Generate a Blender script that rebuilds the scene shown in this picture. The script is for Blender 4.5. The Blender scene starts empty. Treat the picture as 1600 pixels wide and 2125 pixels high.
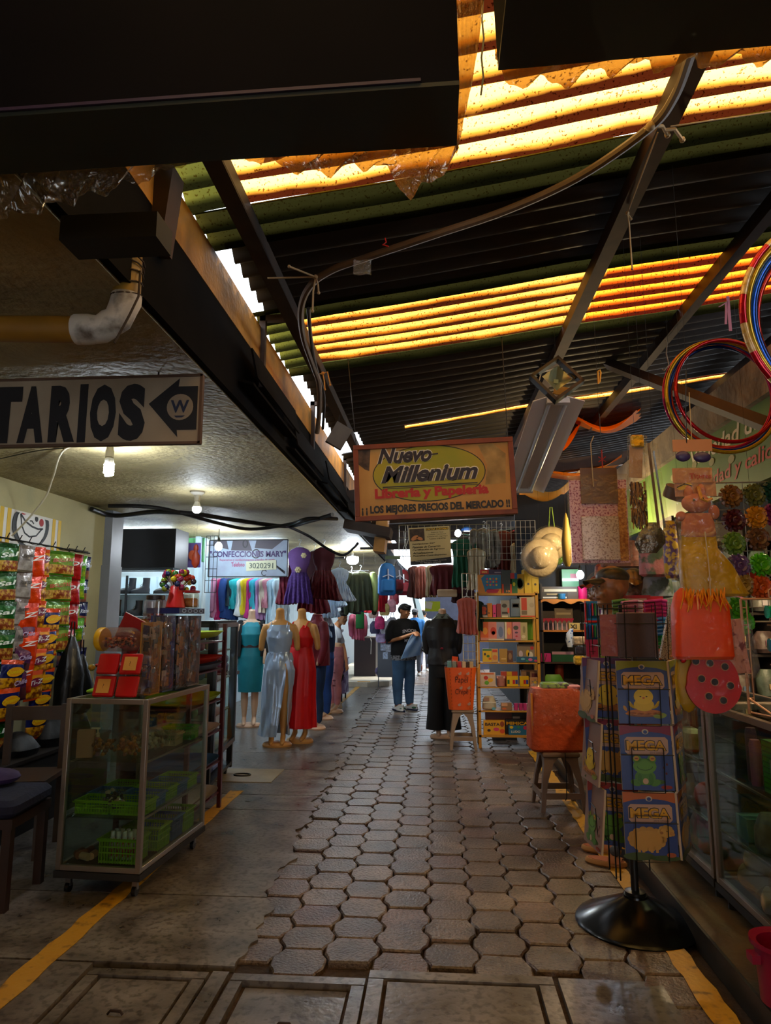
import bpy, math, random
from mathutils import Vector, Matrix, Euler
random.seed(7)
PI=math.pi
SC=bpy.context.scene; COL=SC.collection
# ---------------------------------------------------------------- camera
FPX=1400.0; CX,CY=800.0,1062.5; EYE=1.5
pitch=math.atan(216.5/FPX); yaw=math.atan(106/FPX*math.cos(pitch))
cam=bpy.data.cameras.new('camera'); co=bpy.data.objects.new('camera',cam); COL.objects.link(co); SC.camera=co
co.location=(0,0,EYE); co.rotation_euler=(PI/2+pitch,0,yaw)
cam.sensor_fit='VERTICAL'; cam.sensor_height=36.0; cam.lens=36.0*FPX/2125.0; cam.clip_start=0.02; cam.clip_end=300
# ---------------------------------------------------------------- world, sun, exposure
SC.view_settings.view_transform='Standard'; SC.view_settings.look='None'; SC.view_settings.gamma=1; SC.view_settings.exposure=0.62
SC.cycles.use_denoising=True; SC.cycles.max_bounces=8; SC.cycles.transparent_max_bounces=24; SC.cycles.diffuse_bounces=4; SC.cycles.glossy_bounces=3; SC.cycles.transmission_bounces=5
SC.cycles.caustics_reflective=False; SC.cycles.caustics_refractive=False; SC.cycles.sample_clamp_indirect=6.0
W=bpy.data.worlds.new('sky'); SC.world=W; W.use_nodes=True
wb=W.node_tree.nodes['Background']; wb.inputs[0].default_value=(0.80,0.90,1.0,1); wb.inputs[1].default_value=3.6
sl=bpy.data.lights.new('sun','SUN'); so=bpy.data.objects.new('sun',sl); COL.objects.link(so)
sl.energy=2.0; sl.angle=math.radians(1.0); sl.color=(1.0,0.93,0.82); so.rotation_euler=(math.radians(-10),math.radians(22),0); so.location=(0,2,9)
# ---------------------------------------------------------------- view helpers (a photo position plus a distance gives a point in the place)
_f=Vector((-math.sin(yaw)*math.cos(pitch),math.cos(yaw)*math.cos(pitch),math.sin(pitch)))
_r=Vector((math.cos(yaw),math.sin(yaw),0)); _u=_r.cross(_f); _C=Vector((0,0,EYE))
def ray(x,y): return _f+_r*((x-CX)/FPX)+_u*((CY-y)/FPX)
def PY(x,y,Y): d=ray(x,y); return _C+d*(Y/d.y)
def PX(x,y,X): d=ray(x,y); return _C+d*(X/d.x)
def PZ(x,y,Z=0.0): d=ray(x,y); return _C+d*((Z-EYE)/d.z)
# ---------------------------------------------------------------- materials
def lin(c):
    if isinstance(c,str):
        c=c.lstrip('#'); c=c if len(c)==6 else ''.join(k*2 for k in c); c=[int(c[i:i+2],16)/255 for i in (0,2,4)]
        c=[x/12.92 if x<=0.04045 else ((x+0.055)/1.055)**2.4 for x in c]
    return (c[0],c[1],c[2],1)
_mats={}
def mat(col,rough=0.6,metal=0.0,var=0.0,scale=6.0,bump=0.0,bscale=40.0,col2=None,emit=0.0,spec=0.5,coat=0.0,name=None,sheen=0.0,stretch=None,thresh=None,transl=0.0):
    key=(str(col),rough,metal,var,scale,bump,bscale,str(col2),emit,spec,coat,sheen,str(stretch),str(thresh),transl)
    if key in _mats: return _mats[key]
    m=bpy.data.materials.new(name or 'surface'); m.use_nodes=True; nt=m.node_tree; N=nt.nodes; L=nt.links
    b=N['Principled BSDF']; b.inputs['Base Color'].default_value=lin(col); b.inputs['Roughness'].default_value=rough
    b.inputs['Metallic'].default_value=metal; b.inputs['Specular IOR Level'].default_value=spec; b.inputs['Coat Weight'].default_value=coat
    if sheen: b.inputs['Sheen Weight'].default_value=sheen
    tc=None
    if var or bump or col2:
        tc=N.new('ShaderNodeTexCoord'); mp=N.new('ShaderNodeMapping'); L.new(tc.outputs['Object'],mp.inputs[0])
        if stretch: mp.inputs['Scale'].default_value=stretch
    if var or col2:
        no=N.new('ShaderNodeTexNoise'); no.inputs['Scale'].default_value=scale; no.inputs['Detail'].default_value=6; L.new(mp.outputs[0],no.inputs['Vector'])
        cr=N.new('ShaderNodeValToRGB'); L.new(no.outputs[0],cr.inputs[0])
        a,bb=thresh or (0.36,0.64)
        cr.color_ramp.elements[0].position=a; cr.color_ramp.elements[1].position=bb
        c=lin(col)
        if col2: cr.color_ramp.elements[0].color=lin(col2); cr.color_ramp.elements[1].color=c
        else:
            cr.color_ramp.elements[0].color=tuple(max(0,x*(1-var)) for x in c[:3])+(1,); cr.color_ramp.elements[1].color=tuple(min(1,x*(1+var)) for x in c[:3])+(1,)
        L.new(cr.outputs[0],b.inputs['Base Color'])
    if bump:
        n2=N.new('ShaderNodeTexNoise'); n2.inputs['Scale'].default_value=bscale; n2.inputs['Detail'].default_value=4; L.new(mp.outputs[0],n2.inputs['Vector'])
        bp=N.new('ShaderNodeBump'); bp.inputs['Strength'].default_value=bump; bp.inputs['Distance'].default_value=0.02; L.new(n2.outputs[0],bp.inputs['Height']); L.new(bp.outputs[0],b.inputs['Normal'])
    if emit:
        b.inputs['Emission Color'].default_value=lin(col); b.inputs['Emission Strength'].default_value=emit
    if transl:
        tr=N.new('ShaderNodeBsdfTranslucent'); tr.inputs[0].default_value=lin(col); mx=N.new('ShaderNodeMixShader'); mx.inputs[0].default_value=transl
        o=N['Material Output']; L.new(b.outputs[0],mx.inputs[1]); L.new(tr.outputs[0],mx.inputs[2]); L.new(mx.outputs[0],o.inputs[0])
    _mats[key]=m; return m
def glass(tint='#dfeee8',fac=0.10,rough=0.03,name='glass',bump=0.0,bscale=12.0,haze=0.0,hazecol='#ffffff'):
    key=('glass',tint,fac,rough,bump,bscale,haze,hazecol)
    if key in _mats: return _mats[key]
    m=bpy.data.materials.new(name); m.use_nodes=True; nt=m.node_tree; N=nt.nodes; L=nt.links; N.remove(N['Principled BSDF']); o=N['Material Output']
    t=N.new('ShaderNodeBsdfTransparent'); t.inputs[0].default_value=lin(tint)
    g=N.new('ShaderNodeBsdfGlossy'); g.inputs['Roughness'].default_value=rough
    lw=N.new('ShaderNodeLayerWeight'); lw.inputs['Blend'].default_value=0.35
    mt=N.new('ShaderNodeMath'); mt.operation='MULTIPLY_ADD'; L.new(lw.outputs['Facing'],mt.inputs[0]); mt.inputs[1].default_value=0.16 if name!='clear_wrap' else 0.12; mt.inputs[2].default_value=fac
    mx=N.new('ShaderNodeMixShader'); L.new(mt.outputs[0],mx.inputs[0]); L.new(t.outputs[0],mx.inputs[1]); L.new(g.outputs[0],mx.inputs[2])
    out=mx
    if haze:
        d=N.new('ShaderNodeBsdfTranslucent'); d.inputs[0].default_value=lin(hazecol); d2=N.new('ShaderNodeBsdfDiffuse'); d2.inputs[0].default_value=lin(hazecol)
        m0=N.new('ShaderNodeMixShader'); m0.inputs[0].default_value=0.5; L.new(d.outputs[0],m0.inputs[1]); L.new(d2.outputs[0],m0.inputs[2])
        m2=N.new('ShaderNodeMixShader'); m2.inputs[0].default_value=haze; L.new(mx.outputs[0],m2.inputs[1]); L.new(m0.outputs[0],m2.inputs[2]); out=m2
    L.new(out.outputs[0],o.inputs[0])
    if bump:
        tc=N.new('ShaderNodeTexCoord'); n2=N.new('ShaderNodeTexNoise'); n2.inputs['Scale'].default_value=bscale; n2.inputs['Detail'].default_value=3; n2.inputs['Distortion'].default_value=1.2
        L.new(tc.outputs['Object'],n2.inputs['Vector']); bp=N.new('ShaderNodeBump'); bp.inputs['Strength'].default_value=bump; bp.inputs['Distance'].default_value=0.05
        L.new(n2.outputs[0],bp.inputs['Height']); L.new(bp.outputs[0],g.inputs['Normal'])
    _mats[key]=m; return m
def wrap(tint='#f4f4f0',haze=0.06,bscale=22.0,bump=0.9,fac=0.16): return glass('#fbfbf8',fac*.35,0.10,'clear_wrap',bump,bscale,haze*.22)
def emis(col,s):
    key=('em',col,s)
    if key in _mats: return _mats[key]
    m=bpy.data.materials.new('lamp_glow'); m.use_nodes=True; nt=m.node_tree; N=nt.nodes; N.remove(N['Principled BSDF'])
    e=N.new('ShaderNodeEmission'); e.inputs[0].default_value=lin(col); e.inputs[1].default_value=s; nt.links.new(e.outputs[0],N['Material Output'].inputs[0]); _mats[key]=m; return m
# ---------------------------------------------------------------- mesh builder
_txt={}
def text_geo(s,shear=0.0,bold=0.0,space=1.0):
    k=(s,shear,bold,space)
    if k in _txt: return _txt[k]
    cu=bpy.data.curves.new('t','FONT'); cu.body=s; cu.size=1.0; cu.shear=shear; cu.offset=bold; cu.space_character=space; cu.resolution_u=3; cu.fill_mode='FRONT'
    ob=bpy.data.objects.new('t',cu); COL.objects.link(ob); dg=bpy.context.evaluated_depsgraph_get(); ev=ob.evaluated_get(dg); me=ev.to_mesh()
    V=[(v.co.x,v.co.y) for v in me.vertices]; Fc=[tuple(p.vertices) for p in me.polygons]; ev.to_mesh_clear()
    bpy.data.objects.remove(ob); bpy.data.curves.remove(cu)
    if V:
        x0=min(v[0] for v in V);x1=max(v[0] for v in V);y0=min(v[1] for v in V);y1=max(v[1] for v in V)
        V=[((x-x0),(y-y0)) for x,y in V]; dims=(x1-x0,y1-y0)
    else: dims=(1,1)
    _txt[k]=(V,Fc,dims); return _txt[k]
class MB:
    def __init__(s): s.V=[];s.F=[];s.I=[];s.mats=[];s.m=0
    def use(s,m):
        if m not in s.mats: s.mats.append(m)
        s.m=s.mats.index(m); return s
    def add(s,vs,fs):
        o=len(s.V); s.V.extend([tuple(v) for v in vs]); s.F.extend([tuple(i+o for i in f) for f in fs]); s.I.extend([s.m]*len(fs)); return s
    def box(s,c,d,rot=(0,0,0),taper=1.0):
        R=Euler(rot).to_matrix(); c=Vector(c); vs=[]
        for z in (-.5,.5):
            k=taper if z>0 else 1.0
            for x,y in ((-.5,-.5),(.5,-.5),(.5,.5),(-.5,.5)): vs.append(c+R@Vector((x*d[0]*k,y*d[1]*k,z*d[2])))
        return s.add(vs,[(0,3,2,1),(4,5,6,7),(0,1,5,4),(1,2,6,5),(2,3,7,6),(3,0,4,7)])
    def rbox(s,c,d,r=0.01,rot=(0,0,0),n=2):     # box with rounded vertical edges, chamfered top and bottom
        R=Euler(rot).to_matrix(); c=Vector(c); hx,hy,hz=d[0]/2,d[1]/2,d[2]/2; r=min(r,hx*.99,hy*.99,hz*.99); ring=[]
        for sx,sy,a0 in ((1,1,0),(-1,1,90),(-1,-1,180),(1,-1,270)):
            for i in range(n+1):
                a=math.radians(a0+90*i/n); ring.append((sx*(hx-r),sy*(hy-r),math.cos(a),math.sin(a)))
        vs=[];k=len(ring)
        for z,q in ((-hz,0.35),(-hz+r*.6,1),(hz-r*.6,1),(hz,0.35)):
            for x,y,cx,cy in ring: vs.append(c+R@Vector((x+cx*r*q,y+cy*r*q,z)))
        fs=[tuple(range(k-1,-1,-1)),tuple(range(3*k,4*k))]
        for j in range(3):
            for i in range(k): fs.append((j*k+i,j*k+(i+1)%k,(j+1)*k+(i+1)%k,(j+1)*k+i))
        return s.add(vs,fs)
    def tube(s,pts,r,n=8,closed=False,caps=True,flat=1.0):
        P=[Vector(p) for p in pts]; m=len(P); rr=r if isinstance(r,(list,tuple)) else [r]*m; vs=[];fs=[]
        t=(P[1]-P[0]).normalized(); a=Vector((0,0,1)) if abs(t.z)<.9 else Vector((1,0,0)); nrm=t.cross(a).normalized()
        for i in range(m):
            if closed: t=(P[(i+1)%m]-P[i-1])
            else: t=P[min(i+1,m-1)]-P[max(i-1,0)]
            if t.length<1e-9: t=Vector((0,0,1))
            t.normalize(); nrm=(nrm-t*nrm.dot(t))
            if nrm.length<1e-6: nrm=t.orthogonal()
            nrm.normalize(); b=t.cross(nrm)
            for k in range(n):
                an=2*PI*k/n; vs.append(P[i]+(nrm*math.cos(an)+b*math.sin(an)*flat)*rr[i])
        for i in range(m if closed else m-1):
            j=(i+1)%m
            for k in range(n): fs.append((i*n+k,i*n+(k+1)%n,j*n+(k+1)%n,j*n+k))
        if caps and not closed: fs.append(tuple(range(n-1,-1,-1))); fs.append(tuple((m-1)*n+k for k in range(n)))
        return s.add(vs,fs)
    def cyl(s,p0,p1,r0,r1=None,n=14): return s.tube([p0,p1],[r0,r0 if r1 is None else r1],n)
    def limb(s,pts,rad,n=12):                    # tapered limb with rounded ends
        P=[Vector(p) for p in pts]; r=list(rad); d0=(P[0]-P[1]).normalized(); d1=(P[-1]-P[-2]).normalized()
        Q=[P[0]+d0*r[0]*.9,P[0]+d0*r[0]*.6]+P+[P[-1]+d1*r[-1]*.6,P[-1]+d1*r[-1]*.9]; R=[r[0]*.25,r[0]*.75]+r+[r[-1]*.75,r[-1]*.25]
        return s.tube(Q,R,n)
    def lathe(s,prof,c=(0,0,0),n=20,ax='z',caps=True):
        c=Vector(c); vs=[];fs=[]
        for r,z in prof:
            for k in range(n):
                a=2*PI*k/n; x,y=r*math.cos(a),r*math.sin(a)
                v=Vector((x,y,z)) if ax=='z' else (Vector((z,x,y)) if ax=='x' else Vector((y,z,x))); vs.append(c+v)
        for i in range(len(prof)-1):
            for k in range(n): fs.append((i*n+k,i*n+(k+1)%n,(i+1)*n+(k+1)%n,(i+1)*n+k))
        if caps: fs.append(tuple(range(n-1,-1,-1))); fs.append(tuple((len(prof)-1)*n+k for k in range(n)))
        return s.add(vs,fs)
    def loft(s,secs,n=24,caps=True,fold=None,pw=2.0):   # secs: (cx,cy,z,rx,ry); fold(i,a)->radius factor; pw>2 squarer
        vs=[];fs=[]
        for i,(cx,cy,z,rx,ry) in enumerate(secs):
            for k in range(n):
                a=2*PI*k/n; f=fold(i,a) if fold else 1.0; ca,sa=math.cos(a),math.sin(a)
                vs.append((cx+math.copysign(abs(ca)**(2/pw),ca)*rx*f,cy+math.copysign(abs(sa)**(2/pw),sa)*ry*f,z))
        for i in range(len(secs)-1):
            for k in range(n): fs.append((i*n+k,i*n+(k+1)%n,(i+1)*n+(k+1)%n,(i+1)*n+k))
        if caps: fs.append(tuple(range(n-1,-1,-1))); fs.append(tuple((len(secs)-1)*n+k for k in range(n)))
        return s.add(vs,fs)
    def ell(s,c,r,n=12,m=8,rot=(0,0,0)):
        if not isinstance(r,(list,tuple)): r=(r,r,r)
        R=Euler(rot).to_matrix(); c=Vector(c); vs=[c+R@Vector((0,0,-r[2]))];fs=[]
        for j in range(1,m):
            t=PI*j/m-PI/2
            for k in range(n):
                a=2*PI*k/n; vs.append(c+R@Vector((r[0]*math.cos(t)*math.cos(a),r[1]*math.cos(t)*math.sin(a),r[2]*math.sin(t))))
        vs.append(c+R@Vector((0,0,r[2]))); e=len(vs)-1
        for k in range(n): fs.append((0,1+(k+1)%n,1+k)); fs.append((e,e-n+k,e-n+(k+1)%n))
        for j in range(m-2):
            for k in range(n): fs.append((1+j*n+k,1+j*n+(k+1)%n,1+(j+1)*n+(k+1)%n,1+(j+1)*n+k))
        return s.add(vs,fs)
    def prism(s,poly,o,ux,uy,depth=0.002):       # planar outline thickened along its normal ux x uy
        o=Vector(o);ux=Vector(ux);uy=Vector(uy);nn=ux.cross(uy).normalized()*depth; A=[o+ux*x+uy*y for x,y in poly]; k=len(A)
        fs=[tuple(range(k-1,-1,-1)),tuple(range(k,2*k))]+[(i,(i+1)%k,k+(i+1)%k,k+i) for i in range(k)]
        return s.add(A+[a+nn for a in A],fs)
    def disc(s,cx,cy,rx,ry,o,ux,uy,depth=0.002,n=20,a0=0,a1=2*PI,rot=0):
        full=abs(a1-a0-2*PI)<1e-6; p=[]
        for i in range(n if full else n+1):
            a=a0+(a1-a0)*i/n; x,y=rx*math.cos(a),ry*math.sin(a); p.append((cx+x*math.cos(rot)-y*math.sin(rot),cy+x*math.sin(rot)+y*math.cos(rot)))
        return s.prism(p,o,ux,uy,depth)
    def line(s,pts,w,o,ux,uy,depth=0.002,closed=False):
        n=len(pts)
        for i in range(n if closed else n-1):
            (x0,y0),(x1,y1)=pts[i],pts[(i+1)%n]; dx,dy=x1-x0,y1-y0; l=math.hypot(dx,dy) or 1; px,py=-dy/l*w/2,dx/l*w/2
            s.prism([(x0-px,y0-py),(x1-px,y1-py),(x1+px,y1+py),(x0+px,y0+py)],o,ux,uy,depth)
        return s
    def ring(s,cx,cy,rx,ry,w,o,ux,uy,depth=0.002,n=28,a0=0,a1=2*PI):
        full=abs(a1-a0-2*PI)<1e-6
        pts=[(cx+rx*math.cos(a0+(a1-a0)*i/n),cy+ry*math.sin(a0+(a1-a0)*i/n)) for i in range(n if full else n+1)]
        return s.line(pts,w,o,ux,uy,depth,full)
    def text(s,t,o,ux,uy,h,w=None,shear=0.0,bold=0.0,off=0.0015,center=False,space=1.0,arc=0.0):
        V,Fc,(dw,dh)=text_geo(t,shear,bold,space); o=Vector(o);ux=Vector(ux).normalized();uy=Vector(uy).normalized();nn=ux.cross(uy)*off
        ky=h/dh; kx=(w/dw) if w else ky; cxo=-dw*kx/2 if center else 0
        return s.add([o+nn+ux*(x*kx+cxo)+uy*(y*ky-arc*((x/dw-.5)**2*4)) for x,y in V],Fc)
    def grid(s,fn,nu,nv,closed_u=False):
        vs=[fn(i/nu,j/nv) for j in range(nv+1) for i in range(nu+(0 if closed_u else 1))]; w=nu if closed_u else nu+1
        fs=[(j*w+i,j*w+(i+1)%w,(j+1)*w+(i+1)%w,(j+1)*w+i) for j in range(nv) for i in range(nu)]
        return s.add(vs,fs)
    def slab(s,fn,nu,nv,t):                      # grid surface with thickness t along +y, closed edge
        a=[Vector(fn(i/nu,j/nv)) for j in range(nv+1) for i in range(nu+1)]; w=nu+1; n=len(a)
        b=[v+Vector((0,t,0)) for v in a]; fs=[]
        for j in range(nv):
            for i in range(nu):
                q=(j*w+i,j*w+i+1,(j+1)*w+i+1,(j+1)*w+i); fs.append(q); fs.append(tuple(n+k for k in reversed(q)))
        e=[i for i in range(w)]+[j*w+nu for j in range(1,nv+1)]+[nv*w+i for i in range(nu-1,-1,-1)]+[j*w for j in range(nv-1,0,-1)]
        for i in range(len(e)): p,q=e[i],e[(i+1)%len(e)]; fs.append((q,p,n+p,n+q))
        return s.add(a+b,fs)
    def build(s,name,parent=None,m=None,smooth=35,label=None,bevel=0,mods=None):
        me=bpy.data.meshes.new(name); me.from_pydata(s.V,[],s.F)
        for mm in (s.mats or [m or mat('#888888')]): me.materials.append(mm)
        if len(s.mats)>1: me.polygons.foreach_set('material_index',s.I)
        if smooth:
            me.polygons.foreach_set('use_smooth',[True]*len(me.polygons)); me.set_sharp_from_angle(angle=math.radians(smooth))
        me.update(); ob=bpy.data.objects.new(name,me); COL.objects.link(ob)
        if parent: ob.parent=parent
        if label: ob['label']=label
        if bevel: b=ob.modifiers.new('bevel','BEVEL'); b.width=bevel; b.segments=2; b.limit_method='ANGLE'
        return ob
def B(m): return MB().use(m)
def thing(name,label,cat,loc=(0,0,0),rz=0,group=None,rx=0,ry=0):
    o=bpy.data.objects.new(name,None); COL.objects.link(o); o.location=loc; o.rotation_euler=(rx,ry,rz); o.empty_display_size=0.05
    o['label']=label; o['category']=cat
    if group: o['group']=group
    return o
def tag(o,label,cat,group=None,kind=None,loc=None,rz=None):
    if label: o['label']=label
    if cat: o['category']=cat
    if group: o['group']=group
    if kind: o['kind']=kind
    if loc is not None: o.location=loc
    if rz is not None: o.rotation_euler=(0,0,rz)
    return o
def struct(o): o['kind']='structure'; return o
def dup(root,loc=None,rz=None,label=None,group=None,scale=None):
    r=root.copy(); COL.objects.link(r)
    if loc is not None: r.location=loc
    if rz is not None: r.rotation_euler=(r.rotation_euler[0],r.rotation_euler[1],rz)
    if label: r['label']=label
    if group: r['group']=group
    if scale: r.scale=scale
    for ch in list(root.children):
        c=ch.copy(); COL.objects.link(c); c.parent=r
        for g in list(ch.children): d=g.copy(); COL.objects.link(d); d.parent=c
    return r
X3=Vector((1,0,0));Y3=Vector((0,1,0));Z3=Vector((0,0,1))
def lerp(a,b,t): return a+(b-a)*t
def rnd(a,b): return random.uniform(a,b)
# ================================================================ STRUCTURE
def per_island(cols,rough=(0.35,0.6),bump=0.5,bscale=60,grime='#2a1c12',name='pavers'):
    m=bpy.data.materials.new(name); m.use_nodes=True; nt=m.node_tree; N=nt.nodes; L=nt.links; b=N['Principled BSDF']
    g=N.new('ShaderNodeNewGeometry'); cr=N.new('ShaderNodeValToRGB'); L.new(g.outputs['Random Per Island'],cr.inputs[0])
    e=cr.color_ramp.elements; e[0].color=lin(cols[0]); e[1].color=lin(cols[-1])
    for i,c in enumerate(cols[1:-1]): k=e.new((i+1)/(len(cols)-1)); k.color=lin(c)
    tc=N.new('ShaderNodeTexCoord'); no=N.new('ShaderNodeTexNoise'); no.inputs['Scale'].default_value=5; no.inputs['Detail'].default_value=8; L.new(tc.outputs['Object'],no.inputs['Vector'])
    r2=N.new('ShaderNodeValToRGB'); r2.color_ramp.elements[0].position=.35; r2.color_ramp.elements[1].position=.7; r2.color_ramp.elements[0].color=(.45,.42,.40,1); r2.color_ramp.elements[1].color=(1.15,1.12,1.1,1); L.new(no.outputs[0],r2.inputs[0])
    mx=N.new('ShaderNodeMix'); mx.data_type='RGBA'; mx.blend_type='MULTIPLY'; mx.inputs[0].default_value=1; L.new(cr.outputs[0],mx.inputs[6]); L.new(r2.outputs[0],mx.inputs[7]); 
    n3=N.new('ShaderNodeTexNoise'); n3.inputs['Scale'].default_value=bscale; n3.inputs['Detail'].default_value=4; L.new(tc.outputs['Object'],n3.inputs['Vector'])
    r3=N.new('ShaderNodeValToRGB'); r3.color_ramp.elements[0].position=.38; r3.color_ramp.elements[1].position=.5; r3.color_ramp.elements[0].color=(.35,.3,.28,1); r3.color_ramp.elements[1].color=(1,1,1,1); L.new(n3.outputs[0],r3.inputs[0])
    mx2=N.new('ShaderNodeMix'); mx2.data_type='RGBA'; mx2.blend_type='MULTIPLY'; mx2.inputs[0].default_value=.75; L.new(mx.outputs[2],mx2.inputs[6]); L.new(r3.outputs[0],mx2.inputs[7]); L.new(mx2.outputs[2],b.inputs['Base Color'])
    mr=N.new('ShaderNodeMapRange'); mr.inputs['To Min'].default_value=rough[0]; mr.inputs['To Max'].default_value=rough[1]; L.new(no.outputs[0],mr.inputs[0]); L.new(mr.outputs[0],b.inputs['Roughness'])
    bp=N.new('ShaderNodeBump'); bp.inputs['Strength'].default_value=bump; bp.inputs['Distance'].default_value=.01; L.new(n3.outputs[0],bp.inputs['Height']); L.new(bp.outputs[0],b.inputs['Normal'])
    return m
M_pav=per_island(['#6b5d52','#7b6a5c','#6a5048','#857565','#74665a','#5e5048'],(.22,.5),.7,70)
M_con=per_island(['#736d68','#7d7771'],(.16,.5),.25,30,name='concrete')
M_dirt=mat('#3a2b20',0.9,var=.3,scale=9,bump=.6,bscale=30)
M_yel=mat('#c08c14',0.55,col2='#6a4c14',scale=14,bump=.2,thresh=(.3,.45))
# floor: bedding, pavers, concrete
def edgeX(Y):   # wandering edge between concrete and pavers
    if Y<3.1: b=-0.84
    elif Y<3.9: b=-.84-.10*(Y-3.1)
    else: b=-0.92-0.04*(Y-3.9)
    return max(b,-1.25)+.025*math.sin(Y*7.3)+.018*math.sin(Y*17+1)+.01*math.sin(Y*41)
fb=B(M_dirt); fb.box((0,18,-.075),(16,48,.1)); 
fb.use(M_pav)
pw,ph=.225,.235
rr=random.Random(3)
for i in range(-6,7):
    x=i*pw+.05
    for j in range(0,118):
        y=1.2+j*ph+(ph/2 if i%2 else 0)
        if x+pw*.5<edgeX(y) or x+pw*.3>1.17 and y<7: continue
        if y<(3.17 if x>-.35 and x<.92 else 3.10 if x<=-.35 else 2.76): continue
        dz=rr.uniform(-.006,.004)-(.007 if x-pw*.5<edgeX(y) else 0); tx,ty=rr.uniform(-.02,.02),rr.uniform(-.02,.02); g=.006
        hw0,hw1,hh=pw/2-.022-g/2,pw/2+.014-g/2,ph/2-g/2
        k=[(-hw0*1.02,-hh),(hw0*1.02,-hh),(hw0+.012,-hh*.72),(hw1,-hh*.34),(hw1,hh*.34),(hw0+.012,hh*.72),(hw0*1.02,hh),(-hw0*1.02,hh),(-hw0-.012,hh*.72),(-hw1,hh*.34),(-hw1,-hh*.34),(-hw0-.012,-hh*.72)]
        k=[(px+rr.uniform(-.003,.003),py+rr.uniform(-.003,.003)) for px,py in k]; n=len(k)
        vs=[(x+px,y+py,-.03) for px,py in k]+[(x+px*.985,y+py*.985,-.007+dz+px*tx+py*ty) for px,py in k]+[(x+px*.93,y+py*.93,dz+px*tx+py*ty) for px,py in k]
        fs=[(q*n+a,q*n+(a+1)%n,(q+1)*n+(a+1)%n,(q+1)*n+a) for q in range(2) for a in range(n)]+[tuple(2*n+a for a in range(n))]
        fb.add(vs,fs)
fb.use(M_con)
def cslab(poly,z=0.0,t=.05): fb.prism(poly,(0,0,z-t),X3,Y3,t)
def cedge(y0,y1,xl,step=.035,gap=.012):
    n=max(2,int((y1-y0)/step)); pts=[(xl,y0+gap/2),(edgeX(y0)-.02,y0+gap/2)]
    for i in range(1,n): y=lerp(y0,y1,i/n); pts.append((edgeX(y)+rr.uniform(-.012,.006)*min(1,y/4),y))
    pts+=[(edgeX(y1)-.02,y1-gap/2),(xl,y1-gap/2)]; return pts
ys=[3.13,3.86,5.50,5.95,6.9,7.72,9.3,11.2,13.5,16.5,20,26,34]
for a,b in zip(ys,ys[1:]): cslab(cedge(a,b,-6.5 if b<7.9 else -6.5))
# foreground: inspection covers set in concrete kerbs
cslab([(-6.5,-3),(-1.52,-3),(-1.52,3.12),(-6.5,3.12)]); cslab([(-.97,1.2),(-.90,1.2),(-.90,3.09),(-.97,3.09)])
def frame(x0,x1,y0,y1,w=.07,sink=.0):
    for a,b,c,d in ((x0-w,x1+w,y1,y1+w),(x0-w,x0,y0,y1),(x1,x1+w,y0,y1)): cslab([(a+.004,c+.004),(b-.004,c+.004),(b-.004,d-.004),(a+.004,d-.004)],.002)
    cslab([(x0+.014,y0),(x1-.014,y0),(x1-.014,y1-.014),(x0+.014,y1-.014)],-sink)
frame(-1.44,-1.04,1.2,3.02,.06,.004); frame(-.82,-.37,1.2,3.02,.06,.018); frame(-.235,.40,1.2,3.08,.07,.003)
cslab([(.49,1.0),(.82,1.0),(.82,2.72),(.49,2.72)],-.002); cslab([(.49,2.74),(.91,2.74),(.91,3.14),(.49,3.14)],.001); cslab([(.84,1),(1.17,1),(1.17,2.7),(.84,2.7)],-.003)
# little handles in the covers
fb.use(mat('#3a2a20',.6,.6)); 
for x,y in ((-1.24,2.75),(-.58,2.72),(.10,2.7)):
    fb.tube([(x-.03,y,.0),(x-.02,y,.012),(x+.02,y,.012),(x+.03,y,.0)],.005,6)
fb.use(mat('#8a7a58',.5,var=.12,scale=4,bump=.2)); fb.prism([(-2.2,6.35),(-1.52,6.35),(-1.52,6.88),(-2.2,6.88)],(0,0,0),X3,Y3,.008)
fb.use(mat('#33302a',.5,.5)); fb.tube([(-1.86+.08*math.cos(a),6.6+.05*math.sin(a),.012) for a in [i*PI/6 for i in range(13)]],.008,6)
fb.use(M_yel)
def ystrip(x0,x1,y0,y1,z=.003,seg=.09,cut=()):
    n=int((y1-y0)/seg); L=[];R=[]
    for i in range(n+1):
        y=lerp(y0,y1,i/n); L.append((x0+rr.uniform(-.008,.008),y)); R.append((x1+rr.uniform(-.008,.008),y))
    for i in range(n): fb.prism([L[i],R[i],R[i+1],L[i+1]],(0,0,z-.001),X3,Y3,.002)
ystrip(-1.80,-1.69,1.0,6.05); ystrip(1.01,1.11,1.0,8.0,.006); ystrip(-1.75,-1.66,10.5,16)
floor=struct(fb.build('floor',smooth=30))
# right kerb and raised pavement
k=B(mat('#6a5330',0.55,col2='#2e2418',scale=3,bump=.3,bscale=25,thresh=(.3,.62))); k.box((4.0,2.8,.045),(5.62,11.6,.11))
k.use(mat('#2b2724',.5,var=.2)); k.box((1.184,2.8,.04),(.012,11.6,.115))
struct(k.build('kerb'))
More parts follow.
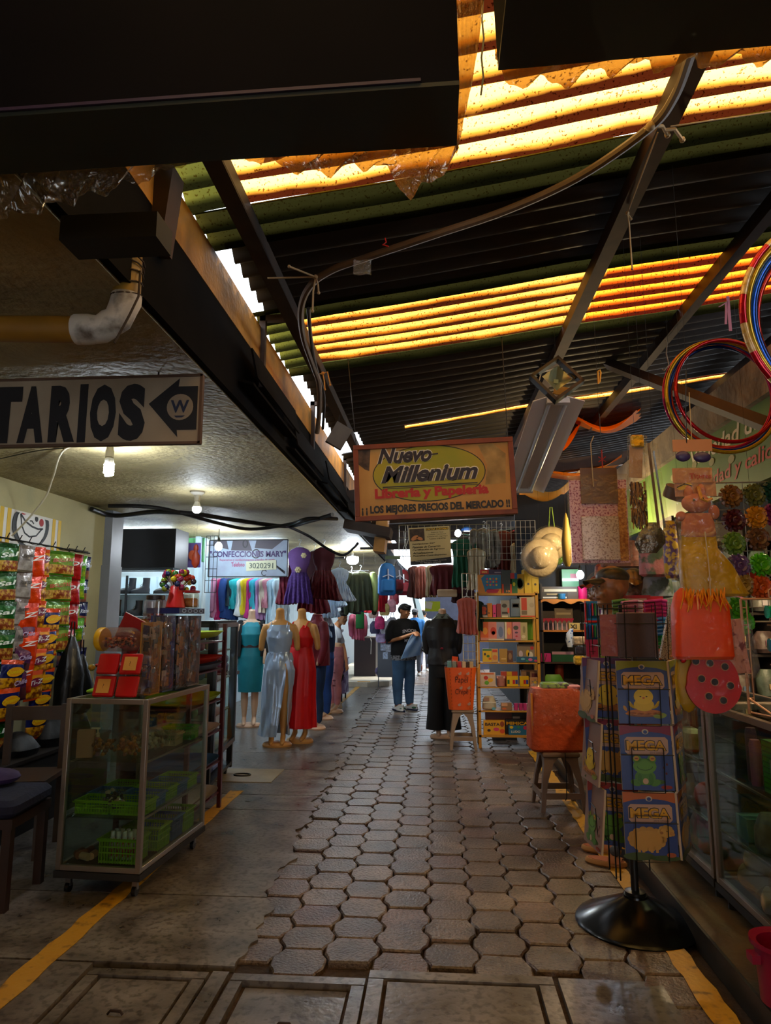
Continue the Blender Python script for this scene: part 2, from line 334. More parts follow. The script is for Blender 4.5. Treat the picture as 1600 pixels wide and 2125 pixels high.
# left building
M_ceil=mat('#b9a878',0.65,col2='#6a5c3e',scale=1.6,bump=.7,bscale=26,thresh=(.25,.6)); M_dark=mat('#1b1713',.8,var=.3); M_cream=mat('#b5ab7c',.7,var=.08,scale=2,bump=.1)
c=B(M_ceil); c.box((-3.95,5.3,2.74),(5.9,29.4,.38)); struct(c.build('ceiling'))
c=B(M_cream); c.box((-3.35,4.42,1.28),(.1,4.1,2.56)); c.use(mat('#5b5340',.8)); c.box((-3.298,6.0,2.02),(.006,.34,.18)); c.use(M_cream);c.box((-3.295,6.0,2.02),(.008,.31,.15)); struct(c.build('wall_left'))
c=B(mat('#8b8d92',.45,var=.1,scale=3)); c.box((-3.37,6.58,1.28),(.3,.24,2.56)); c.box((-3.37,6.57,1.0),(.32,.26,2.0)); c.use(mat('#4a4c50',.6)); c.box((-3.5,6.436,1.0),(.012,.004,2.0)); tag(c.build('post',bevel=.004),'grey painted square metal post at the end of the cream wall','post',kind='structure')
c=B(mat('#c9d4d6',.6,var=.05)); c.box((-4.3,8.9,1.28),(2.4,.1,2.56)); c.box((-5.2,6.5,1.28),(.1,5,2.56)); struct(c.build('wall_back'))
c=B(mat('#4f9a5c',.7)); c.box((-4.15,8.82,2.38),(2.1,.05,.32)); struct(c.build('trim_1'))
c=B(mat('#bcd2dc',.6,var=.06)); c.box((-3.6,12.3,1.28),(.1,6.8,2.56)); c.box((-3.15,8.95,1.28),(.06,.5,2.56)); c.box((-3.6,18.5,1.28),(.1,5,2.56)); struct(c.build('wall_far'))
c=B(mat('#8a6430',.85,var=.15)); c.box((-3.9,-9.5,1.5),(6.0,.1,3.0)); c.box((-3.35,-3.6,1.28),(.1,12,2.56)); c.box((1.6,-5.6,1.6),(.1,8,3.2)); c.box((1.2,-9.5,2.9),(5.0,.1,.8)); struct(c.build('added_wall_behind'))  # unseen walls added behind the camera to limit and warm the light
# dark slab edge, flashing pieces and the timber fascia, orange light put in its colour
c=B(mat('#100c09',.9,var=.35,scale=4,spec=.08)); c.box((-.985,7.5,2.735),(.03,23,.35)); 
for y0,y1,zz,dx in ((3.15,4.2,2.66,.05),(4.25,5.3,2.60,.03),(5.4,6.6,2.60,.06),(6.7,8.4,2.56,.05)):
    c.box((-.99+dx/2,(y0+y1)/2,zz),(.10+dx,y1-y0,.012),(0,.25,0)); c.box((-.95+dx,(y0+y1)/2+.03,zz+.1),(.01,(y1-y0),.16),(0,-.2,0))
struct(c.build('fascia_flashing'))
c=B(mat('#c8841f',.6,col2='#8d5c12',scale=5,bump=.2)); c.box((-.985,6.0,3.01),(.035,19,.2)); tag(c.build('fascia_beam'),'timber fascia along the slab edge, orange light put in its colour','beam',kind='structure')
# iron brackets from the fascia up to the left rafter
def bracket(y,lab):
    t=thing('iron_bracket',lab,'bracket',(-.96,y,2.95),group='iron brackets under the left rafter'); m=mat('#3b2412',.6,.3,var=.3)
    B(m).box((0,0,.02),(.035,.035,.42)).build('upright',t); B(m).box((.09,0,.215),(.21,.035,.035)).build('arm',t); B(m).box((0,0,-.19),(.05,.05,.012)).build('foot_plate',t)
bracket(3.55,'rusty iron bracket nearest the camera under the dark left rafter'); bracket(5.1,'rusty iron bracket beside the grey cable bundle on the ochre beam'); bracket(7.0,'small rusty bracket just left of the shop banner')
# roof sheets
SL=.14
def roofz(X,Y): return 3.20+SL*(X+.8)+.012*math.sin(Y*2.1+X)
def PR(x,y,drop=.06):    # point just below the roof sheets seen at a photo position
    d=ray(x,y); t=.1
    for _ in range(4000):
        p=_C+d*t
        if p.z>roofz(p.x,p.y)-drop: return p
        t+=.003
    return p
def sheet(x0,x1,y0,y1,name,m,lift=0.0,nx=10):
    ny=int((y1-y0)/.014); g=B(m)
    def fn(u,v):
        X=lerp(x0,x1,u);Y=lerp(y0,y1,v); sag=-.015*math.sin(PI*((X+.8)%1.66)/1.66)
        return (X,Y,roofz(X,Y)+sag+.024*math.sin(2*PI*Y/.14)+lift)
    g.grid(fn,nx,ny); return g.build(name,smooth=80)
def fibre(c1,c2,dirt,t,spk,name,strength=1.0,patch=.5):
    m=bpy.data.materials.new(name); m.use_nodes=True; nt=m.node_tree; N=nt.nodes; L=nt.links; N.remove(N['Principled BSDF'])
    tc=N.new('ShaderNodeTexCoord'); sp=N.new('ShaderNodeSeparateXYZ'); L.new(tc.outputs['Object'],sp.inputs[0])
    # moss and dirt collect along the furrows of the sheet
    mu=N.new('ShaderNodeMath'); mu.operation='MULTIPLY'; mu.inputs[1].default_value=2*PI/.14; L.new(sp.outputs[1],mu.inputs[0])
    si=N.new('ShaderNodeMath'); si.operation='SINE'; L.new(mu.outputs[0],si.inputs[0])
    no=N.new('ShaderNodeTexNoise'); no.inputs['Scale'].default_value=2.2; no.inputs['Detail'].default_value=5; mp=N.new('ShaderNodeMapping'); mp.inputs['Scale'].default_value=(1,2.5,1); L.new(tc.outputs['Object'],mp.inputs[0]); L.new(mp.outputs[0],no.inputs['Vector'])
    ad=N.new('ShaderNodeMath'); ad.operation='MULTIPLY_ADD'; L.new(no.outputs[0],ad.inputs[0]); ad.inputs[1].default_value=3.0*patch; L.new(si.outputs[0],ad.inputs[2])
    cr=N.new('ShaderNodeValToRGB'); L.new(ad.outputs[0],cr.inputs[0]); e=cr.color_ramp.elements
    e[0].position=0.0; e[0].color=lin(dirt); e[1].position=1.0; e[1].color=lin(c1); q=e.new(.42); q.color=lin(c2)
    s2=N.new('ShaderNodeTexNoise'); s2.inputs['Scale'].default_value=95; s2.inputs['Detail'].default_value=2; L.new(tc.outputs['Object'],s2.inputs['Vector'])
    r2=N.new('ShaderNodeValToRGB'); r2.color_ramp.elements[0].position=.33; r2.color_ramp.elements[1].position=.40; r2.color_ramp.elements[0].color=(spk,spk*.7,spk*.4,1); r2.color_ramp.elements[1].color=(1,1,1,1); L.new(s2.outputs[0],r2.inputs[0])
    mx=N.new('ShaderNodeMix'); mx.data_type='RGBA'; mx.blend_type='MULTIPLY'; mx.inputs[0].default_value=1; L.new(cr.outputs[0],mx.inputs[6]); L.new(r2.outputs[0],mx.inputs[7])
    tr=N.new('ShaderNodeBsdfTranslucent'); L.new(mx.outputs[2],tr.inputs[0]); df=N.new('ShaderNodeBsdfDiffuse'); L.new(mx.outputs[2],df.inputs[0])
    ms=N.new('ShaderNodeMixShader'); ms.inputs[0].default_value=t; L.new(df.outputs[0],ms.inputs[1]); L.new(tr.outputs[0],ms.inputs[2]); L.new(ms.outputs[0],N['Material Output'].inputs[0])
    return m
M_am=fibre('#ffca70','#c87f26','#341004',.78,.22,'amber_fibreglass')
M_am2=fibre('#eaa544','#a4560f','#2c0e04',.75,.2,'amber_fibreglass')
M_or=fibre('#ff9a22','#b8440a','#3a0c04',.75,.2,'aged_fibreglass',patch=.36)
M_ol=fibre('#7c7a34','#45451c','#25240f',.16,.5,'olive_fibreglass')  # olive sheets with low translucency
M_ol2=fibre('#4a4620','#2c2a10','#181708',.08,.5,'dark_olive_fibreglass')  # darker olive for the strips across the full width
M_zn=mat('#2c2622',.55,.25,var=.35,scale=3,bump=.15,bscale=12,stretch=(1,4,1))
xr=3.3
for (a,b,x0,x1,m,nm,lf) in (
  (-9.5,-7.0,-1.0,xr,M_zn,'roof_sheet',0),(-7.05,-5.4,-1.0,xr,M_am,'roof_light',.004),(-5.45,-3.2,-1.0,xr,M_zn,'roof_sheet',0),(-3.25,-1.2,-1.0,xr,M_am,'roof_light',.004),(-1.2,.2,-1.0,xr,M_zn,'roof_sheet',0),(.2,2.55,-.78,xr,M_am,'roof_light',.006),(.2,2.55,-1.0,-.78,M_ol,'roof_light_olive',.004),  # first bays, unseen behind the camera, are added to warm the light
  (2.50,2.78,-1.0,xr,M_ol2,'roof_light_olive',-.002),(2.74,3.50,-.93,xr,M_zn,'roof_sheet',0),(3.44,3.62,-1.0,xr,M_ol2,'roof_light_olive',-.004),(3.62,4.32,-.80,1.0,M_am2,'roof_light',.006),(3.62,4.32,1.0,xr,M_or,'roof_light_aged',.006),(3.62,4.32,-1.0,-.80,M_ol,'roof_light_olive',.004),
  (4.32,4.50,-1.0,xr,M_ol2,'roof_light_olive',-.002),(4.46,6.02,-.93,xr,M_zn,'roof_sheet',0),(5.98,6.3,-.3,xr,M_am,'roof_light',.03),(5.98,6.6,-.72,-.28,M_zn,'roof_sheet',.01),(6.24,9.0,-.72,xr,M_zn,'roof_sheet',.02),(6.8,11.2,-.97,-.68,M_zn,'roof_sheet',.0),(8.96,9.8,-.7,xr,M_am,'roof_light',.02),(9.75,16.0,-.9,xr,M_zn,'roof_sheet',0)):
    struct(sheet(x0,x1,a,b,nm,m,lf))
# rafters and beams
def ibeam(x,y0,y1,w,h,m,name,zoff=-.03):
    g=B(m); z0=roofz(x,y0)+zoff-h/2; z1=roofz(x,y1)+zoff-h/2
    L=math.hypot(y1-y0,z1-z0); a=math.atan2(z1-z0,y1-y0); c=((x),(y0+y1)/2,(z0+z1)/2)
    g.box(c,(w*.16,L,h),(a,0,0)); g.box((c[0]+w*.42,c[1],c[2]),(w*.16,L,h),(a,0,0)); g.box((c[0]+w*.2,c[1],c[2]-h/2),(w*.6,L,h*.12),(a,0,0)); return struct(g.build(name))
M_raf=mat('#2a1a10',.7,.2,var=.4,scale=5)
ibeam(-.80,-3.8,7.6,.12,.07,M_raf,'beam_1'); ibeam(.86,-3.8,7.2,.12,.08,mat('#3a220f',.7,.1,var=.4,scale=5),'beam_2'); ibeam(1.62,-3.8,7.0,.10,.08,M_raf,'beam_3'); ibeam(2.6,-3.8,7.0,.10,.08,M_raf,'beam_4')
g=B(M_raf); g.box((1.2,7.1,3.05),(4.4,.1,.12),(0,-.13,0)); g.box((1.2,9.4,2.95),(4.2,.1,.14),(0,-.05,0)); g.box((.2,11.4,2.86),(2.4,.1,.16)); g.box((.2,13.2,2.86),(2.4,.1,.12)); struct(g.build('cross_beams'))
P1=PY(1262,755,5.2);P2=PY(1600,885,3.7); B(mat('#2e1d10',.75,var=.3)).tube([P1,P2,P2+(P2-P1)*.3],.045,4).build('diagonal_brace')['kind']='structure'
# right building: concrete lintel, green painted frieze, shop interior shell
c=B(mat('#7d7160',.8,col2='#4a4238',scale=2.5,bump=.5,bscale=18)); c.box((2.03,5.6,2.93),(.16,8.0,.26)); tag(c.build('lintel'),'stained concrete lintel above the green shop frieze','beam',kind='structure')
g=B(mat('#4f6f28',.6,var=.12,scale=3)); g.box((2.02,5.4,2.56),(.05,7.4,.48))
o0=(1.994,5.95,2.60); ux=(0,-1,0); uy=(0,0,1)
g.use(mat('#c9c4a8',.6)); g.text('Variedad de',(1.994,5.3,2.645),ux,uy,.12,1.15,.2,.02,off=.002)
g.use(mat('#a8321c',.6)); g.text('Variedad y calidade',(1.994,5.35,2.40),ux,uy,.13,1.6,.15,.015,off=.002)
g.use(mat('#8b8a5a',.6)); 
for i in range(9): g.disc(.12+i*.16,.25+.06*math.sin(i*2.1),.05,.03,(1.994,6.0,2.35),ux,uy,.003,8)
struct(g.build('frieze'))
c=B(mat('#26201a',.85,var=.2)); c.box((3.65,3.2,1.5),(.1,11.4,3.2)); c.box((2.8,-1.4,1.5),(1.8,.1,3.2)); struct(c.build('wall_right'))
c=B(mat('#2a241e',.85)); c.box((2.85,3.3,2.78),(1.6,8,.06)); struct(c.build('ceiling_shop'))
c=B(mat('#15141a',.8)); c.box((2.35,9.0,1.5),(2.6,.08,3.2)); struct(c.build('wall_shop_back'))
c=B(mat('#22252c',.8,var=.2)); c.box((1.35,13.2,1.5),(.1,8.4,3.2)); struct(c.build('wall_right_far'))
# ================================================================ SHARED BUILDERS
ORD=['first','second','third','fourth','fifth','sixth','seventh','eighth','ninth','tenth','eleventh','twelfth','thirteenth','fourteenth']
M_alu=mat('#a39a90',.32,.85,var=.06); M_blk=mat('#0c0c0d',.4); M_blkm=mat('#101010',.35,.6); M_wht=mat('#d8d6cf',.5); M_steel=mat('#8d8d90',.3,.9); M_cord=mat('#d8cdb0',.7); M_str=mat('#b89f78',.8)
M_glass=glass('#e4efe9',.04,.02,name='window_glass')
M_wood=mat('#6a3e14',.5,var=.25,scale=5,stretch=(1,1,6),bump=.1); M_skin=mat('#b87a4e',.5,var=.06,scale=9); M_mann=mat('#d39a55',.38,var=.05); M_mannp=mat('#e0b896',.4)
def basket(col,w=.26,d=.18,h=.09,name='basket'):
    m=mat(col,.4,transl=.25); g=B(m); t=.004
    g.box((0,0,.003),(w*.9,d*.9,.005))
    for sx,sy,L,ax in ((0,-1,w,0),(0,1,w,0),(-1,0,d,1),(1,0,d,1)):
        def pt(u,z): # u along side -.5..5
            k=lerp(.9,1.0,z/h); 
            return (u*w*k,sy*d/2*k,z) if ax==0 else (sx*w/2*k,u*d*k,z)
        for z,hh in ((h*.06,.012),(h*.42,.006),(h*.66,.006),(h*.93,.016)):
            a=pt(-.5,z);b=pt(.5,z); c=((a[0]+b[0])/2,(a[1]+b[1])/2,z); g.box(c,(abs(b[0]-a[0])+t,t,hh) if ax==0 else (t,abs(b[1]-a[1])+t,hh))
        n=int(L/.016)
        for i in range(n+1):
            a=pt(-.5+i/n,0);b=pt(-.5+i/n,h); g.box(((a[0]+b[0])/2,(a[1]+b[1])/2,h/2),(.005,t,h) if ax==0 else (t,.005,h))
    g.box((0,-d/2-.004,h-.006),(w+.012,.012,.006)); g.box((0,d/2+.004,h-.006),(w+.012,.012,.006)); g.box((-w/2-.004,0,h-.006),(.012,d+.012,.006)); g.box((w/2+.004,0,h-.006),(.012,d+.012,.006))
    return g
def caster(parent,x,y,z=.06,r=.026):
    o=B(M_blk).lathe([(r*.3,-.012),(r,-.011),(r,.011),(r*.3,.012)],(x,y,r),14,'x').use(M_steel).box((x,y,(r+z)/2+.008),(.034,.02,z-r),taper=.8).build('caster',parent); return o
def display_case(name,label,loc,rz,w,d,h,z0=.13,shelves=(),fr=.028,cast=True,mid=(),m=None,group=None,tilt=0):
    t=thing(name,label,'display case',loc,rz,group); m=m or M_alu; g=B(m)
    for x in (-1,1):
        for y in (-1,1): g.box((x*(w-fr)/2,y*(d-fr)/2,(h+z0)/2),(fr,fr,h-z0))
    for z in (z0+fr/2,h-fr/2):
        for s in (-1,1): g.box((0,s*(d-fr)/2,z),(w-fr*2,fr*.96,fr)); g.box((s*(w-fr)/2,0,z),(fr*.96,d-fr*2,fr))
    for my in mid: g.box((-(w-fr)/2,my,(h+z0)/2),(fr,fr*1.2,h-z0-fr*2))
    g.build('frame',t,bevel=.002)
    B(mat('#3c332b',.6)).box((0,0,z0+fr*.5),(w-fr*2,d-fr*2,.012)).build('floor_panel',t)
    B(mat('#16120f',.6)).box((0,0,z0-.02),(w+.01,d+.01,.035)).build('plinth',t)
    gl=B(M_glass); gl.box((0,-(d-fr)/2,(h+z0)/2),(w-fr*2,.004,h-z0-fr*2)).build('front_pane',t)
    B(M_glass).box((-(w-fr)/2,0,(h+z0)/2),(.004,d-fr*2,h-z0-fr*2)).build('side_pane',t); B(M_glass).box(((w-fr)/2,0,(h+z0)/2),(.004,d-fr*2,h-z0-fr*2)).build('side_pane',t)
    B(M_glass).box((0,0,h-.004),(w-fr,d-fr,.006)).build('top_pane',t)
    for z in shelves: B(glass('#cfe0d6',.08,.04,name='shelf_glass')).box((0,0,z),(w-fr*2,d-fr*2,.006)).use(m).box(((w-fr)/2-.012,0,z-.008),(.01,d-fr*2,.010)).box((-(w-fr)/2+.012,0,z-.008),(.01,d-fr*2,.010)).build('shelf',t)
    if cast:
        for x in (-1,1):
            for y in (-1,1): caster(t,x*(w/2-.05),y*(d/2-.06),z0-.03)
    return t
def pillow(g,w,h,t,mats,bands,nx=10,nz=14,y0=0,curve=0.0,seed=0):
    # inflated packet: local x width, z height (0 at bottom), front faces -y. bands: [(z_frac_top, mat)]
    r=random.Random(seed)
    for side in (-1,1):
        for j in range(nz):
            v=(j+.5)/nz; mm=bands[-1][1]
            for zf,m_ in bands:
                if v<=zf: mm=m_; break
            g.use(mm); vs=[]
            for jj in (j,j+1):
                vv=jj/nz
                for i in range(nx+1):
                    u=i/nx; f=(max(0,math.sin(PI*u))**.45)*(max(0,math.sin(PI*min(1,max(0,(vv-.05)/.9))))**.5)
                    ww=w*(1-.05*math.sin(PI*vv)); vs.append(((u-.5)*ww,y0+side*(t/2*f+.001)+.004*math.sin(9*u+7*vv+seed)*f,vv*h))
            n=nx+1; fs=[(i,i+1,n+i+1,n+i) if side<0 else (i+1,i,n+i,n+i+1) for i in range(nx)]; g.add(vs,fs)
M_cheese=mat('#e0a010',.35,col2='#7a3408',scale=26,bump=.5,bscale=30,thresh=(.42,.55)); M_cheesew=mat('#c89a3a',.35,col2='#8a3a12',scale=30,thresh=(.45,.55),bump=.5)
def packet(w,h,t,top,main,low=None,txt=None,tcol='#ffffff',name=None,foil=.22,seed=0,logo=None):
    mt=mat(top,foil,.15,var=.12,scale=20,bump=.5,bscale=18); mm=mat(main,foil,.15,var=.18,scale=14,bump=.5,bscale=18); lo=low or mm
    g=MB(); pillow(g,w,h,t,None,[(.05,mt),(.45,lo),(.86,mm),(1.0,mt)],seed=seed); fy=-t/2-.001
    if logo: g.use(mat(logo,.4)); g.disc(0,h*.62,w*.34,h*.15,(0,fy-.004,0),X3,Z3,.003,14,rot=.15)
    if txt: g.use(mat(tcol,.4)); g.text(txt,(0,fy-.008,h*.55),Vector((1,0,.12)),Z3,h*.15,w*.72,.15,.02,center=True)
    return g
PK={}
def make_packet(kind):
    c=PK_DEF[kind]; g=packet(**c['a']); return g
PK_DEF=dict(
 red=dict(d='deep red shiny packet with grey stripe',a=dict(w=.20,h=.225,t=.045,top='#7a0c0a',main='#a81410',txt='DI',tcol='#e8e0d8',seed=1)),
 orange=dict(d='bright orange foil snack packet',a=dict(w=.19,h=.23,t=.045,top='#d23208',main='#e03c0a',txt='Z',tcol='#f4f0e0',seed=2)),
 tort=dict(d='orange topped yellow crisp packet',a=dict(w=.17,h=.22,t=.045,top='#d8480e',main='#d88a12',low=M_cheese,txt='Ti-Z',tcol='#f2eee4',logo='#7a1a3a',seed=3)),
 ebo=dict(d='green onion ring packet with red wording',a=dict(w=.26,h=.20,t=.055,top='#3d6a12',main='#6d8c1c',low=M_cheesew,txt='EBOLLITAS',tcol='#c02018',seed=4)),
 puff=dict(d='blue and yellow cheese puff packet',a=dict(w=.20,h=.225,t=.055,top='#dd4a0c',main='#141c58',low=M_cheese,txt='Quesito',tcol='#f0d018',logo='#e8a010',seed=5)),
 green=dict(d='dark green snack packet',a=dict(w=.22,h=.22,t=.05,top='#0f3d14',main='#175a1c',low=M_cheesew,txt='Sal',tcol='#e8f0e0',seed=6)),
 lime=dict(d='lime green crisp packet',a=dict(w=.16,h=.20,t=.045,top='#4a8c10',main='#5fae18',low=mat('#b8c020',.35,col2='#3a7a10',scale=20),txt='Lim',tcol='#fff',seed=7)),
 navy=dict(d='navy blue snack packet with white wording',a=dict(w=.15,h=.22,t=.04,top='#0c1038',main='#10164a',low=mat('#c87a18',.35,col2='#10164a',scale=10),txt='Rizos',tcol='#dfe6f4',seed=8)),
 silver=dict(d='silver and brown striped snack packet',a=dict(w=.13,h=.20,t=.04,top='#6a5a50',main='#8a8078',low=mat('#3a2418',.3,col2='#c0b4a8',scale=12),txt='Picaritas',tcol='#1c1410',seed=9)),
 purple=dict(d='dull purple and brown snack packet',a=dict(w=.15,h=.22,t=.04,top='#4a1c30',main='#5c2a50',low=mat('#6a2a1a',.35,col2='#2a1a30',scale=14),txt='Chile',tcol='#c8b0d0',seed=10)))
# bulbs
def bulb(name,label,loc,kind,strength,drop=0.0,group=None,col='#e8f4ff'):
    t=thing(name,label,'light bulb',loc,0,group); E=emis(col,strength*4.5)
    if drop: B(M_blk).cyl((0,0,0),(0,0,-drop),.004).build('cord',t)
    z=-drop
    if kind=='spiral':
        B(mat('#cfc8ba',.5)).lathe([(.02,z),(.022,z-.03),(.026,z-.035),(.026,z-.075),(.018,z-.08)],n=18).build('socket',t)
        B(mat('#e8e4dc',.4)).lathe([(.016,z-.08),(.027,z-.085),(.027,z-.115),(.02,z-.12)],n=18).build('ballast',t)
        pts=[(.024*math.cos(i*.55),.024*math.sin(i*.55),z-.118-.0017*i*.8) for i in range(52)]
        B(E).tube(pts,.0075,7).build('spiral_tube',t)
    elif kind=='mount':
        B(mat('#cfc8ba',.5)).lathe([(.062,z),(.06,z-.012),(.03,z-.035),(.024,z-.06),(.024,z-.085),(.016,z-.09)],n=20).build('ceiling_rose',t)
        B(mat('#e4e2dc',.4)).lathe([(.018,z-.085),(.032,z-.12),(.035,z-.135)],n=18).build('bulb_neck',t)
        B(E).lathe([(.035,z-.135),(.037,z-.15),(.034,z-.17),(.022,z-.183),(.004,z-.187)],n=18).build('bulb_globe',t)
    else:
        B(M_blk).lathe([(.008,z),(.018,z-.02),(.02,z-.06),(.014,z-.065)],n=14).build('socket',t)
        if kind=='wide': B(E).lathe([(.02,z-.06),(.085,z-.075),(.095,z-.10),(.085,z-.16),(.05,z-.185),(.004,z-.19)],n=20).build('bulb_globe',t)
        else: B(E).lathe([(.016,z-.06),(.036,z-.085),(.045,z-.11),(.038,z-.14),(.02,z-.158),(.003,z-.162)],n=18).build('bulb_globe',t)
    return t
# ---------------- people and mannequins
def fem_torso(g,s=1.0,z0=0,bust=.105,neck=True,lean=0):
    S=[(0,0,.80,.145,.10),(0,0,.86,.168,.115),(0,.005,.93,.165,.115),(0,0,1.02,.125,.09),(0,0,1.08,.115,.082),(0,-.01,1.16,.135,.095),(0,-.02,1.24,.15,bust+.005),(0,-.01,1.32,.15,.09),(0,0,1.39,.165,.07),(0,.0,1.43,.12,.055),(0,.005,1.46,.06,.05)]
    if neck: S+=[(0,.0,1.52,.05,.05),(0,-.005,1.58,.052,.053),(0,-.005,1.60,.03,.03)]
    g.loft([(x,y,z0+z*s,rx*s,ry*s) for x,y,z,rx,ry in S],24)
def male_torso(g,s=1.0,z0=0):
    S=[(0,0,.80,.14,.10),(0,0,.90,.158,.11),(0,0,1.0,.15,.105),(0,0,1.10,.155,.108),(0,-.005,1.22,.178,.118),(0,0,1.33,.19,.112),(0,0,1.40,.185,.09),(0,0,1.445,.12,.07),(0,0,1.48,.06,.055),(0,-.01,1.54,.052,.052)]
    g.loft([(x,y,z0+z*s,rx*s,ry*s) for x,y,z,rx,ry in S],24)
def head(g,c,s=1.0,rz=0,tilt=0):   # head centred on c, face towards -y
    R=Euler((tilt,0,rz)).to_matrix(); c=Vector(c); a=len(g.V)
    g.ell((0,.01,.03),(.074,.094,.098),16,12); g.ell((0,-.015,-.035),(.058,.075,.075),14,10); g.ell((0,-.055,-.085),(.032,.03,.028),10,8)
    g.add([(-.014,-.085,-.02),(.014,-.085,-.02),(0,-.112,-.024),(0,-.088,.022)],[(0,2,3),(2,1,3),(0,1,2),(0,3,1)])
    g.ell((0,-.09,-.055),(.022,.012,.007),8,6)
    for sx in (-1,1): g.ell((sx*.074,.012,-.005),(.010,.018,.03),8,6); g.ell((sx*.03,-.078,.012),(.014,.012,.010),8,6); g.ell((sx*.036,-.068,-.028),(.022,.018,.02),8,6)
    for i in range(a,len(g.V)): g.V[i]=tuple(c+R@(Vector(g.V[i])*s))
def face_marks(parent,c,s=1.0,rz=0,tilt=0):
    R=Euler((tilt,0,rz)).to_matrix(); c=Vector(c); g=B(mat('#15100d',.3)); 
    for sx in (-1,1): g.ell((sx*.03,-.0895,.010),(.009,.004,.004),8,6); g.box((sx*.031,-.088,.032),(.026,.006,.005),(0,sx*.1,0))
    g.use(mat('#8a3f33',.5)); g.ell((0,-.100,-.054),(.018,.004,.004),8,6)
    for i in range(len(g.V)): g.V[i]=tuple(c+R@(Vector(g.V[i])*s))
    return g.build('face_features',parent)
def hand(g,w,d,up,s=1.0,curl=.5):       # wrist point, pointing direction, palm normal: palm, four unequal fingers, thumb
    w=Vector(w);d=Vector(d).normalized();up=Vector(up);up=(up-d*up.dot(d)).normalized();sd=d.cross(up)
    g.limb([w,w+d*.045*s,w+d*.08*s],[.024*s,.034*s,.034*s],10)
    for i,(o,L) in enumerate(((-.026,.07),(-.009,.08),(.009,.075),(.025,.058))):
        a=w+d*.08*s+sd*o*s; b=a+(d*math.cos(curl)-up*math.sin(curl))*L*.5*s; c=b+(d*math.cos(curl*2)-up*math.sin(curl*2))*L*.5*s; g.limb([a,b,c],[.0095*s,.009*s,.0075*s],7)
    a=w+d*.03*s-sd*.026*s; g.limb([a,a+(d*.6-sd*.7)*.035*s,a+(d*.9-sd*.5-up*.3)*.062*s],[.012*s,.010*s,.008*s],7)
def shoe(g,c,rz,L=.27,W=.10,H=.09,up=True):
    c=Vector(c);R=Euler((0,0,rz)).to_matrix(); a=len(g.V)
    S=[(0,.0,.0,W*.38,L*.45),(0,0,.012,W*.5,L*.5),(0,0,.028,W*.5,L*.5),(0,.01,.05,W*.42,L*.43),(0,.05*L/.27,.075,W*.36,L*.26),(0,.075*L/.27,H,W*.32,L*.17)]
    g.loft(S,20)
    for i in range(a,len(g.V)): g.V[i]=tuple(c+R@Vector(g.V[i]))
def remesh(o,vox=.012,sm=3):
    m=o.modifiers.new('skin','REMESH'); m.mode='VOXEL'; m.voxel_size=vox; m.use_smooth_shade=True
    s=o.modifiers.new('smooth','SMOOTH'); s.iterations=sm; s.factor=.5; return o
def garment(sleeve_len=.0,w=.42,h=.6,flare=1.0,neck=.08,th=.05,long=False,n=22):
    # hanging top or dress: hanger hook at height 0; faces -y
    K=[(0,.16,.35),(.03,.30,.6),(.07,.47,.8),(.16,.49,1),(.30,.44,1.1),(.42,.40,1.1),(.55,.43,1.25),(.8,.47,1.4),(1.0,.5,1.5)]; S=[]
    for i in range(n+1):
        v=i/n
        for (a,p,q),(b,p2,q2) in zip(K,K[1:]):
            if a<=v<=b: t=(v-a)/(b-a); ww=lerp(p,p2,t); tt=lerp(q,q2,t); break
        S.append((0,0,-.05-v*h,w*ww*lerp(1,flare,max(0,v-.42)/.58),th*tt))
    return S
def dress_garment(parent_name,label,cat,loc,rz,col,w=.4,h=.6,flare=1.0,sleeve=0,group=None,fold=.06,nf=7,waist=None,th=.05,extra=None,var=.1,col2=None,hanger=True,skirt=None):
    t=thing(parent_name,label,cat,loc,rz,group); m=mat(col,.75,var=var,scale=10,col2=col2,transl=.12); g=B(m); S=garment(0,w,h,flare,th=th); 
    if waist:
        S=[(x,y,z,rx*(1-waist*math.exp(-((-(z+.07)/h-.42)/.09)**2)),ry) for x,y,z,rx,ry in S]
    n=len(S); ph=rnd(0,6)
    if skirt: k=int(n*.45); g.loft(S[:k+1],56); g.use(mat(skirt,.7,var=.35,scale=40,transl=.15)); g.loft(S[k:],56)
    else: g.loft(S,56)
    kk=2*PI*nf/w/1.3
    for i in range(len(g.V)):
        x,y,z=g.V[i]; v=max(0,min(1,-(z+.05)/h)); A=(.05+fold*1.5)*.16*(v**.7 if not skirt else max(0,v-.35)*1.5); sc=1 if not waist else 1/(.6+.9*v)
        g.V[i]=(x*(1+.04*math.sin(z*23+ph)*v),y+A*math.sin(x*kk*sc+ph+z*2)+A*.35*math.sin(x*kk*2.3*sc-z*5),z+(.012*math.sin(x*kk*sc+ph) if v>.95 else 0)-.02*v*math.sin(x*9+ph))
    g.build('body_panel',t,smooth=60)
    if sleeve:
        for sx in (-1,1):
            B(m).limb([(sx*w*.42,0,-.10),(sx*(w*.52),0,-.10-sleeve*.35),(sx*(w*.50),-.01,-.10-sleeve)],[.055,.05,.038],12).build('sleeve',t)
    if hanger: B(mat('#c9d4dc',.3)).tube([(0,0,0),(.012,0,.02),(.02,0,.04),(0,0,.055),(-.016,0,.042)],.003,6).tube([(0,0,0),(0,0,-.03),(-w*.4,0,-.085)],.005,6).tube([(0,0,-.03),(w*.4,0,-.085)],.005,6).build('hanger',t)
    if extra: extra(t,S)
    return t
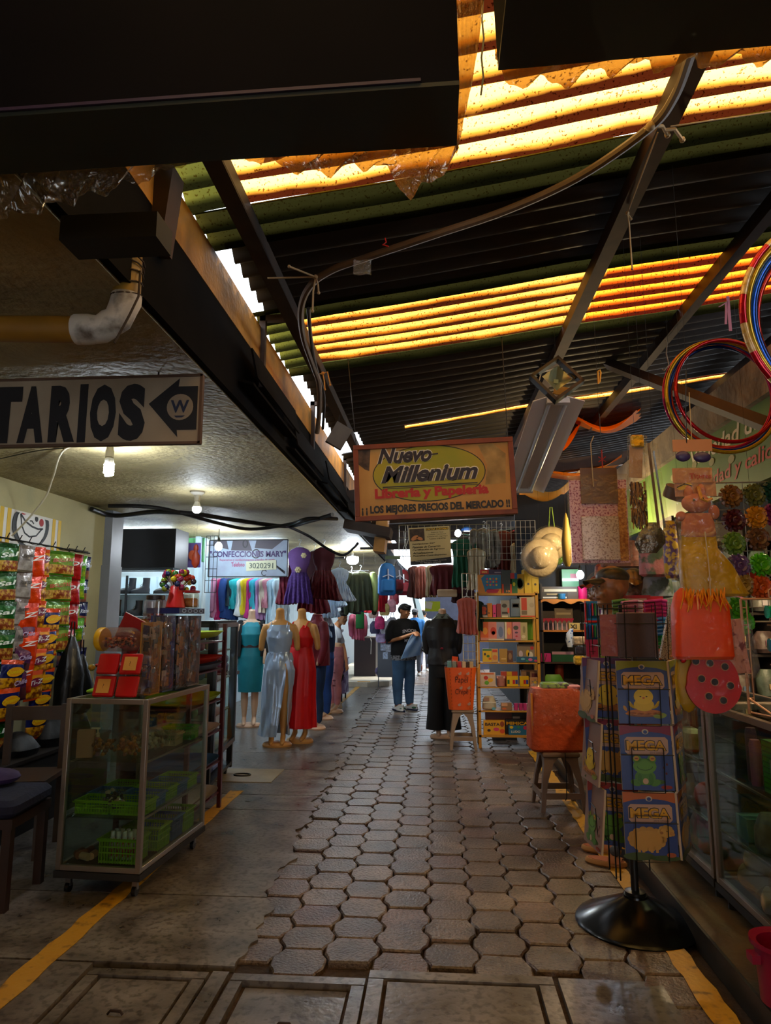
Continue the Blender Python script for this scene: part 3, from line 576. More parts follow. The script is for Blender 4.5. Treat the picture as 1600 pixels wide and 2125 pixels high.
# ================================================================ LEFT SIDE, NEAR
# --- arrow sign
def tarios():
    p=PY(416,921,2.73); zt=PY(416,778,2.73).z; zb=p.z; xr_=p.x; h=zt-zb
    t=thing('hanging_sign','cream board painted TARIOS with a black arrow hanging under the ceiling','sign',(xr_-.9,2.73,zb))
    B(mat('#a08d74',.7,var=.10,scale=5)).box((0,0,h/2),(1.8,.018,h)).build('board',t)
    f=B(mat('#5c4230',.6)); f.box((0,0,.004),(1.8,.024,.012)); f.box((0,0,h-.004),(1.8,.024,.012)); f.box((.896,0,h/2),(.012,.024,h)); f.build('frame',t)
    g=B(mat('#141317',.55)); o=Vector((.9,-.0105,0)); k=h/143.0
    def pos(px): return -(416-px)*k
    for ch,x0,x1 in (('T',-30,42),('A',37,92),('R',102,158),('I',163,180),('O',187,241),('S',247,302)):
        if ch=='I': g.prism([(pos(163),.013),(pos(180),.013),(pos(180),.275),(pos(163),.275)],o,X3,Z3,.001)
        else: g.text(ch,o+Vector((pos(x0),0,.0105*1.5)),X3,Z3,h*.83,(x1-x0)*k,0,.065)
    A=[(308,838),(370,786),(368,803),(408,803),(408,893),(368,893),(370,908)]
    # arrow pointing left with a pale disc on it
    g.prism([(pos(x),(921-y)*k) for x,y in reversed(A)],o,X3,Z3,.0012)
    g.build('lettering',t)
    d=B(mat('#8b7c68',.6)); d.disc(pos(373),(921-846)*k,27*k,27*k,o+Vector((0,-.001,0)),X3,Z3,.0015,28); d.use(mat('#1b2440',.5)); d.text('W',o+Vector((pos(373),-.003,(921-858)*k)),X3,Z3,26*k,38*k,0,.03,center=True); d.prism([(pos(362),(921-864)*k),(pos(384),(921-864)*k),(pos(378),(921-868)*k),(pos(366),(921-868)*k)],o+Vector((0,-.003,0)),X3,Z3,.001); d.build('badge',t)
    B(M_blk).tube([(-.2,0,h),(-.2,0,h+.03)],.004,6).build('hanging_wire',t); B(M_blk).tube([(.7,0,h),(.7,0,h+.03)],.004,6).build('hanging_wire',t)
tarios()
# --- bulbs on the left
bulb('light_bulb','lit white spiral bulb hanging just below the cream arrow board',PZ(229,924,2.55),'spiral',60)
bulb('light_bulb','lit round bulb on a white ceiling rose above the black roller shutter',PZ(410,1020,2.55),'mount',45)
bulb('light_bulb','lit round bulb on a black cord in front of the purple dressmaker banner',PZ(455,1098,2.55),'drop',45,.10)
bulb('light_bulb','lit wide bulb on a short cord above the white baby dresses',PZ(732,1138,2.55),'wide',45,.06)
# --- white cord from ceiling to snacks, electrical cables under the ceiling
def cable(label,pts,r,m=M_blk,cat='cable',name='cable',kind=None,group=None):
    from mathutils import Vector as V
    P=[V(p) for p in pts]; Q=[]
    for i in range(len(P)-1):
        p0=P[max(i-1,0)];p1=P[i];p2=P[i+1];p3=P[min(i+2,len(P)-1)]
        for k in range(6):
            t=k/6; Q.append(.5*((2*p1)+(-p0+p2)*t+(2*p0-5*p1+4*p2-p3)*t*t+(-p0+3*p1-3*p2+p3)*t**3))
    Q.append(P[-1]); o=B(m).tube(Q,r,8).build(name); tag(o,label,cat,group); return o
cable('cream flex looping from the ceiling down to the striped snack header',[PZ(228,924,2.53),PZ(137,930,2.535),PY(110,990,4.4),PY(95,1030,4.6),PY(60,1075,4.75),PX(25,1112,-3.2)],.007,M_cord)
cable('thin dark wire along the ceiling towards the arrow board',[PZ(0,952,2.54),PZ(80,935,2.54),PZ(137,930,2.54)],.004)
cable('thick black cable sagging across the ceiling from the grey post',[PZ(190,1056,2.51),PZ(240,1070,2.50),PZ(320,1062,2.51),PZ(400,1066,2.50),PZ(480,1078,2.49),PZ(590,1092,2.47),PZ(640,1082,2.48),PZ(690,1068,2.50)],.022)
cable('second black cable drooping under the thick one to the slab edge',[PZ(225,1050,2.52),PZ(330,1054,2.52),PZ(450,1085,2.46),PZ(520,1098,2.43),PZ(600,1088,2.46),PZ(640,1076,2.48),PZ(700,1077,2.50)],.018)
cable('black cable curving down past the burgundy dresses to a pale end',[PZ(590,1089,2.46),PY(640,1112,7.8),PY(680,1139,8.0),PY(712,1152,8.0),PY(735,1136,7.8),PY(742,1128,7.6)],.016)
# --- drain pipe
def pipe():
    t=thing('drain_pipe','stained ochre drain pipe with a dirty white elbow under the slab','pipe',(-1.1,2.0,2.3))
    o=Vector((-1.1,2.0,2.3)); m=mat('#9a6a1c',.5,var=.2,scale=4); 
    a=PY(-60,682,2.0)-o; b1=PY(165,684,2.0)-o; c1=PY(205,683,2.0)-o; d1=PY(245,662,2.0)-o; e1=PY(262,625,2.0)-o; f1=PY(266,570,2.0)-o; g1=PY(268,500,2.0)-o
    r=.043; B(m).tube([a,b1],r,18).build('long_pipe',t); 
    B(mat('#c9bfae',.5,col2='#5a4a3a',scale=14,thresh=(.3,.5))).tube([b1+Vector((-.01,0,0)),b1+Vector((.035,0,0)),c1+Vector((.01,0,0)),lerp(c1,d1,.6),d1,lerp(d1,e1,.6),e1,e1+(f1-e1)*.2],[r*1.14,r*1.14,r*1.06,r*1.06,r*1.06,r*1.06,r*1.12,r*1.12],18).build('elbow',t)
    B(mat('#a8802c',.5,col2='#4a3418',scale=9,thresh=(.35,.6))).tube([e1,f1,g1],r,18).build('down_pipe',t)
    w=B(mat('#3a2a1c',.8)); 
    for k in range(5):
        z=lerp(e1.z+.02,f1.z+.05,k/4); w.tube([(e1.x+(r+.004)*math.cos(q)+.001*k,e1.y+(r+.004)*math.sin(q),z+.012*math.sin(q+k)) for q in [i*PI/6 for i in range(13)]],.003,5)
    w.tube([f1+Vector((.05,-.02,0)),e1+Vector((.055,-.03,0)),e1+Vector((.03,-.03,-.06)),e1+Vector((-.01,-.04,-.16))],.004,5); w.build('wire_binding',t)
pipe()
# dark cut beam stub over the pipe and a board nailed to the slab edge
c=B(mat('#15100c',.8,var=.3)); a_=PZ(122,498,2.475);b_=PZ(330,498,2.475); c.box(((a_.x+b_.x)/2,a_.y+.05,2.51),(b_.x-a_.x,.10,.07)); tag(c.build('wooden_block'),'black timber block fixed to the slab above the drain pipe','timber block')
c=B(mat('#3b2412',.7,var=.3)); q=PX(350,440,-.93); c.box((-.95,q.y,q.z),(.07,.10,.30),(0,.1,0)); tag(c.build('wooden_post'),'short brown post nailed against the ochre fascia near the dark awning','post')
# --- snack wall
def snackwall():
    hx=-3.16
    hb=thing('snack_header','yellow and white striped card header with a round smiling face','header card',(-3.28,4.9,2.10)); 
    y0=PX(0,1050,-3.27).y-.35; y1=PX(127,1085,-3.27).y; z0=PX(60,1128,-3.27).z-.02; z1=PX(60,1064,-3.27).z; o=Vector((.008,0,0)); U=Y3;V=Z3
    g=B(mat('#e8e4da',.5)); g.box((0,(y0+y1)/2-4.9,(z0+z1)/2-2.1),(.006,y1-y0,z1-z0)); g.build('card',hb)
    g=B(mat('#e0b400',.5)); L=y1-y0
    yf=PX(65,1095,-3.27).y-4.9
    y=y0-4.9+.015
    while y<y1-4.9-.02:
        if abs(y-yf)>.26: g.prism([(y,z0-2.1),(y+.045,z0-2.1),(y+.045,z1-2.1),(y,z1-2.1)],(.004,0,0),U,V,.002)
        y+=.088
    g.build('stripes',hb)['kind']='stuff'
    def M2(x,y): p=PX(x,y,-3.27); return (p.y-4.9,p.z-2.1)
    def oval(cx,cy,rx,ry,n=36): return [M2(cx+rx*math.cos(-2*PI*i/n),min(1132,max(1052+.28*(cx+rx*math.cos(-2*PI*i/n)),cy+ry*math.sin(-2*PI*i/n)))) for i in range(n)]
    g=B(mat('#111114',.5)); g.prism(oval(64,1090,38,48),(.008,0,0),U,V,.002); g.use(mat('#f0efec',.5)); g.prism(oval(64,1090,30,44),(.011,0,0),U,V,.002)
    g.use(mat('#111114',.5)); oo=(.014,0,0)
    g.line([M2(*p) for p in ((42,1066),(52,1082),(66,1093),(78,1098),(88,1098))],.014,oo,U,V); g.line([M2(*p) for p in ((42,1066),(44,1090),(50,1106),(60,1114),(74,1112),(86,1098))],.012,oo,U,V)
    g.prism(oval(75,1077,3.2,6,14),oo,U,V,.002); g.line([M2(*p) for p in ((61,1081),(65,1081),(69,1087))],.010,oo,U,V); g.use(mat('#b01818',.5)); g.prism(oval(85,1085,4.5,8,14),oo,U,V,.002); g.prism(oval(49,1064,5,4,12),oo,U,V,.002)
    g.build('face',hb)
    # black hook bar
    r=thing('hook_rail','black wire rail with bent hooks on the cream wall above the snacks','hook rail',(-3.27,5.2,2.09))
    g=B(M_blk); g.tube([(0,-1.1,0),(0,.95,0)],.006,6); g.build('bar',r)
    cols=[ # px x centre, y top, pitch(m), n, kind, offset X
      (12,1112,.21,9,'green',0),(38,1118,.20,6,'silver',.04),(58,1122,.215,5,'orange',.05),(80,1128,.205,4,'tort',.02),(108,1130,.205,4,'ebo',.06),(137,1134,.205,6,'red',.05),(154,1138,.18,6,'lime',.02),(170,1140,.20,5,'navy',.0)]
    pos=['at the far left','second from the left','third from the left','fourth from the left','in the rail middle','left of the lime strip','second from the post','nearest the post']
    for ci,(px,py,pit,n,kind,ox) in enumerate(cols):
        p=PX(px,py,hx); g=make_packet(kind); 
        hk=B(M_blk); hk.tube([(.0,p.y-5.2,0),(.06,p.y-5.2,-.02),(.12,p.y-5.2,-.02),(.14,p.y-5.2,.02)],.004,6); hk.build('hook',r)
        first=None
        for k in range(n):
            lab='%s, %s down, strip %s'%(PK_DEF[kind]['d'],ORD[k],pos[ci]); z=2.07-.04-PK_DEF[kind]['a']['h']-k*pit; yy=p.y+rnd(-.012,.012)-(.02*k if kind in('orange','tort') else 0)
            if first is None:
                first=g.build('snack_packet',None); first=tag(first,lab,'snack packet','snack packets on the hook rail'); o=first
            else:
                o=first.copy(); COL.objects.link(o); o['label']=lab
            o.location=(hx+ox+.03+rnd(-.01,.01),yy,z); o.rotation_euler=(rnd(-.06,.06),rnd(-.05,.05),PI/2-.25+rnd(-.2,.2))
    # lower strips of cheese puffs and purple packets
    lows=[((103,1290),(75,1500),6,'puff','the low strip by the black bags'),((22,1400),(15,1460),2,'puff','at the lower left by the chair'),((52,1320),(38,1420),3,'purple','the dim lower left strip'),((85,1330),(70,1420),3,'tort','the low strip left of the puffs'),((128,1305),(140,1400),3,'navy','the curling strip by the bags')]
    for (a,b,n,kind,where) in lows:
        A=PX(*a,hx+.08); Bq=PX(*b,hx+.10); g=make_packet(kind); first=None
        for k in range(n):
            t=k/max(1,n-1); q=A.lerp(Bq,t); lab='%s, %s down %s'%(PK_DEF[kind]['d'],ORD[k],where)
            if first is None: first=tag(g.build('snack_packet'),lab,'snack packet','snack packets on the hook rail'); o=first
            else: o=first.copy(); COL.objects.link(o); o['label']=lab
            o.location=(q.x,q.y,q.z-.12); o.rotation_euler=(0,rnd(-.08,.08),PI/2-.3)
snackwall()
# black bags hanging below, wooden stool and padded chair in the dark corner
for (px,py,w,h,lab) in ((145,1400,.30,.62,'large black plastic bag hanging from the snack rail'),(165,1420,.22,.5,'black sack hanging behind the large black bag by the post')):
    p=PX(px,py,-3.02); t=thing('black_bag',lab,'bag',(p.x,p.y,p.z-h/2),PI/2)
    B(mat('#0b0b0c',.35,bump=.6,bscale=9)).loft([(0,0,0,w*.3,.05),(0,0,.05,w*.5,.09),(0,0,h*.5,w*.45,.10),(0,0,h*.85,w*.28,.05),(0,0,h,w*.08,.02)],20,fold=lambda i,a:1+.07*math.sin(5*a+i)).build('sack',t)
    B(M_blk).tube([(-.03,0,h),(-.02,0,h+.12),(.02,0,h+.12),(.03,0,h)],.006,6).build('handle',t)
def chair():
    t=thing('padded_chair','dark chair with navy cushion in the shadow beside the glass case','chair',(-2.45,3.75,0),.1)
    m=mat('#2c160a',.5,var=.2); B(mat('#12152e',.85,var=.2,scale=12,bump=.3)).rbox((0,0,.50),(.46,.46,.09),.06).build('seat_cushion',t); B(m).box((0,0,.43),(.44,.44,.05)).build('seat_frame',t)
    for x in (-1,1):
        for y in (-1,1): B(m).box((x*.19,y*.19,.205),(.045,.045,.41)).build('leg',t)
    B(mat('#14101c',.85,var=.2)).rbox((-.2,0,.78),(.07,.42,.44),.03).build('backrest',t)
chair()
t=thing('added_dark_cabinet','near black low cabinet against the cream wall under the snack packets','cabinet',(-3.08,4.75,0)); B(mat('#0e0b0a',.7,var=.2)).box((0,0,.24),(.36,2.5,.48)).build('cabinet_body',t); B(mat('#1c120c',.6)).box((0,0,.492),(.38,2.54,.024)).build('top_board',t)  # cabinet and its bundles added to darken the corner under the snacks
for i_,(y_,w_,h_) in enumerate(((5.3,.34,.22),(4.9,.3,.16),(5.65,.22,.28))): tag(B(mat('#0d0c0e',.5,bump=.5,bscale=10)).loft([(0,0,0,w_*.45,.13),(0,0,h_*.3,w_*.5,.15),(0,0,h_*.8,w_*.35,.09),(0,0,h_,w_*.12,.03)],18,fold=lambda i,a:1+.06*math.sin(5*a+i)).build('black_bundle'),['wide','low','tall'][i_]+' black bundle on the added dark cabinet under the snacks','bundle',loc=(-3.06,y_,.504),rz=PI/2)
def side_table():
    t=thing('wooden_stool','dark brown wooden stool at the left edge of the floor','stool',(-2.66,3.9,0),.05); m=mat('#34190b',.5,var=.2)
    B(m).rbox((0,0,.56),(.36,.4,.05),.02).build('seat',t)
    for x in (-1,1):
        for y in (-1,1): B(m).box((x*.14,y*.16,.27),(.05,.05,.54)).build('leg',t)
    B(m).box((.14,0,.2),(.03,.3,.04)).build('stretcher',t)
t=thing('wooden_chair','light wooden chair frame behind the low snack strips','chair',(-2.72,4.45,0),.2); m=mat('#3a2410',.5,var=.2)
for x in (-1,1):
    for y in (-1,1): B(m).box((x*.18,y*.18,.45 if y>0 else .23),(.04,.04,.9 if y>0 else .46)).build('leg',t)
B(m).box((0,0,.46),(.42,.42,.03)).build('seat',t); B(m).box((0,.18,.84),(.36,.03,.09)).build('top_rail',t)
tag(B(mat('#3a2450',.8,var=.2,bump=.3,bscale=10)).ell((-2.55,3.9,.585),(.14,.12,.045),16,8).build('folded_cloth'),'crumpled purple cloth on the navy cushioned chair','cloth')
# --- glass case on castors
CASE=display_case('display_case','small aluminium framed glass case on castors with green baskets inside',(-1.825,4.22,0),-.06,.49,.88,1.04,.13,(.40,.70))
cR=Matrix.Rotation(-.06,4,'Z'); 
def inC(x,y,z): v=cR@Vector((x,y,z)); return Vector((-1.825,4.22,0))+v
GB='green baskets in the left glass case'
def place_basket(cols,spots,grp,size,where):
    protos={}
    for (c,x,y,z,rz,lab) in spots:
        if c not in protos: o=basket(cols[c],*size).build('basket'); protos[c]=o
        else: o=protos[c].copy(); COL.objects.link(o)
        tag(o,lab,'basket',grp); q=inC(x,y,z); o.location=q; o.rotation_euler=(0,0,-.06+rz)
place_basket({'g':'#8cc41c','b':'#3c78b0'},[
 ('g',-.10,-.29,.404,0,'lime basket of small sweets at the front left of the middle shelf'),('g',.115,-.29,.404,0,'lime basket at the front right corner of the middle shelf'),
 ('b',.10,-.14,.404,0,'blue basket second in the row along the middle shelf side pane'),('g',.10,.02,.404,0,'lime basket third in the row along the middle shelf side pane'),('b',.10,.17,.404,0,'blue basket fourth in the row along the middle shelf side pane'),('g',.10,.32,.404,0,'lime basket at the far end of the middle shelf'),
 ('b',-.12,-.12,.404,0,'blue basket behind the front left basket on the middle shelf'),('g',-.12,.06,.404,0,'lime basket at the back left of the middle shelf')],'baskets on the middle shelf of the glass case',(.205,.145,.07),'')
place_basket({'g':'#86bb1c','b':'#3a6ea8'},[
 ('g',.085,-.32,.16,0,'tall lime basket of bottles at the bottom front corner of the case'),('g',.11,-.10,.16,0,'tall lime basket second along the case floor'),('b',.11,.08,.16,0,'tall blue crate midway along the case floor'),('g',.11,.25,.16,0,'tall lime crate near the far end of the case floor')],'crates on the floor of the glass case',(.22,.15,.13),'')
# candy bags on upper shelf, bottles below
def candybag(col,lab,q,s=1.0,cat='sweet bag'):
    t=thing('sweet_bag',lab,cat,q,rnd(-.5,.5)); r=random.Random(int(q.x*1000+q.y*777)); g=MB()
    for i in range(46):
        a=r.uniform(0,2*PI);rad=.055*s*math.sqrt(r.random()); g.use(mat(r.choice(col),.35)); g.ell((rad*math.cos(a),rad*math.sin(a),.012+r.random()*.085*s),(.013,.011,.010),7,5,(r.random()*3,r.random()*3,0))
    o=g.build('sweets',t); o['kind']='stuff'
    B(wrap(haze=.05)).loft([(0,0,0,.055*s,.05*s),(0,0,.01,.066*s,.06*s),(0,0,.10*s,.064*s,.06*s),(0,0,.125*s,.03*s,.025*s),(0,0,.14*s,.01,.01),(0,0,.165*s,.03*s,.012),(0,0,.19*s,.04*s,.008)],16,fold=lambda i,a:1+.06*math.sin(6*a+i)).build('clear_bag',t)
    return t
BR=['#7a3c12','#9a5418','#5c2a0e','#b8742a']; OR=['#c06a14','#d68a28','#a8500e']; WH=['#c8b8a0','#8a6a48','#d8cfc0']
candybag(BR,'clear bag of dark brown sweets on the upper shelf, front left',inC(-.06,-.33,.705),1.1); candybag(OR,'clear bag of amber sweets on the upper shelf by the corner post',inC(.09,-.33,.705),1.1)
candybag(WH,'tall clear bag of pale sweets behind the side pane upper shelf',inC(.13,-.19,.705),1.15); candybag(BR,'clear bag of brown sweets in the middle of the upper shelf',inC(.02,-.18,.705),1.0); candybag(WH,'small clear bag of pale nuts midway along the upper shelf',inC(.13,-.06,.705),.95)
o=basket('#c9b48a',.15,.12,.07).build('basket'); tag(o,'cream basket with pastries on the upper shelf of the glass case','basket',loc=inC(.12,.10,.705)); o=basket('#4fae28',.2,.12,.08).build('basket'); tag(o,'bright green basket at the far end of the upper shelf','basket',loc=inC(.11,.31,.705))
c=B(mat('#a97a58',.8)); c.box((0,0,.075),(.09,.06,.15),(0,0,.3)); tag(c.build('paper_card'),'brown paper card leaning on the upper shelf of the case','card',loc=inC(-.17,-.34,.705))
t=thing('pump_bottle','pink bottle with a pump top on the upper shelf','bottle',inC(-.125,-.30,.705)); B(mat('#b06a70',.4)).lathe([(.02,0),(.022,.01),(.022,.09),(.01,.105)],n=14).build('bottle_body',t); B(mat('#d8c8a8',.4)).lathe([(.012,.105),(.012,.125),(.005,.13),(.005,.15)],n=10).box((-.012,0,.153),(.05,.014,.01)).build('pump',t)
pr=None
for i in range(8):
    lab='small white capped bottle in the lime basket, %s of eight'%ORD[i]; q=inC(.03+.035*(i%4),-.345+.04*(i//4),.17)
    if pr is None:
        pr=thing('small_bottle',lab,'bottle',q,0,'white capped bottles in the low lime basket'); B(mat('#c8ccd8',.3,col2='#b02a38',scale=30,thresh=(.45,.55))).lathe([(.013,0),(.016,.01),(.016,.10),(.008,.125)],n=12).build('bottle_body',pr); B(M_wht).lathe([(.011,.12),(.012,.123),(.012,.145),(.009,.147)],n=12).build('cap',pr)
    else: dup(pr,q,label=lab)
t=candybag(['#1c1614','#3a2c20','#c0b090'],'black and silver wrapped sweets heaped in the middle shelf basket',inC(.0,-.31,.42),1.0)
for i,(x,y,c) in enumerate(((-.16,-.33,'#8a4a30'),(-.12,-.36,'#b0906a'),(-.19,-.30,'#5a2a1c'),(-.09,-.33,'#c08a60'),(-.15,-.27,'#7a3a24'))):
    o=B(mat(c,.5)).lathe([(.012,-.03),(.02,-.028),(.02,.028),(.012,.03)],n=12,ax='x').build('toy_roll'); tag(o,'small %s rolled sweet on the case floor, %s from the left'%(['brick red','tan','dark brown','sandy','rust'][i],ORD[[1,2,0,4,3][i]]),'sweet',loc=inC(x,y,.18),rz=rnd(0,3))
# --- things standing on the case
def lidbox(lab,q,rz,sticker):
    t=thing('lidded_tub',lab,'tub',q,rz,'red lidded sweet tubs on the glass case'); 
    # tub lies on its back: the lid faces the camera and leans
    B(glass('#e8d8d4',.10,.08,haze=.10,name='clear_plastic')).rbox((0,.055,.055),(.115,.11,.105),.015,(-.25,0,0)).build('tub_body',t)
    g=MB(); r=random.Random(int(q.x*999)); 
    for i in range(40): g.use(mat(r.choice(['#8a2418','#b87a3a','#5a2018','#c8a070']),.4)); g.ell((r.uniform(-.045,.045),r.uniform(.01,.10),r.uniform(.012,.04)),(.010,.009,.008),6,4)
    o=g.build('sweets',t); o['kind']='stuff'
    B(mat('#c0100e',.35,var=.05)).rbox((0,0,.058),(.128,.022,.118),.02,(-.30,0,0)).build('lid',t)
    if sticker: B(mat('#d8933a',.6)).box((0,-.0125,.062),(.078,.003,.078),(-.30,0,0)).use(mat('#6a3a10',.6)).text('?',(0,-.018,.05),X3,Vector((0,.3,.95)),.025,center=True).build('sticker',t)
h=1.045
lidbox('red lidded tub with an orange sticker, lower left of the four',inC(-.055,-.38,h),-.06,True); lidbox('plain red lidded tub, lower right of the four',inC(.085,-.38,h),-.06,False)
lidbox('plain red lidded tub, upper left of the four',inC(-.05,-.36,h+.125),-.06,False); lidbox('red lidded tub with a cream sticker, upper right of the four',inC(.09,-.36,h+.125),-.06,True)
def jar_side():
    t=thing('sweet_jar','clear jar of brown sweets lying on its side with a yellow lid','jar',inC(-.02,-.28,h+.32),-.10)
    B(glass('#f0e0d8',.1,.05,haze=.05,name='clear_plastic')).lathe([(.06,-.11),(.07,-.10),(.072,.05),(.066,.085),(.05,.10)],n=24,ax='x').build('jar_body',t)
    B(mat('#e0a80c',.4)).lathe([(.066,-.145),(.07,-.14),(.07,-.115),(.066,-.108)],n=24,ax='x').build('lid',t)
    g=MB(); r=random.Random(5)
    for i in range(130):
        x=r.uniform(-.10,.08); a=r.uniform(0,PI); d=.058*math.sqrt(r.random()); g.use(mat(r.choice(['#7a2a14','#c05a20','#4a1a10','#b88050']),.35)); g.ell((x,d*math.cos(a),-abs(d*math.sin(a))*.95+.008),(.010,.008,.008),6,4)
    o=g.build('sweets',t); o['kind']='stuff'
jar_side()
c=B(mat('#a01418',.4)); c.box((0,0,.09),(.17,.012,.21),(.15,.45,0)); c.use(mat('#d8c8b8',.5)); c.box((0,.004,.09),(.172,.006,.212),(.15,.45,0)); tag(c.build('red_folder'),'red plastic folder tilted behind the sweet jar on its side','folder',loc=inC(-.02,-.18,h+.26))
t=thing('plastic_box','clear plastic box with a red lid on a lime tray','box',inC(-.16,-.05,h),.2); B(mat('#9ad02a',.4)).rbox((0,0,.008),(.30,.24,.016),.02).build('tray',t); B(glass('#e0dcd8',.1,.1,haze=.25,hazecol='#a0a0a0',name='frosted_plastic')).rbox((0,0,.085),(.22,.17,.13),.02).build('box_body',t); B(mat('#b01822',.4)).rbox((0,0,.158),(.235,.185,.02),.02).build('lid',t); B(mat('#7a6a50',.6,var=.4,scale=20)).rbox((0,0,.05),(.17,.12,.06),.02).build('contents',t)
t=thing('lollipop','loose lollipop standing in front of the clear box','lollipop',inC(-.20,-.22,h)); B(M_wht).cyl((0,0,0),(-.03,0,.13),.002).build('stick',t); B(mat('#c88a18',.3,col2='#3a7a28',scale=40)).ell((-.035,0,.15),(.022,.018,.02)).build('wrapped_sweet',t)
def acrylic(lab,x,y,w,d,hh,side,cards,z=h):
    t=thing('card_display',lab,'display box',inC(x,y,z),-.06); 
    B(mat(side,.35)).box((-w/2,0,hh/2),(.008,d,hh)).box((0,0,.004),(w,d,.008)).box((0,d/2,hh/2),(w,.006,hh)).build('side_panel',t)
    B(glass('#eeeef2',.10,.05,haze=.03,name='clear_plastic',bump=.3,bscale=9)).box((w/2,0,hh/2),(.003,d,hh)).box((0,-d/2,hh/2),(w,.003,hh)).build('clear_front',t)
    g=MB(); r=random.Random(int(x*5000+y*900))
    for i in range(cards*6):
        g.use(mat(r.choice(['#2a2420','#8a5a2c','#c88a4a','#3c3048','#a0684a','#6a7a78','#d8b890','#20242c']),.4)); a=r.uniform(.02,hh-.06); b=r.uniform(-d/2+.02,d/2-.03)
        g.box((w/2-.012-.01*r.random(),b,a+.02),(.004,r.uniform(.03,.06),r.uniform(.03,.07)),(r.uniform(-.3,.3),0,0)); g.box((r.uniform(-w/2+.02,w/2-.03),-d/2+.01+.01*r.random(),a+.02),(r.uniform(.02,.04),.004,r.uniform(.03,.07)),(0,r.uniform(-.3,.3),0))
    o=g.build('hanging_trinkets',t); o['kind']='stuff'
acrylic('tall amber edged clear box behind the red lidded tubs',.135,-.22,.07,.12,.42,'#c88a20',5)
acrylic('tall clear box with a glossy blue side on the glass case',.13,-.06,.09,.14,.46,'#0c2c7a',7)
acrylic('tall clear box of dark trinkets next to the blue sided one',.13,.12,.10,.16,.46,'#2a2a30',10)
acrylic('clear box of pale trinkets at the far end of the glass case',.13,.31,.10,.18,.46,'#7a7478',9)
c=B(mat('#10164a',.4)); c.box((0,0,.02),(.22,.40,.035)); c.use(mat('#a8c0e8',.4)); 
for i in range(4): c.ring(-.13+i*.09,.02,.03,.010,.005,(.1105,0,0),Y3,Z3,.001,12)
tag(c.build('blue_strip'),'navy shelf strip lying across the clear boxes','shelf strip',loc=inC(.10,.18,h+.47),rz=-.06)
def vase():
    t=thing('lollipop_stand','red cone stand bristling with wrapped lollipops','lollipop stand',inC(.10,.16,h+.51)); 
    B(mat('#c40c10',.4)).lathe([(.062,0),(.064,.004),(.036,.14),(.026,.15)],n=24).build('cone',t); r=random.Random(4)
    for i in range(58):
        a=r.uniform(0,2*PI); el=r.uniform(.3,1.35); d=Vector((math.cos(a)*math.cos(el),math.sin(a)*math.cos(el),math.sin(el))); s=Vector((math.cos(a)*.03,math.sin(a)*.03,.07+.08*math.sin(el))); e=s+d*r.uniform(.06,.10)
        st=B(M_wht).cyl(s,e,.0018,n=5).build('stick',t); B(mat(r.choice(['#c8b414','#2a6a24','#8a1a4a','#1a2a5a','#b03018','#7a8a18','#2a1a2a']),.25)).ell(e,(.020,.017,.020),8,6).build('wrapped_sweet',st)
vase()
t=thing('sweet_jar','square clear jar of red and blue sweets with a dark lid','jar',inC(.03,.02,h+.42)); B(glass('#f0e8e8',.1,.05,haze=.05,name='clear_plastic')).rbox((0,0,.07),(.12,.12,.14),.02).build('jar_body',t); B(mat('#1c0c0a',.4)).lathe([(.055,.14),(.058,.142),(.058,.165),(.054,.168)],n=22).build('lid',t)
g=MB(); r=random.Random(9)
for i in range(50): g.use(mat(r.choice(['#a01830','#24307a','#c84a5a','#701020']),.3)); g.ell((r.uniform(-.045,.045),r.uniform(-.045,.045),r.uniform(.01,.05)),.011,6,4)
g.build('sweets',t)['kind']='stuff'
t=thing('sweet_jar','clear jar of yellow sweets right of the red cone','jar',inC(.17,.24,h+.51)); B(glass('#f0e8d8',.1,.05,haze=.05,name='clear_plastic')).rbox((0,0,.05),(.09,.09,.10),.015).build('jar_body',t); B(mat('#b01018',.4)).rbox((0,0,.108),(.094,.094,.016),.015).build('lid',t); B(mat('#d89a10',.4,col2='#a86a08',scale=40,bump=.8,bscale=30)).rbox((0,0,.035),(.08,.08,.06),.015).build('sweets',t)
c=B(mat('#c8901c',.4)).box((0,0,.05),(.07,.07,.10)).use(mat('#8a5a10',.4)).box((0,0,.10),(.05,.05,.02)); tag(c.build('yellow_carton'),'small ochre carton under the square sweet jar','carton',loc=inC(.0,-.10,h+.33))
# --- dark red rack with stacked trays, then the black framed cabinet
RK=thing('tray_rack','dark red metal rack of coloured trays behind the glass case','rack',(-1.98,5.15,0))
m=mat('#4a0c10',.4)
for x in (-.24,.24):
    for y in (-.38,.38): B(m).box((x,y,.72),(.03,.03,1.44)).build('post',RK)
for z in (.12,.36,.60,.84,1.08,1.30): B(m).box((0,0,z),(.48,.76,.012)).build('shelf',RK)
B(m).box((-.24,0,.75),(.01,.74,1.3)).build('back_panel',RK)
for i,(z,c,n) in enumerate(((.128,'#b8b4c0','white'),(.368,'#3a64a8','blue'),(.608,'#c8b8c4','pale pink'),(.848,'#a8c81c','lime'),(1.088,'#4a5a80','slate blue'),(1.20,'#d8301c','red'),(1.33,'#b8d820','bright lime'))):
    if i==5: z=1.14
    t=B(mat(c,.4)).loft([(0,0,0,.14,.24),(0,0,.012,.20,.30),(0,0,.05,.245,.34),(0,0,.055,.25,.345)],28,caps=False,pw=4).loft([(0,0,.004,.13,.23),(0,0,.006,.13,.23)],28,pw=4).build('tray'); tag(t,'%s plastic tray jutting from the dark red rack'%n,'tray','trays on the red rack',loc=(-1.94,5.15,z))
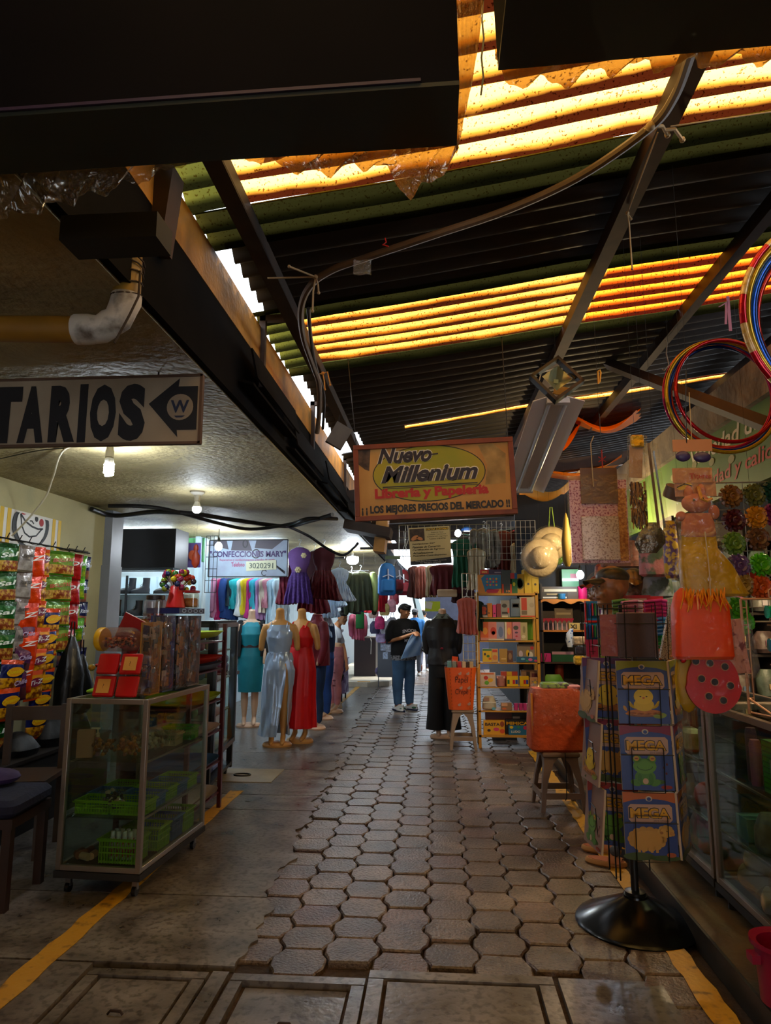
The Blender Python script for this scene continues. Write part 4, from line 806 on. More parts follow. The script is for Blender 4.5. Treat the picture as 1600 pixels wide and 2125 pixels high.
def cabinet():
    t=thing('glass_cabinet','tall black framed glass cabinet with a long handle','cabinet',(-2.20,6.22,0),.10); w,d,H=.50,.98,1.46; fr=.05
    g=B(mat('#120f10',.35)); 
    for x in (-1,1):
        for y in (-1,1): g.box((x*(w-fr)/2,y*(d-fr)/2,H/2+.03),(fr,fr,H-.06))
    for z in (.30,H-.03):
        for s in (-1,1): g.box((0,s*(d-fr)/2,z),(w,fr,fr)); g.box((s*(w-fr)/2,0,z),(fr,d,fr))
    g.box((-w/2+.01,0,H/2),(.01,d,H-.1)); g.box((0,0,H-.01),(w,d,.02)); g.box((0,0,.10),(w,d,.03)); g.build('frame',t)
    for z in (.32,.62,.92,1.18): B(mat('#a8a49c',.4)).box((0,0,z),(w-.08,d-.08,.012)).build('shelf',t)
    g=B(mat('#5c5e64',.3,.8)); x=w/2+.01
    for y in (-d/2+.04,d/2-.04): g.box((x,y,.87),(.025,.04,1.14))
    for z in (.32,1.42): g.box((x,0,z),(.025,d-.04,.04))
    dr=g.build('door',t); B(M_glass).box((x,0,.87),(.005,d-.1,1.06)).build('pane',dr); B(M_blk).tube([(x+.012,-.40,.76),(x+.05,-.40,.78),(x+.05,-.40,1.10),(x+.012,-.40,1.12)],.012,8).build('handle',dr)
    B(M_glass).box((0,-d/2+.01,.87),(w-.1,.005,1.06)).build('side_pane',t)
    for y in (-.42,.42): caster(t,.2,y,.09,.03); caster(t,-.2,y,.09,.03)
    # soft toys and shoes inside
    cols=[('#2a9a7a','green'),('#b06a8a','pink'),('#c8b49a','cream'),('#7a3a6a','plum'),('#d8c0b0','beige'),('#4a6a9a','blue'),('#9a8a6a','khaki'),('#a83a5a','rose')]
    k=0
    for zi,z in enumerate((.63,.93,1.19)):
        for y in (-.36,-.14,.08,.30):
            c,n=cols[k%8]; s=.05 if zi<2 else .04; tt=thing('soft_toy','%s soft toy on the %s shelf of the black cabinet, %s from the near end'%(n,('lower','middle','top')[zi],ORD[int((y+.36)/.22+.5)]),'soft toy',(-2.14-.1*y,6.22+y,z),rnd(1,2)); B(mat(c,.9)).ell((0,0,s),(s,s*.8,s)).build('toy_body',tt); B(mat(c,.9)).ell((0,-.01,s*2.3),s*.65).ell((-s*.5,0,s*2.8),s*.25,8,6).ell((s*.5,0,s*2.8),s*.25,8,6).build('toy_head',tt); k+=1
    for i in range(4):
        o=B(mat(['#4a5a9a','#2a3a6a','#6a7ab0','#1c2440'][i],.5)).rbox((0,0,.022),(.34,.20,.044),.02).build('folded_packet'); tag(o,'folded blue packet at the bottom of the black cabinet, %s from the near end'%ORD[i],'packet','folded packets in the black cabinet',loc=(-2.16-.02*i,5.88+i*.22,.116),rz=.1)
cabinet()
# --- shoe shop in the recess
c=B(mat('#141316',.6,var=.2)); p=PY(222,1098,7.4);q=PY(362,1178,7.4); c.box(((p.x+q.x)/2,7.6,(p.z+q.z)/2),(q.x-p.x,.4,p.z-q.z)); c.use(mat('#2a2c30',.5))
for i in range(3): c.box(((p.x+q.x)/2,7.38,q.z-.01-i*.014),(q.x-p.x,.03,.010))
tag(c.build('roller_shutter'),'black rolled up shutter housing above the shoe display','roller shutter')
sh=thing('shoe_shelving','pale glass shelving lined with boots behind a dark post','shelving',(-3.75,8.3,0)); 
m=mat('#b8cdd6',.4)
for z in (.95,1.22,1.50,1.77): B(m).box((0,0,z),(1.3,.3,.012)).build('shelf',sh)
B(mat('#c8dce4',.6)).box((0,.16,1.35),(1.34,.01,1.3)).build('back_panel',sh); B(mat('#15181c',.4)).box((-.08,-.15,1.35),(.025,.02,1.3)).build('post',sh); B(m).box((.2,.1,1.35),(.02,.02,1.3)).build('post',sh)
B(mat('#3a3c40',.5)).box((0,-.02,.45),(1.3,.34,.9)).build('counter',sh)
def boot(col,lab,x,z,H=.17,L=.25,rz=.3):
    t=thing('boot',lab,'shoe',(-3.75+x,8.22,z),rz,'boots and shoes on the pale shelving'); g=B(mat(col,.45,var=.2)); 
    g.loft([(0,0,.012,L*.46,.042),(.0,0,.03,L*.48,.046),(.015,0,.055,L*.42,.042),(.055*1,0,.08,L*.24,.038),(.07,0,.10,L*.18,.036)]+([(.075,0,H*.8,L*.17,.036),(.075,0,H,L*.18,.038)] if H>.11 else []),18); g.build('upper',t); B(mat('#0c0b0a',.6)).loft([(0,0,0,L*.48,.045),(0,0,.014,L*.49,.047)],18).build('sole',t)
    if H>.12: B(mat('#6a5a40',.6)).tube([(-.0,-.036,.07),(.02,-.04,.09),(.01,-.04,.10),(.03,-.04,.12)],.003,5).build('laces',t)
BT=[(-.52,1.78,'#2a6a3a','tall green wellington on the top shelf, far left',.2),(-.33,1.776,'#22262e','dark boot with grey toe on the top shelf',.2),(-.12,1.776,'#1c2026','black boot left of the post on the top shelf',.2),(.06,1.776,'#25282e','black boot right of the post on the top shelf',.2),(.36,1.776,'#15171a','low black shoe at the right of the top shelf',.10),(-.52,1.506,'#2c5a34','green rubber boot at the left of the second shelf',.2),(-.30,1.506,'#4a3a28','brown laced boot on the second shelf',.2),(-.02,1.506,'#14161a','black laced boot beside the post on the second shelf',.19),(.24,1.506,'#2a2622','dark brown ankle boot on the second shelf, right',.21),(-.50,1.226,'#3a3230','brown shoe at the left of the third shelf',.10),(-.28,1.226,'#1a1c20','black shoe standing on its heel on the third shelf',.16),(.1,1.226,'#22252a','black shoe at the right of the third shelf',.10)]
for x,z,c,lab,H in BT: boot(c,lab,x,z,H,rz=rnd(.1,.7))
t=thing('counter_scale','small white scale with a lit cyan display on the shoe counter','scale',(-3.98,8.05,.9)); B(mat('#9aa4a0',.4)).rbox((0,0,.05),(.22,.16,.1),.02).build('scale_body',t); B(emis('#7fe8e0',1.6)).box((0,-.083,.06),(.13,.004,.03)).build('screen',t)
# ================================================================ MANNEQUINS AND PEOPLE
def drape(g,secs,nu=40,nv=30,fold=None,ar=None,thick=0):
    S=secs
    def fn(u,v):
        t=v*(len(S)-1); i=min(int(t),len(S)-2); f=t-i; f=f*f*(3-2*f); c=[lerp(S[i][k],S[i+1][k],f) for k in range(5)]
        a0,a1=ar(v) if ar else (0,2*PI); a=lerp(a0,a1,u); k=fold(a,v) if fold else 0
        return (c[0]+math.cos(a)*(c[3]+k),c[1]+math.sin(a)*(c[4]+k),c[2])
    return g.grid(fn,nu,nv)
def stand_base(t,m,col=None,r=(.17,.12)):
    return B(m).loft([(0,0,0,r[0],r[1]),(0,0,.02,r[0]*1.02,r[1]*1.02),(0,0,.045,r[0]*.9,r[1]*.88),(0,0,.055,r[0]*.6,r[1]*.5)],26).build('base',t)
def fem_legs(g,z0=.05,spread=.07,s=1.0,foot=True,hip=.86):
    for sx in (-1,1):
        x=sx*spread; g.limb([(sx*.075,0,hip*s),(sx*.078,-.005,.66*s),(x,0,.50*s),(x,.012,.40*s),(x,.015,.30*s),(x*.95,.005,.12*s+z0*.5)],[.088*s,.075*s,.052*s,.052*s,.05*s,.032*s],14)
        if foot: g.limb([(x*.95,.01,.10+z0*.3),(x*.95,-.05,.05+z0*.3),(x*.95,-.11,.03+z0*.3)],[.034,.032,.026],12)
def mann(label,px,py,rz,m=M_mann,arms=None,s=1.0,name='mannequin',zb=0.0,loc=None,group='dressed mannequins'):
    q=loc or PZ(px,py,0); t=thing(name,label,'mannequin',(q[0],q[1],0),rz,group); g=B(m); fem_torso(g,s); fem_legs(g,s=s)
    if arms:
        for sx in (-1,1): g.limb([(sx*.165*s,0,1.37*s),(sx*.20*s,.0,1.26*s),(sx*.215*s,.01,1.12*s)]+([(sx*.20*s,-.05,.98*s),(sx*.19*s,-.09,.86*s)] if arms>1 else []),[.046,.042,.036]+([.03,.022] if arms>1 else []),12)
    o=g.build('body',t); remesh(o,.011,4); stand_base(t,m); return t
# silver satin dress
T=mann('headless mannequin in a silver blue satin gown slit up one leg',575,1548,.12,arms=1)
M_sat=mat('#a8c0e0',.26,.25,var=.05,sheen=.3); g=B(M_sat)
def fo(a,v): return .007*math.sin(4*a+9*v)+.006*math.sin(6*a-12*v+1.5)+.005*math.sin(9*a+7*v)+.004*math.sin(15*a-5*v)
drape(g,[(0,-.01,1.40,.128,.085),(0,-.015,1.33,.150,.118),(0,-.02,1.25,.157,.122),(0,-.01,1.16,.143,.105),(0,0,1.08,.126,.092),(0,0,1.05,.130,.095)],48,20,lambda a,v:.004*math.sin(22*v-5*math.cos(a+.6))*(1 if v<.6 else .4)+.003*math.sin(8*a+6*v)).build('bodice',T)
g=B(M_sat)
def ar(v): w=max(0,(v-.30)/.70)*.95+ (.05 if v>.25 else 0); c=-PI/2+.62; return (c+w*.62,c-w*.38+2*PI)
drape(g,[(0,0,1.07,.130,.096),(0,0,.98,.156,.115),(0,0,.88,.182,.132),(-.005,0,.70,.180,.13),(-.02,0,.45,.168,.13),(-.035,.0,.25,.165,.14),(-.045,.01,.12,.175,.15)],64,48,fo,ar).build('skirt',T)
g=B(M_sat); 
for sx in (-1,1): g.tube([(sx*.09,-.09,1.36),(sx*.095,-.07,1.41),(sx*.09,-.01,1.437),(sx*.09,.05,1.41)],.005,6)
g.build('straps',T)
# red gown
T=mann('headless mannequin in a long scarlet V neck gown',622,1540,-.25,arms=1)
M_red=mat('#d8040c',.5,var=.06,scale=5); g=B(M_red)
drape(g,[(0,-.01,1.40,.10,.06),(0,-.015,1.36,.135,.10),(0,-.02,1.25,.160,.125),(0,-.01,1.16,.15,.11),(0,0,1.12,.135,.10)],44,16,lambda a,v:.004*math.sin(9*a),lambda v:(-PI/2+.55*max(0,1-v*1.8),-PI/2-.55*max(0,1-v*1.8)+2*PI)).build('bodice',T)
g=B(M_red); drape(g,[(0,0,1.13,.136,.10),(0,0,1.0,.162,.125),(0,0,.85,.188,.145),(0,0,.5,.185,.17),(0,0,.18,.20,.19)],70,40,lambda a,v:.016*v*math.sin(8*a)+.006*v*math.sin(17*a+1)).build('skirt',T)
g=B(M_red)
for sx in (-1,1): g.tube([(sx*.08,-.085,1.36),(sx*.10,-.05,1.42),(sx*.10,.0,1.44),(sx*.09,.06,1.40)],.010,6,flat=.4)
g.build('straps',T)
# teal dress (further back)
T=mann('headless mannequin in a knee length teal dress and black cardigan',516,1508,.2,m=M_mannp,arms=2)
g=B(mat('#0d7f8e',.6,var=.08,scale=8)); drape(g,[(0,0,1.42,.12,.06),(0,-.01,1.36,.15,.09),(0,-.02,1.25,.162,.12),(0,0,1.08,.128,.095),(0,0,.95,.175,.12),(0,0,.80,.182,.13),(0,0,.55,.165,.125),(0,0,.47,.162,.12)],44,36,lambda a,v:.003*math.sin(6*a+5*v)).build('dress',T)
B(mat('#3a1f1c',.5)).loft([(0,0,1.07,.134,.10),(0,0,1.11,.134,.10)],28,caps=False).build('belt',T)
g=B(mat('#0e0e10',.8)); 
for sx in (-1,1): g.limb([(sx*.15,.02,1.40),(sx*.19,.01,1.26),(sx*.215,.0,1.08),(sx*.21,-.05,.92)],[.055,.052,.045,.04],12)
drape(g,[(0,.02,1.45,.10,.06),(0,.01,1.38,.185,.10),(0,0,1.2,.185,.13),(0,0,.95,.20,.14)],30,14,None,lambda v:(-PI/2+.75,-PI/2-.75+2*PI)); g.build('cardigan',T)
# burgundy shirt and jeans
T=mann('mannequin in a loose burgundy shirt and blue jeans behind the red gown',655,1512,-.9,m=M_mannp,arms=2)
M_burg=mat('#6e0a1e',.7,var=.12,scale=6); g=B(M_burg); drape(g,[(0,0,1.50,.07,.06),(0,0,1.44,.12,.08),(0,0,1.37,.20,.12),(0,-.01,1.2,.205,.155),(0,0,1.0,.20,.16),(0,0,.84,.205,.165)],44,26,lambda a,v:.008*math.sin(6*a+2*v)+.004*math.sin(13*a)).build('shirt_body',T)
for sx in (-1,1): B(M_burg).limb([(sx*.18,0,1.38),(sx*.225,0,1.22),(sx*.235,-.02,1.05),(sx*.22,-.06,.90)],[.065,.062,.056,.045],12).build('sleeve',T)
B(M_burg).lathe([(.062,1.47),(.075,1.46),(.068,1.52),(.056,1.53)],n=18).build('collar',T)
def jeans(T,col,z1=.12,s=1.0,sp=.075,nm='jeans',w=0):
    g=B(mat(col,.8,var=.18,scale=7,bump=.1,bscale=60)); g.loft([(0,0,.80,.15+w,.11+w),(0,0,.88,.178+w,.13+w),(0,0,.98,.16+w,.12+w),(0,0,1.02,.15,.11)],24)
    for sx in (-1,1): g.limb([(sx*.082,0,.84),(sx*.084,-.005,.64),(sx*sp,-.01,.48),(sx*sp,.01,.32),(sx*sp,.0,z1)],[.098+w,.085+w,.068+w,.062+w,.05+w],14)
    o=g.build(nm,T); remesh(o,.012,2); return o
jeans(T,'#1c3c66')
T=mann('mannequin in blue floral jeans with a white base behind the burgundy shirt',672,1492,-.8,m=M_mannp,s=.97); jeans(T,'#24488a'); 
B(mat('#1a2a4a',.8)).loft([(0,0,.98,.17,.13),(0,0,1.2,.19,.14),(0,0,1.38,.19,.11),(0,0,1.44,.10,.08)],24).build('top',T)
# pink trousers: lower body form
T=thing('trouser_form','half mannequin wearing ripped pink trousers','mannequin',tuple(PZ(694,1478,0)),-.8); m=M_mannp
g=B(m); g.loft([(0,0,.80,.13,.09),(0,0,.92,.15,.10),(0,0,1.06,.12,.09),(0,0,1.08,.10,.07)],20); fem_legs(g); o=g.build('body',T); remesh(o,.012,3); stand_base(T,m); jeans(T,'#d88a90',.16,nm='trousers')
g=B(mat('#8a4a50',.8)); 
for z in (.62,.5,.42): g.ell((.085,-.075,z),(.04,.014,.014),10,6); g.ell((-.085,-.075,z-.03),(.04,.014,.014),10,6)
g.build('rips',T)['kind']='stuff'
# black jacket mannequin on the right
T=mann('mannequin in a brown black gathered jacket and wide black trousers by the crepe paper bin',921,1530,.05,m=M_mannp)
g=B(mat('#19130f',.55,var=.25,scale=9,bump=.3,bscale=14)); drape(g,[(0,0,1.50,.09,.07),(0,0,1.45,.15,.09),(0,0,1.36,.215,.13),(0,0,1.2,.20,.15),(0,0,1.10,.175,.14),(0,0,.98,.20,.155),(0,0,.90,.21,.16)],60,30,lambda a,v:.010*math.sin(7*a+3*math.sin(3*v))*(1-abs(v-.55))+.008*math.sin(a*11)*max(0,v-.5)).build('jacket',T)
B(mat('#a01f30',.6)).ell((-.02,-.155,1.10),(.02,.012,.014),10,6).build('bow',T)
for sx in (-1,1): B(mat('#19130f',.6,var=.2)).limb([(sx*.17,0,1.40),(sx*.215,.02,1.24),(sx*.20,.03,1.06)],[.06,.055,.045],12).build('sleeve',T)
g=B(mat('#0b0a0b',.8,var=.1)); g.loft([(0,0,.74,.17,.12),(0,0,.88,.19,.135),(0,0,.98,.165,.12),(0,0,1.0,.15,.11)],24)
for sx in (-1,1): g.tube([(sx*.085,0,.90),(sx*.09,0,.6),(sx*.10,0,.3),(sx*.11,0,.10)],[.095,.10,.105,.115],18)
g.build('trousers',T)
B(mat('#b01c38',.7)).ell((-.19,.02,1.3),(.03,.05,.06),10,8).build('red_lining',T)
B(mat('#5c6a60',.6)).loft([(0,0,1.47,.12,.09),(0,0,1.53,.07,.05),(0,0,1.56,.02,.02)],18).build('hanger_cap',T)
# ---------------------------------------------------------------- people
def person_std(label,loc,rz): return thing('person',label,'person',loc,rz)
# man in the black T-shirt
q=PZ(838,1473,0); T=person_std('standing man in black T-shirt and blue jeans opening a thin plastic bag',(q.x,q.y,0),.62); T.scale=(1.12,1.12,1)
g=B(M_skin); male_torso(g,.985)
for sx in (-1,1): g.limb([(sx*.09,0,.84),(sx*.095,0,.62),(sx*.10,-.01,.46),(sx*.10,.01,.30),(sx*.10,.01,.10)],[.092,.078,.058,.054,.036],14); g.limb([(sx*.10,.02,.07),(sx*.105,-.06,.05),(sx*.11,-.12,.04)],[.04,.038,.03],12)
g.limb([(.185,.0,1.37),(.215,.02,1.24),(.215,.0,1.10),(.12,-.16,1.13),(.035,-.26,1.20)],[.052,.046,.038,.032,.024],12); g.limb([(-.185,.0,1.37),(-.225,.02,1.24),(-.235,.01,1.10),(-.15,-.15,1.15),(-.03,-.27,1.22)],[.052,.046,.038,.032,.024],12)
hand(g,(-.03,-.27,1.22),(.6,-.6,.1),(0,.3,1),.95,.7); hand(g,(.035,-.26,1.20),(-.4,-.7,.3),(0,.5,1),.95,.7)
head(g,(0,-.03,1.585),.98,.35,.2); o=g.build('body',T); remesh(o,.008,2)
face_marks(T,(0,-.03,1.585),.98,.35,.2)
g=B(mat('#0a0808',.6,bump=.6,bscale=60)); g.ell((0,.0,.055),(.080,.092,.070),18,10,(.1,0,0)); g.ell((0,.05,.02),(.076,.055,.075),14,8); g.ell((0,-.055,.085),(.062,.04,.03),12,8)
R=Euler((.2,0,.35)).to_matrix()
for i in range(len(g.V)): g.V[i]=tuple(Vector((0,-.03,1.585))+R@(Vector(g.V[i])))
g.build('hair',T)
M_tee=mat('#0c0c0d',.85,var=.1); g=B(M_tee); g.loft([(0,0,.86,.205,.145),(0,0,.95,.20,.145),(0,0,1.1,.19,.14),(0,-.005,1.22,.205,.142),(0,0,1.33,.215,.135),(0,0,1.395,.205,.11),(0,0,1.44,.13,.085),(0,0,1.465,.078,.07)],30,fold=lambda i,a:1+.012*math.sin(5*a+i))
for sx in (-1,1): g.limb([(sx*.18,0,1.38),(sx*.225,.02,1.26),(sx*.235,.01,1.14)],[.07,.07,.066],14)
o=g.build('t_shirt',T); remesh(o,.010,2)
g=B(mat('#8f9092',.8,col2='#1c1c1e',scale=30,thresh=(.42,.5))); g.loft([(0,0,.795,.207,.147),(0,0,.83,.209,.149),(0,0,.875,.208,.148)],30,caps=False,fold=lambda i,a:1+.012*math.sin(5*a)).build('printed_hem',T)
g=B(mat('#c8c8c8',.7))
for txt,z,hh,w in (('SNOOP',1.245,.055,.24),('IS',1.165,.045,.06),('MY FR',1.09,.045,.17)): g.text(txt,(0,-.158,z),X3,Z3,hh,w,0,.03,center=True,arc=.02 if z>1.2 else 0)
g.build('lettering',T)
jn=jeans(T,'#4a7096',.12,sp=.10,w=.012)
for sx in (-1,1):
    g=B(mat('#d8d4cc',.5)); shoe(g,(sx*.105,-.03,0),PI+sx*.1,.30,.11,.10); up=g.build('shoe',T); 
    B(mat('#22305a',.5)).loft([(sx*.105,-.03,0,.054,.152),(sx*.105,-.03,.022,.058,.158)],20).build('sole',up); B(mat('#c8602a',.6)).ell((sx*.105,-.055,.085),(.032,.07,.018),10,6).build('tongue',up); B(mat('#1e5a3a',.6)).ell((sx*.105,-.13,.045),(.05,.04,.018),10,6).build('toe_panel',up)
# the bag he holds
t=thing('plastic_bag','thin pale blue plastic bag held open by the man in black','bag',(q.x,q.y,0),.62); t.scale=(1.12,1.12,1)
g=B(glass('#c8dcf0',.10,.2,haze=.55,hazecol='#a8c4e0',name='blue_plastic',bump=.5,bscale=8)); 
def bf(u,v):
    w=lerp(.13,.34,v**.8); x=lerp(-.02,-.13+.0,v)+(u-.5)*w; return (x+.05,-.31+.015*math.sin(u*9+v*5),lerp(1.22,.86,v)+.05*(u-.5)*v)
g.slab(bf,14,16,.012).build('bag_film',t)
# man bending forward on the left, hands on knees
q2=PZ(700,1468,0); T=person_std('young man in white T-shirt and black trousers leaning forward, hands towards his knees',(q2.x,q2.y,0),0)
g=B(M_skin); 
sp=[(-.30,.02,.80,.15),(-.24,.02,.92,.145),(-.16,.0,1.08,.15),(-.08,-.01,1.22,.155),(-.03,-.02,1.31,.11),(0,-.03,1.36,.055),(.04,-.04,1.41,.052)]
g.tube([(x,y,z) for x,y,z,r_ in sp],[r_ for *_,r_ in sp],18)
for sy,kx,ky in ((-1,.06,-.12),(1,.0,.16)):
    g.limb([(-.30,sy*.09,.80),(-.10,sy*.12,.66),(kx,ky,.52),(kx-.10,ky,.30),(kx-.16,ky,.10)],[.10,.085,.062,.055,.036],14)
    g.limb([(kx-.16,ky,.07),(kx-.08,ky-.02,.05),(kx,ky-.03,.035)],[.04,.036,.028],10)
g.limb([(-.06,-.15,1.24),(-.03,-.20,1.10),(-.02,-.22,.96),(.05,-.20,.80),(.08,-.18,.70)],[.05,.045,.038,.03,.023],12); g.limb([(-.02,.12,1.22),(.04,.16,1.06),(.08,.16,.94),(.12,.12,.80),(.13,.10,.70)],[.05,.045,.038,.03,.023],12)
hand(g,(.08,-.18,.70),(.25,0,-1),(1,0,.2),.95,.5); hand(g,(.13,.10,.70),(.2,0,-1),(1,0,.2),.95,.5)
HC=(.085,-.075,1.475); head(g,HC,1.0,.75,.15); o=g.build('body',T); remesh(o,.009,2); face_marks(T,HC,1.0,.75,.15)
g=B(mat('#0b0908',.6,bump=.5,bscale=60)); g.ell((0,.005,.065),(.080,.092,.060),16,10); g.ell((0,.05,.03),(.075,.055,.065),14,8); R=Euler((.15,0,.75)).to_matrix()
for i in range(len(g.V)): g.V[i]=tuple(Vector(HC)+R@Vector(g.V[i]))
g.build('hair',T)
g=B(mat('#c4ccd4',.8,var=.05)); sp2=[(-.33,.02,.86,.17),(-.25,.02,.95,.168),(-.17,.0,1.08,.172),(-.09,-.01,1.22,.178),(-.04,-.02,1.31,.13),(-.01,-.03,1.35,.075)]; g.tube([s_[:3] for s_ in sp2],[s_[3] for s_ in sp2],20)
g.limb([(-.07,-.14,1.25),(-.04,-.20,1.12),(-.03,-.215,1.06)],[.068,.062,.060],12); g.limb([(-.03,.11,1.23),(.02,.15,1.12),(.04,.16,1.07)],[.066,.06,.058],12); o=g.build('t_shirt',T); remesh(o,.011,2)
g=B(mat('#0d0d10',.8)); 
g.ell((-.29,.02,.82),(.15,.17,.13),16,10)
for sy,kx,ky in ((-1,.06,-.12),(1,.0,.16)): g.limb([(-.28,sy*.09,.80),(-.10,sy*.12,.67),(kx,ky,.52),(kx-.10,ky,.30),(kx-.155,ky,.13)],[.115,.095,.072,.062,.046],14)
o=g.build('trousers',T); remesh(o,.011,2)
for sy,kx,ky in ((-1,.06,-.12),(1,.0,.16)): g=B(mat('#b8ae98',.6)); shoe(g,(kx-.09,ky-.02,0),-PI/2-.15,.28,.10,.09); g.build('shoe',T)
# man in blue walking away, helmet in hand, and a companion in white
q3=PZ(862,1402,0); T=person_std('man in blue T-shirt and grey cap walking away with a helmet',(q3.x,q3.y,0),PI)
def walker(T,shirt,pants,hair,cap=None,arm=1):
    g=B(M_skin); male_torso(g,.98)
    for sx,ph in ((-1,.16),(1,-.14)):
        a=(sx*.09,-ph*.3,.66);k=(sx*.09,-ph*.7,.47); f=(sx*.09,-ph*.5+(.22 if ph<0 else 0),.10 if ph>0 else .20); g.limb([(sx*.085,0,.84),a,k,tuple((Vector(k)+Vector(f))/2),f],[.09,.076,.056,.05,.035],12); g.limb([f,(f[0],f[1]-.09,f[2]-.05 if ph>0 else f[2]-.07)],[.038,.03],10)
    g.limb([(-.185,0,1.37),(-.225,.0,1.22),(-.235,-.01,1.07),(-.25,-.06,.95),(-.25,-.08,.86)],[.052,.046,.038,.031,.023],12); g.limb([(.185,0,1.37),(.22,.02,1.22),(.22,-.03,1.07),(.18,-.12,.96),(.15,-.18,.90)],[.052,.046,.038,.031,.023],12)
    hand(g,(-.25,-.08,.86),(0,-.1,-1),(0,-1,0),1,.8); hand(g,(.15,-.18,.90),(0,-.3,-1),(0,-1,0),1,.6); head(g,(0,0,1.575),.98); o=g.build('body',T); remesh(o,.012,2)
    g=B(mat(hair,.7)); g.ell((0,.015,1.62),(.078,.094,.065),14,8).ell((0,.055,1.585),(.074,.05,.06),12,8); g.build('hair',T)
    if cap: B(mat(cap,.7,var=.2,scale=20)).ell((0,.01,1.635),(.086,.10,.07),16,8).box((0,.10,1.62),(.09,.07,.01),(-.2,0,0)).build('cap',T)
    g=B(mat(shirt,.8,var=.06)); g.loft([(0,0,.86,.19,.135),(0,0,1.1,.185,.135),(0,0,1.25,.205,.14),(0,0,1.36,.21,.12),(0,0,1.43,.14,.085),(0,0,1.47,.075,.07)],26)
    for sx in (-1,1): g.limb([(sx*.18,0,1.37),(sx*.225,0,1.24),(sx*.235,0,1.15)],[.068,.066,.06],12)
    o=g.build('t_shirt',T); remesh(o,.014,2)
    g=B(mat(pants,.8,var=.15,scale=8)); g.loft([(0,0,.78,.14,.10),(0,0,.88,.175,.125),(0,0,.95,.165,.12)],20)
    for sx,ph in ((-1,.16),(1,-.14)):
        a=(sx*.09,-ph*.3,.66);k=(sx*.09,-ph*.7,.47); f=(sx*.09,-ph*.5+(.22 if ph<0 else 0),.12 if ph>0 else .22); g.limb([(sx*.085,0,.84),a,k,tuple((Vector(k)+Vector(f))/2),f],[.105,.09,.068,.062,.05],12)
    o=g.build('trousers',T); remesh(o,.014,2)
    g=B(mat('#b8b4ac',.6)); shoe(g,(-.09,-.10,0),PI,.28,.10,.09); g.build('shoe',T); g=B(mat('#6a3424',.7)); g.limb([(.09,.26,.17),(.09,.21,.10),(.09,.17,.04)],[.045,.048,.035],12); g.build('shoe',T)
walker(T,'#2c74b8','#545a66','#1a1412','#55565a')
t=thing('motorcycle_helmet','silver and black helmet carried by the man in blue','helmet',(q3.x+.26,q3.y+.09,.70)); B(mat('#aab0b8',.25,.4,col2='#101216',scale=9,thresh=(.45,.5))).ell((0,0,0),(.13,.15,.13),18,12).build('shell',t); B(mat('#0c0e12',.15)).ell((0,-.05,0),(.105,.115,.06),14,8).build('visor',t)
q4=PZ(885,1393,0); T=person_std('person in a white shirt walking just ahead of the man in blue',(q4.x-.06,q4.y,0),PI); walker(T,'#c8d4dc','#4a4c5c','#15110f')
# ================================================================ LEFT SIDE, FAR: dressmaker and clothes
def banner():
    p=PY(432,1197,8.7);q=PY(598,1120,8.7); w=q.x-p.x;h=q.z-p.z; t=thing('shop_banner','grey purple banner reading CONFECCIONES MARY','banner',(p.x,8.7,p.z))
    B(mat('#9db2c6',.6,col2='#8a94ac',scale=3)).box((w/2,0,h/2),(w,.01,h)).build('sheet',t); o=Vector((0,-.006,0))
    g=B(mat('#4a4652',.6)); g.prism([(w*.28,h*.72),(w*.55,h*.70),(w*.50,h),(w*.30,h)],o,X3,Z3,.001); g.prism([(w*.58,h*.78),(w*.80,h*.74),(w*.95,h),(w*.60,h)],o,X3,Z3,.001); g.prism([(w*.05,h*.85),(w*.25,h*.74),(w*.22,h),(w*.05,h)],o,X3,Z3,.001)
    g.use(mat('#2c2c34',.6)); 
    for i in range(9): g.line([(w*.86+i*w*.012,h*.30-i*h*.018),(w*.95,h*.12)],.006,o,X3,Z3,.0015)
    g.prism([(w*.84,h*.34),(w*.97,h*.14),(w*.97,h*.06),(w*.84,h*.28)],o,X3,Z3,.001); g.ring(w*.60,h*.62,.05,.055,.015,o,X3,Z3,.002); g.ring(w*.46,h*.9,.03,.05,.018,o,X3,Z3,.002); g.ring(w*.71,h*.10,.035,.035,.010,o,X3,Z3,.002,a0=.5,a1=5.5); g.build('sewing_picture',t)['kind']='stuff'
    g=B(mat('#35205c',.5)); g.text('"CONFECCIONES MARY"',o+Vector((w*.015,0,h*.53)),X3,Z3,h*.17,w*.965,0,.03,off=.003); g.build('title',t)
    g=B(mat('#9a3a6a',.5)); g.text('Reparamos y confeccionamos prendas de vestir',o+Vector((w*.14,0,h*.41)),X3,Z3,h*.08,w*.70,0,.01,off=.003); g.text('Telefono',o+Vector((w*.29,0,h*.27)),X3,Z3,h*.12,w*.17,0,.02,off=.003); g.build('subtitle',t)
    B(mat('#c6cbb0',.7)).box((w*.67,-.010,h*.30),(w*.38,.003,h*.26),(0,-.05,0)).use(mat('#3a4a4a',.6)).text('3020291',o+Vector((w*.52,-.008,h*.22)),X3,Z3,h*.15,w*.30,0,.0).build('paper_strip',t)
    f=B(M_blk); f.box((w/2,0,h),(w,.02,.015)); f.box((w/2,0,0),(w,.02,.012)); f.box((w,0,h/2),(.015,.02,h)); f.box((0,0,h/2),(.012,.02,h)); f.build('frame',t)
banner()
RG='clothes on the rail under the dressmaker banner'
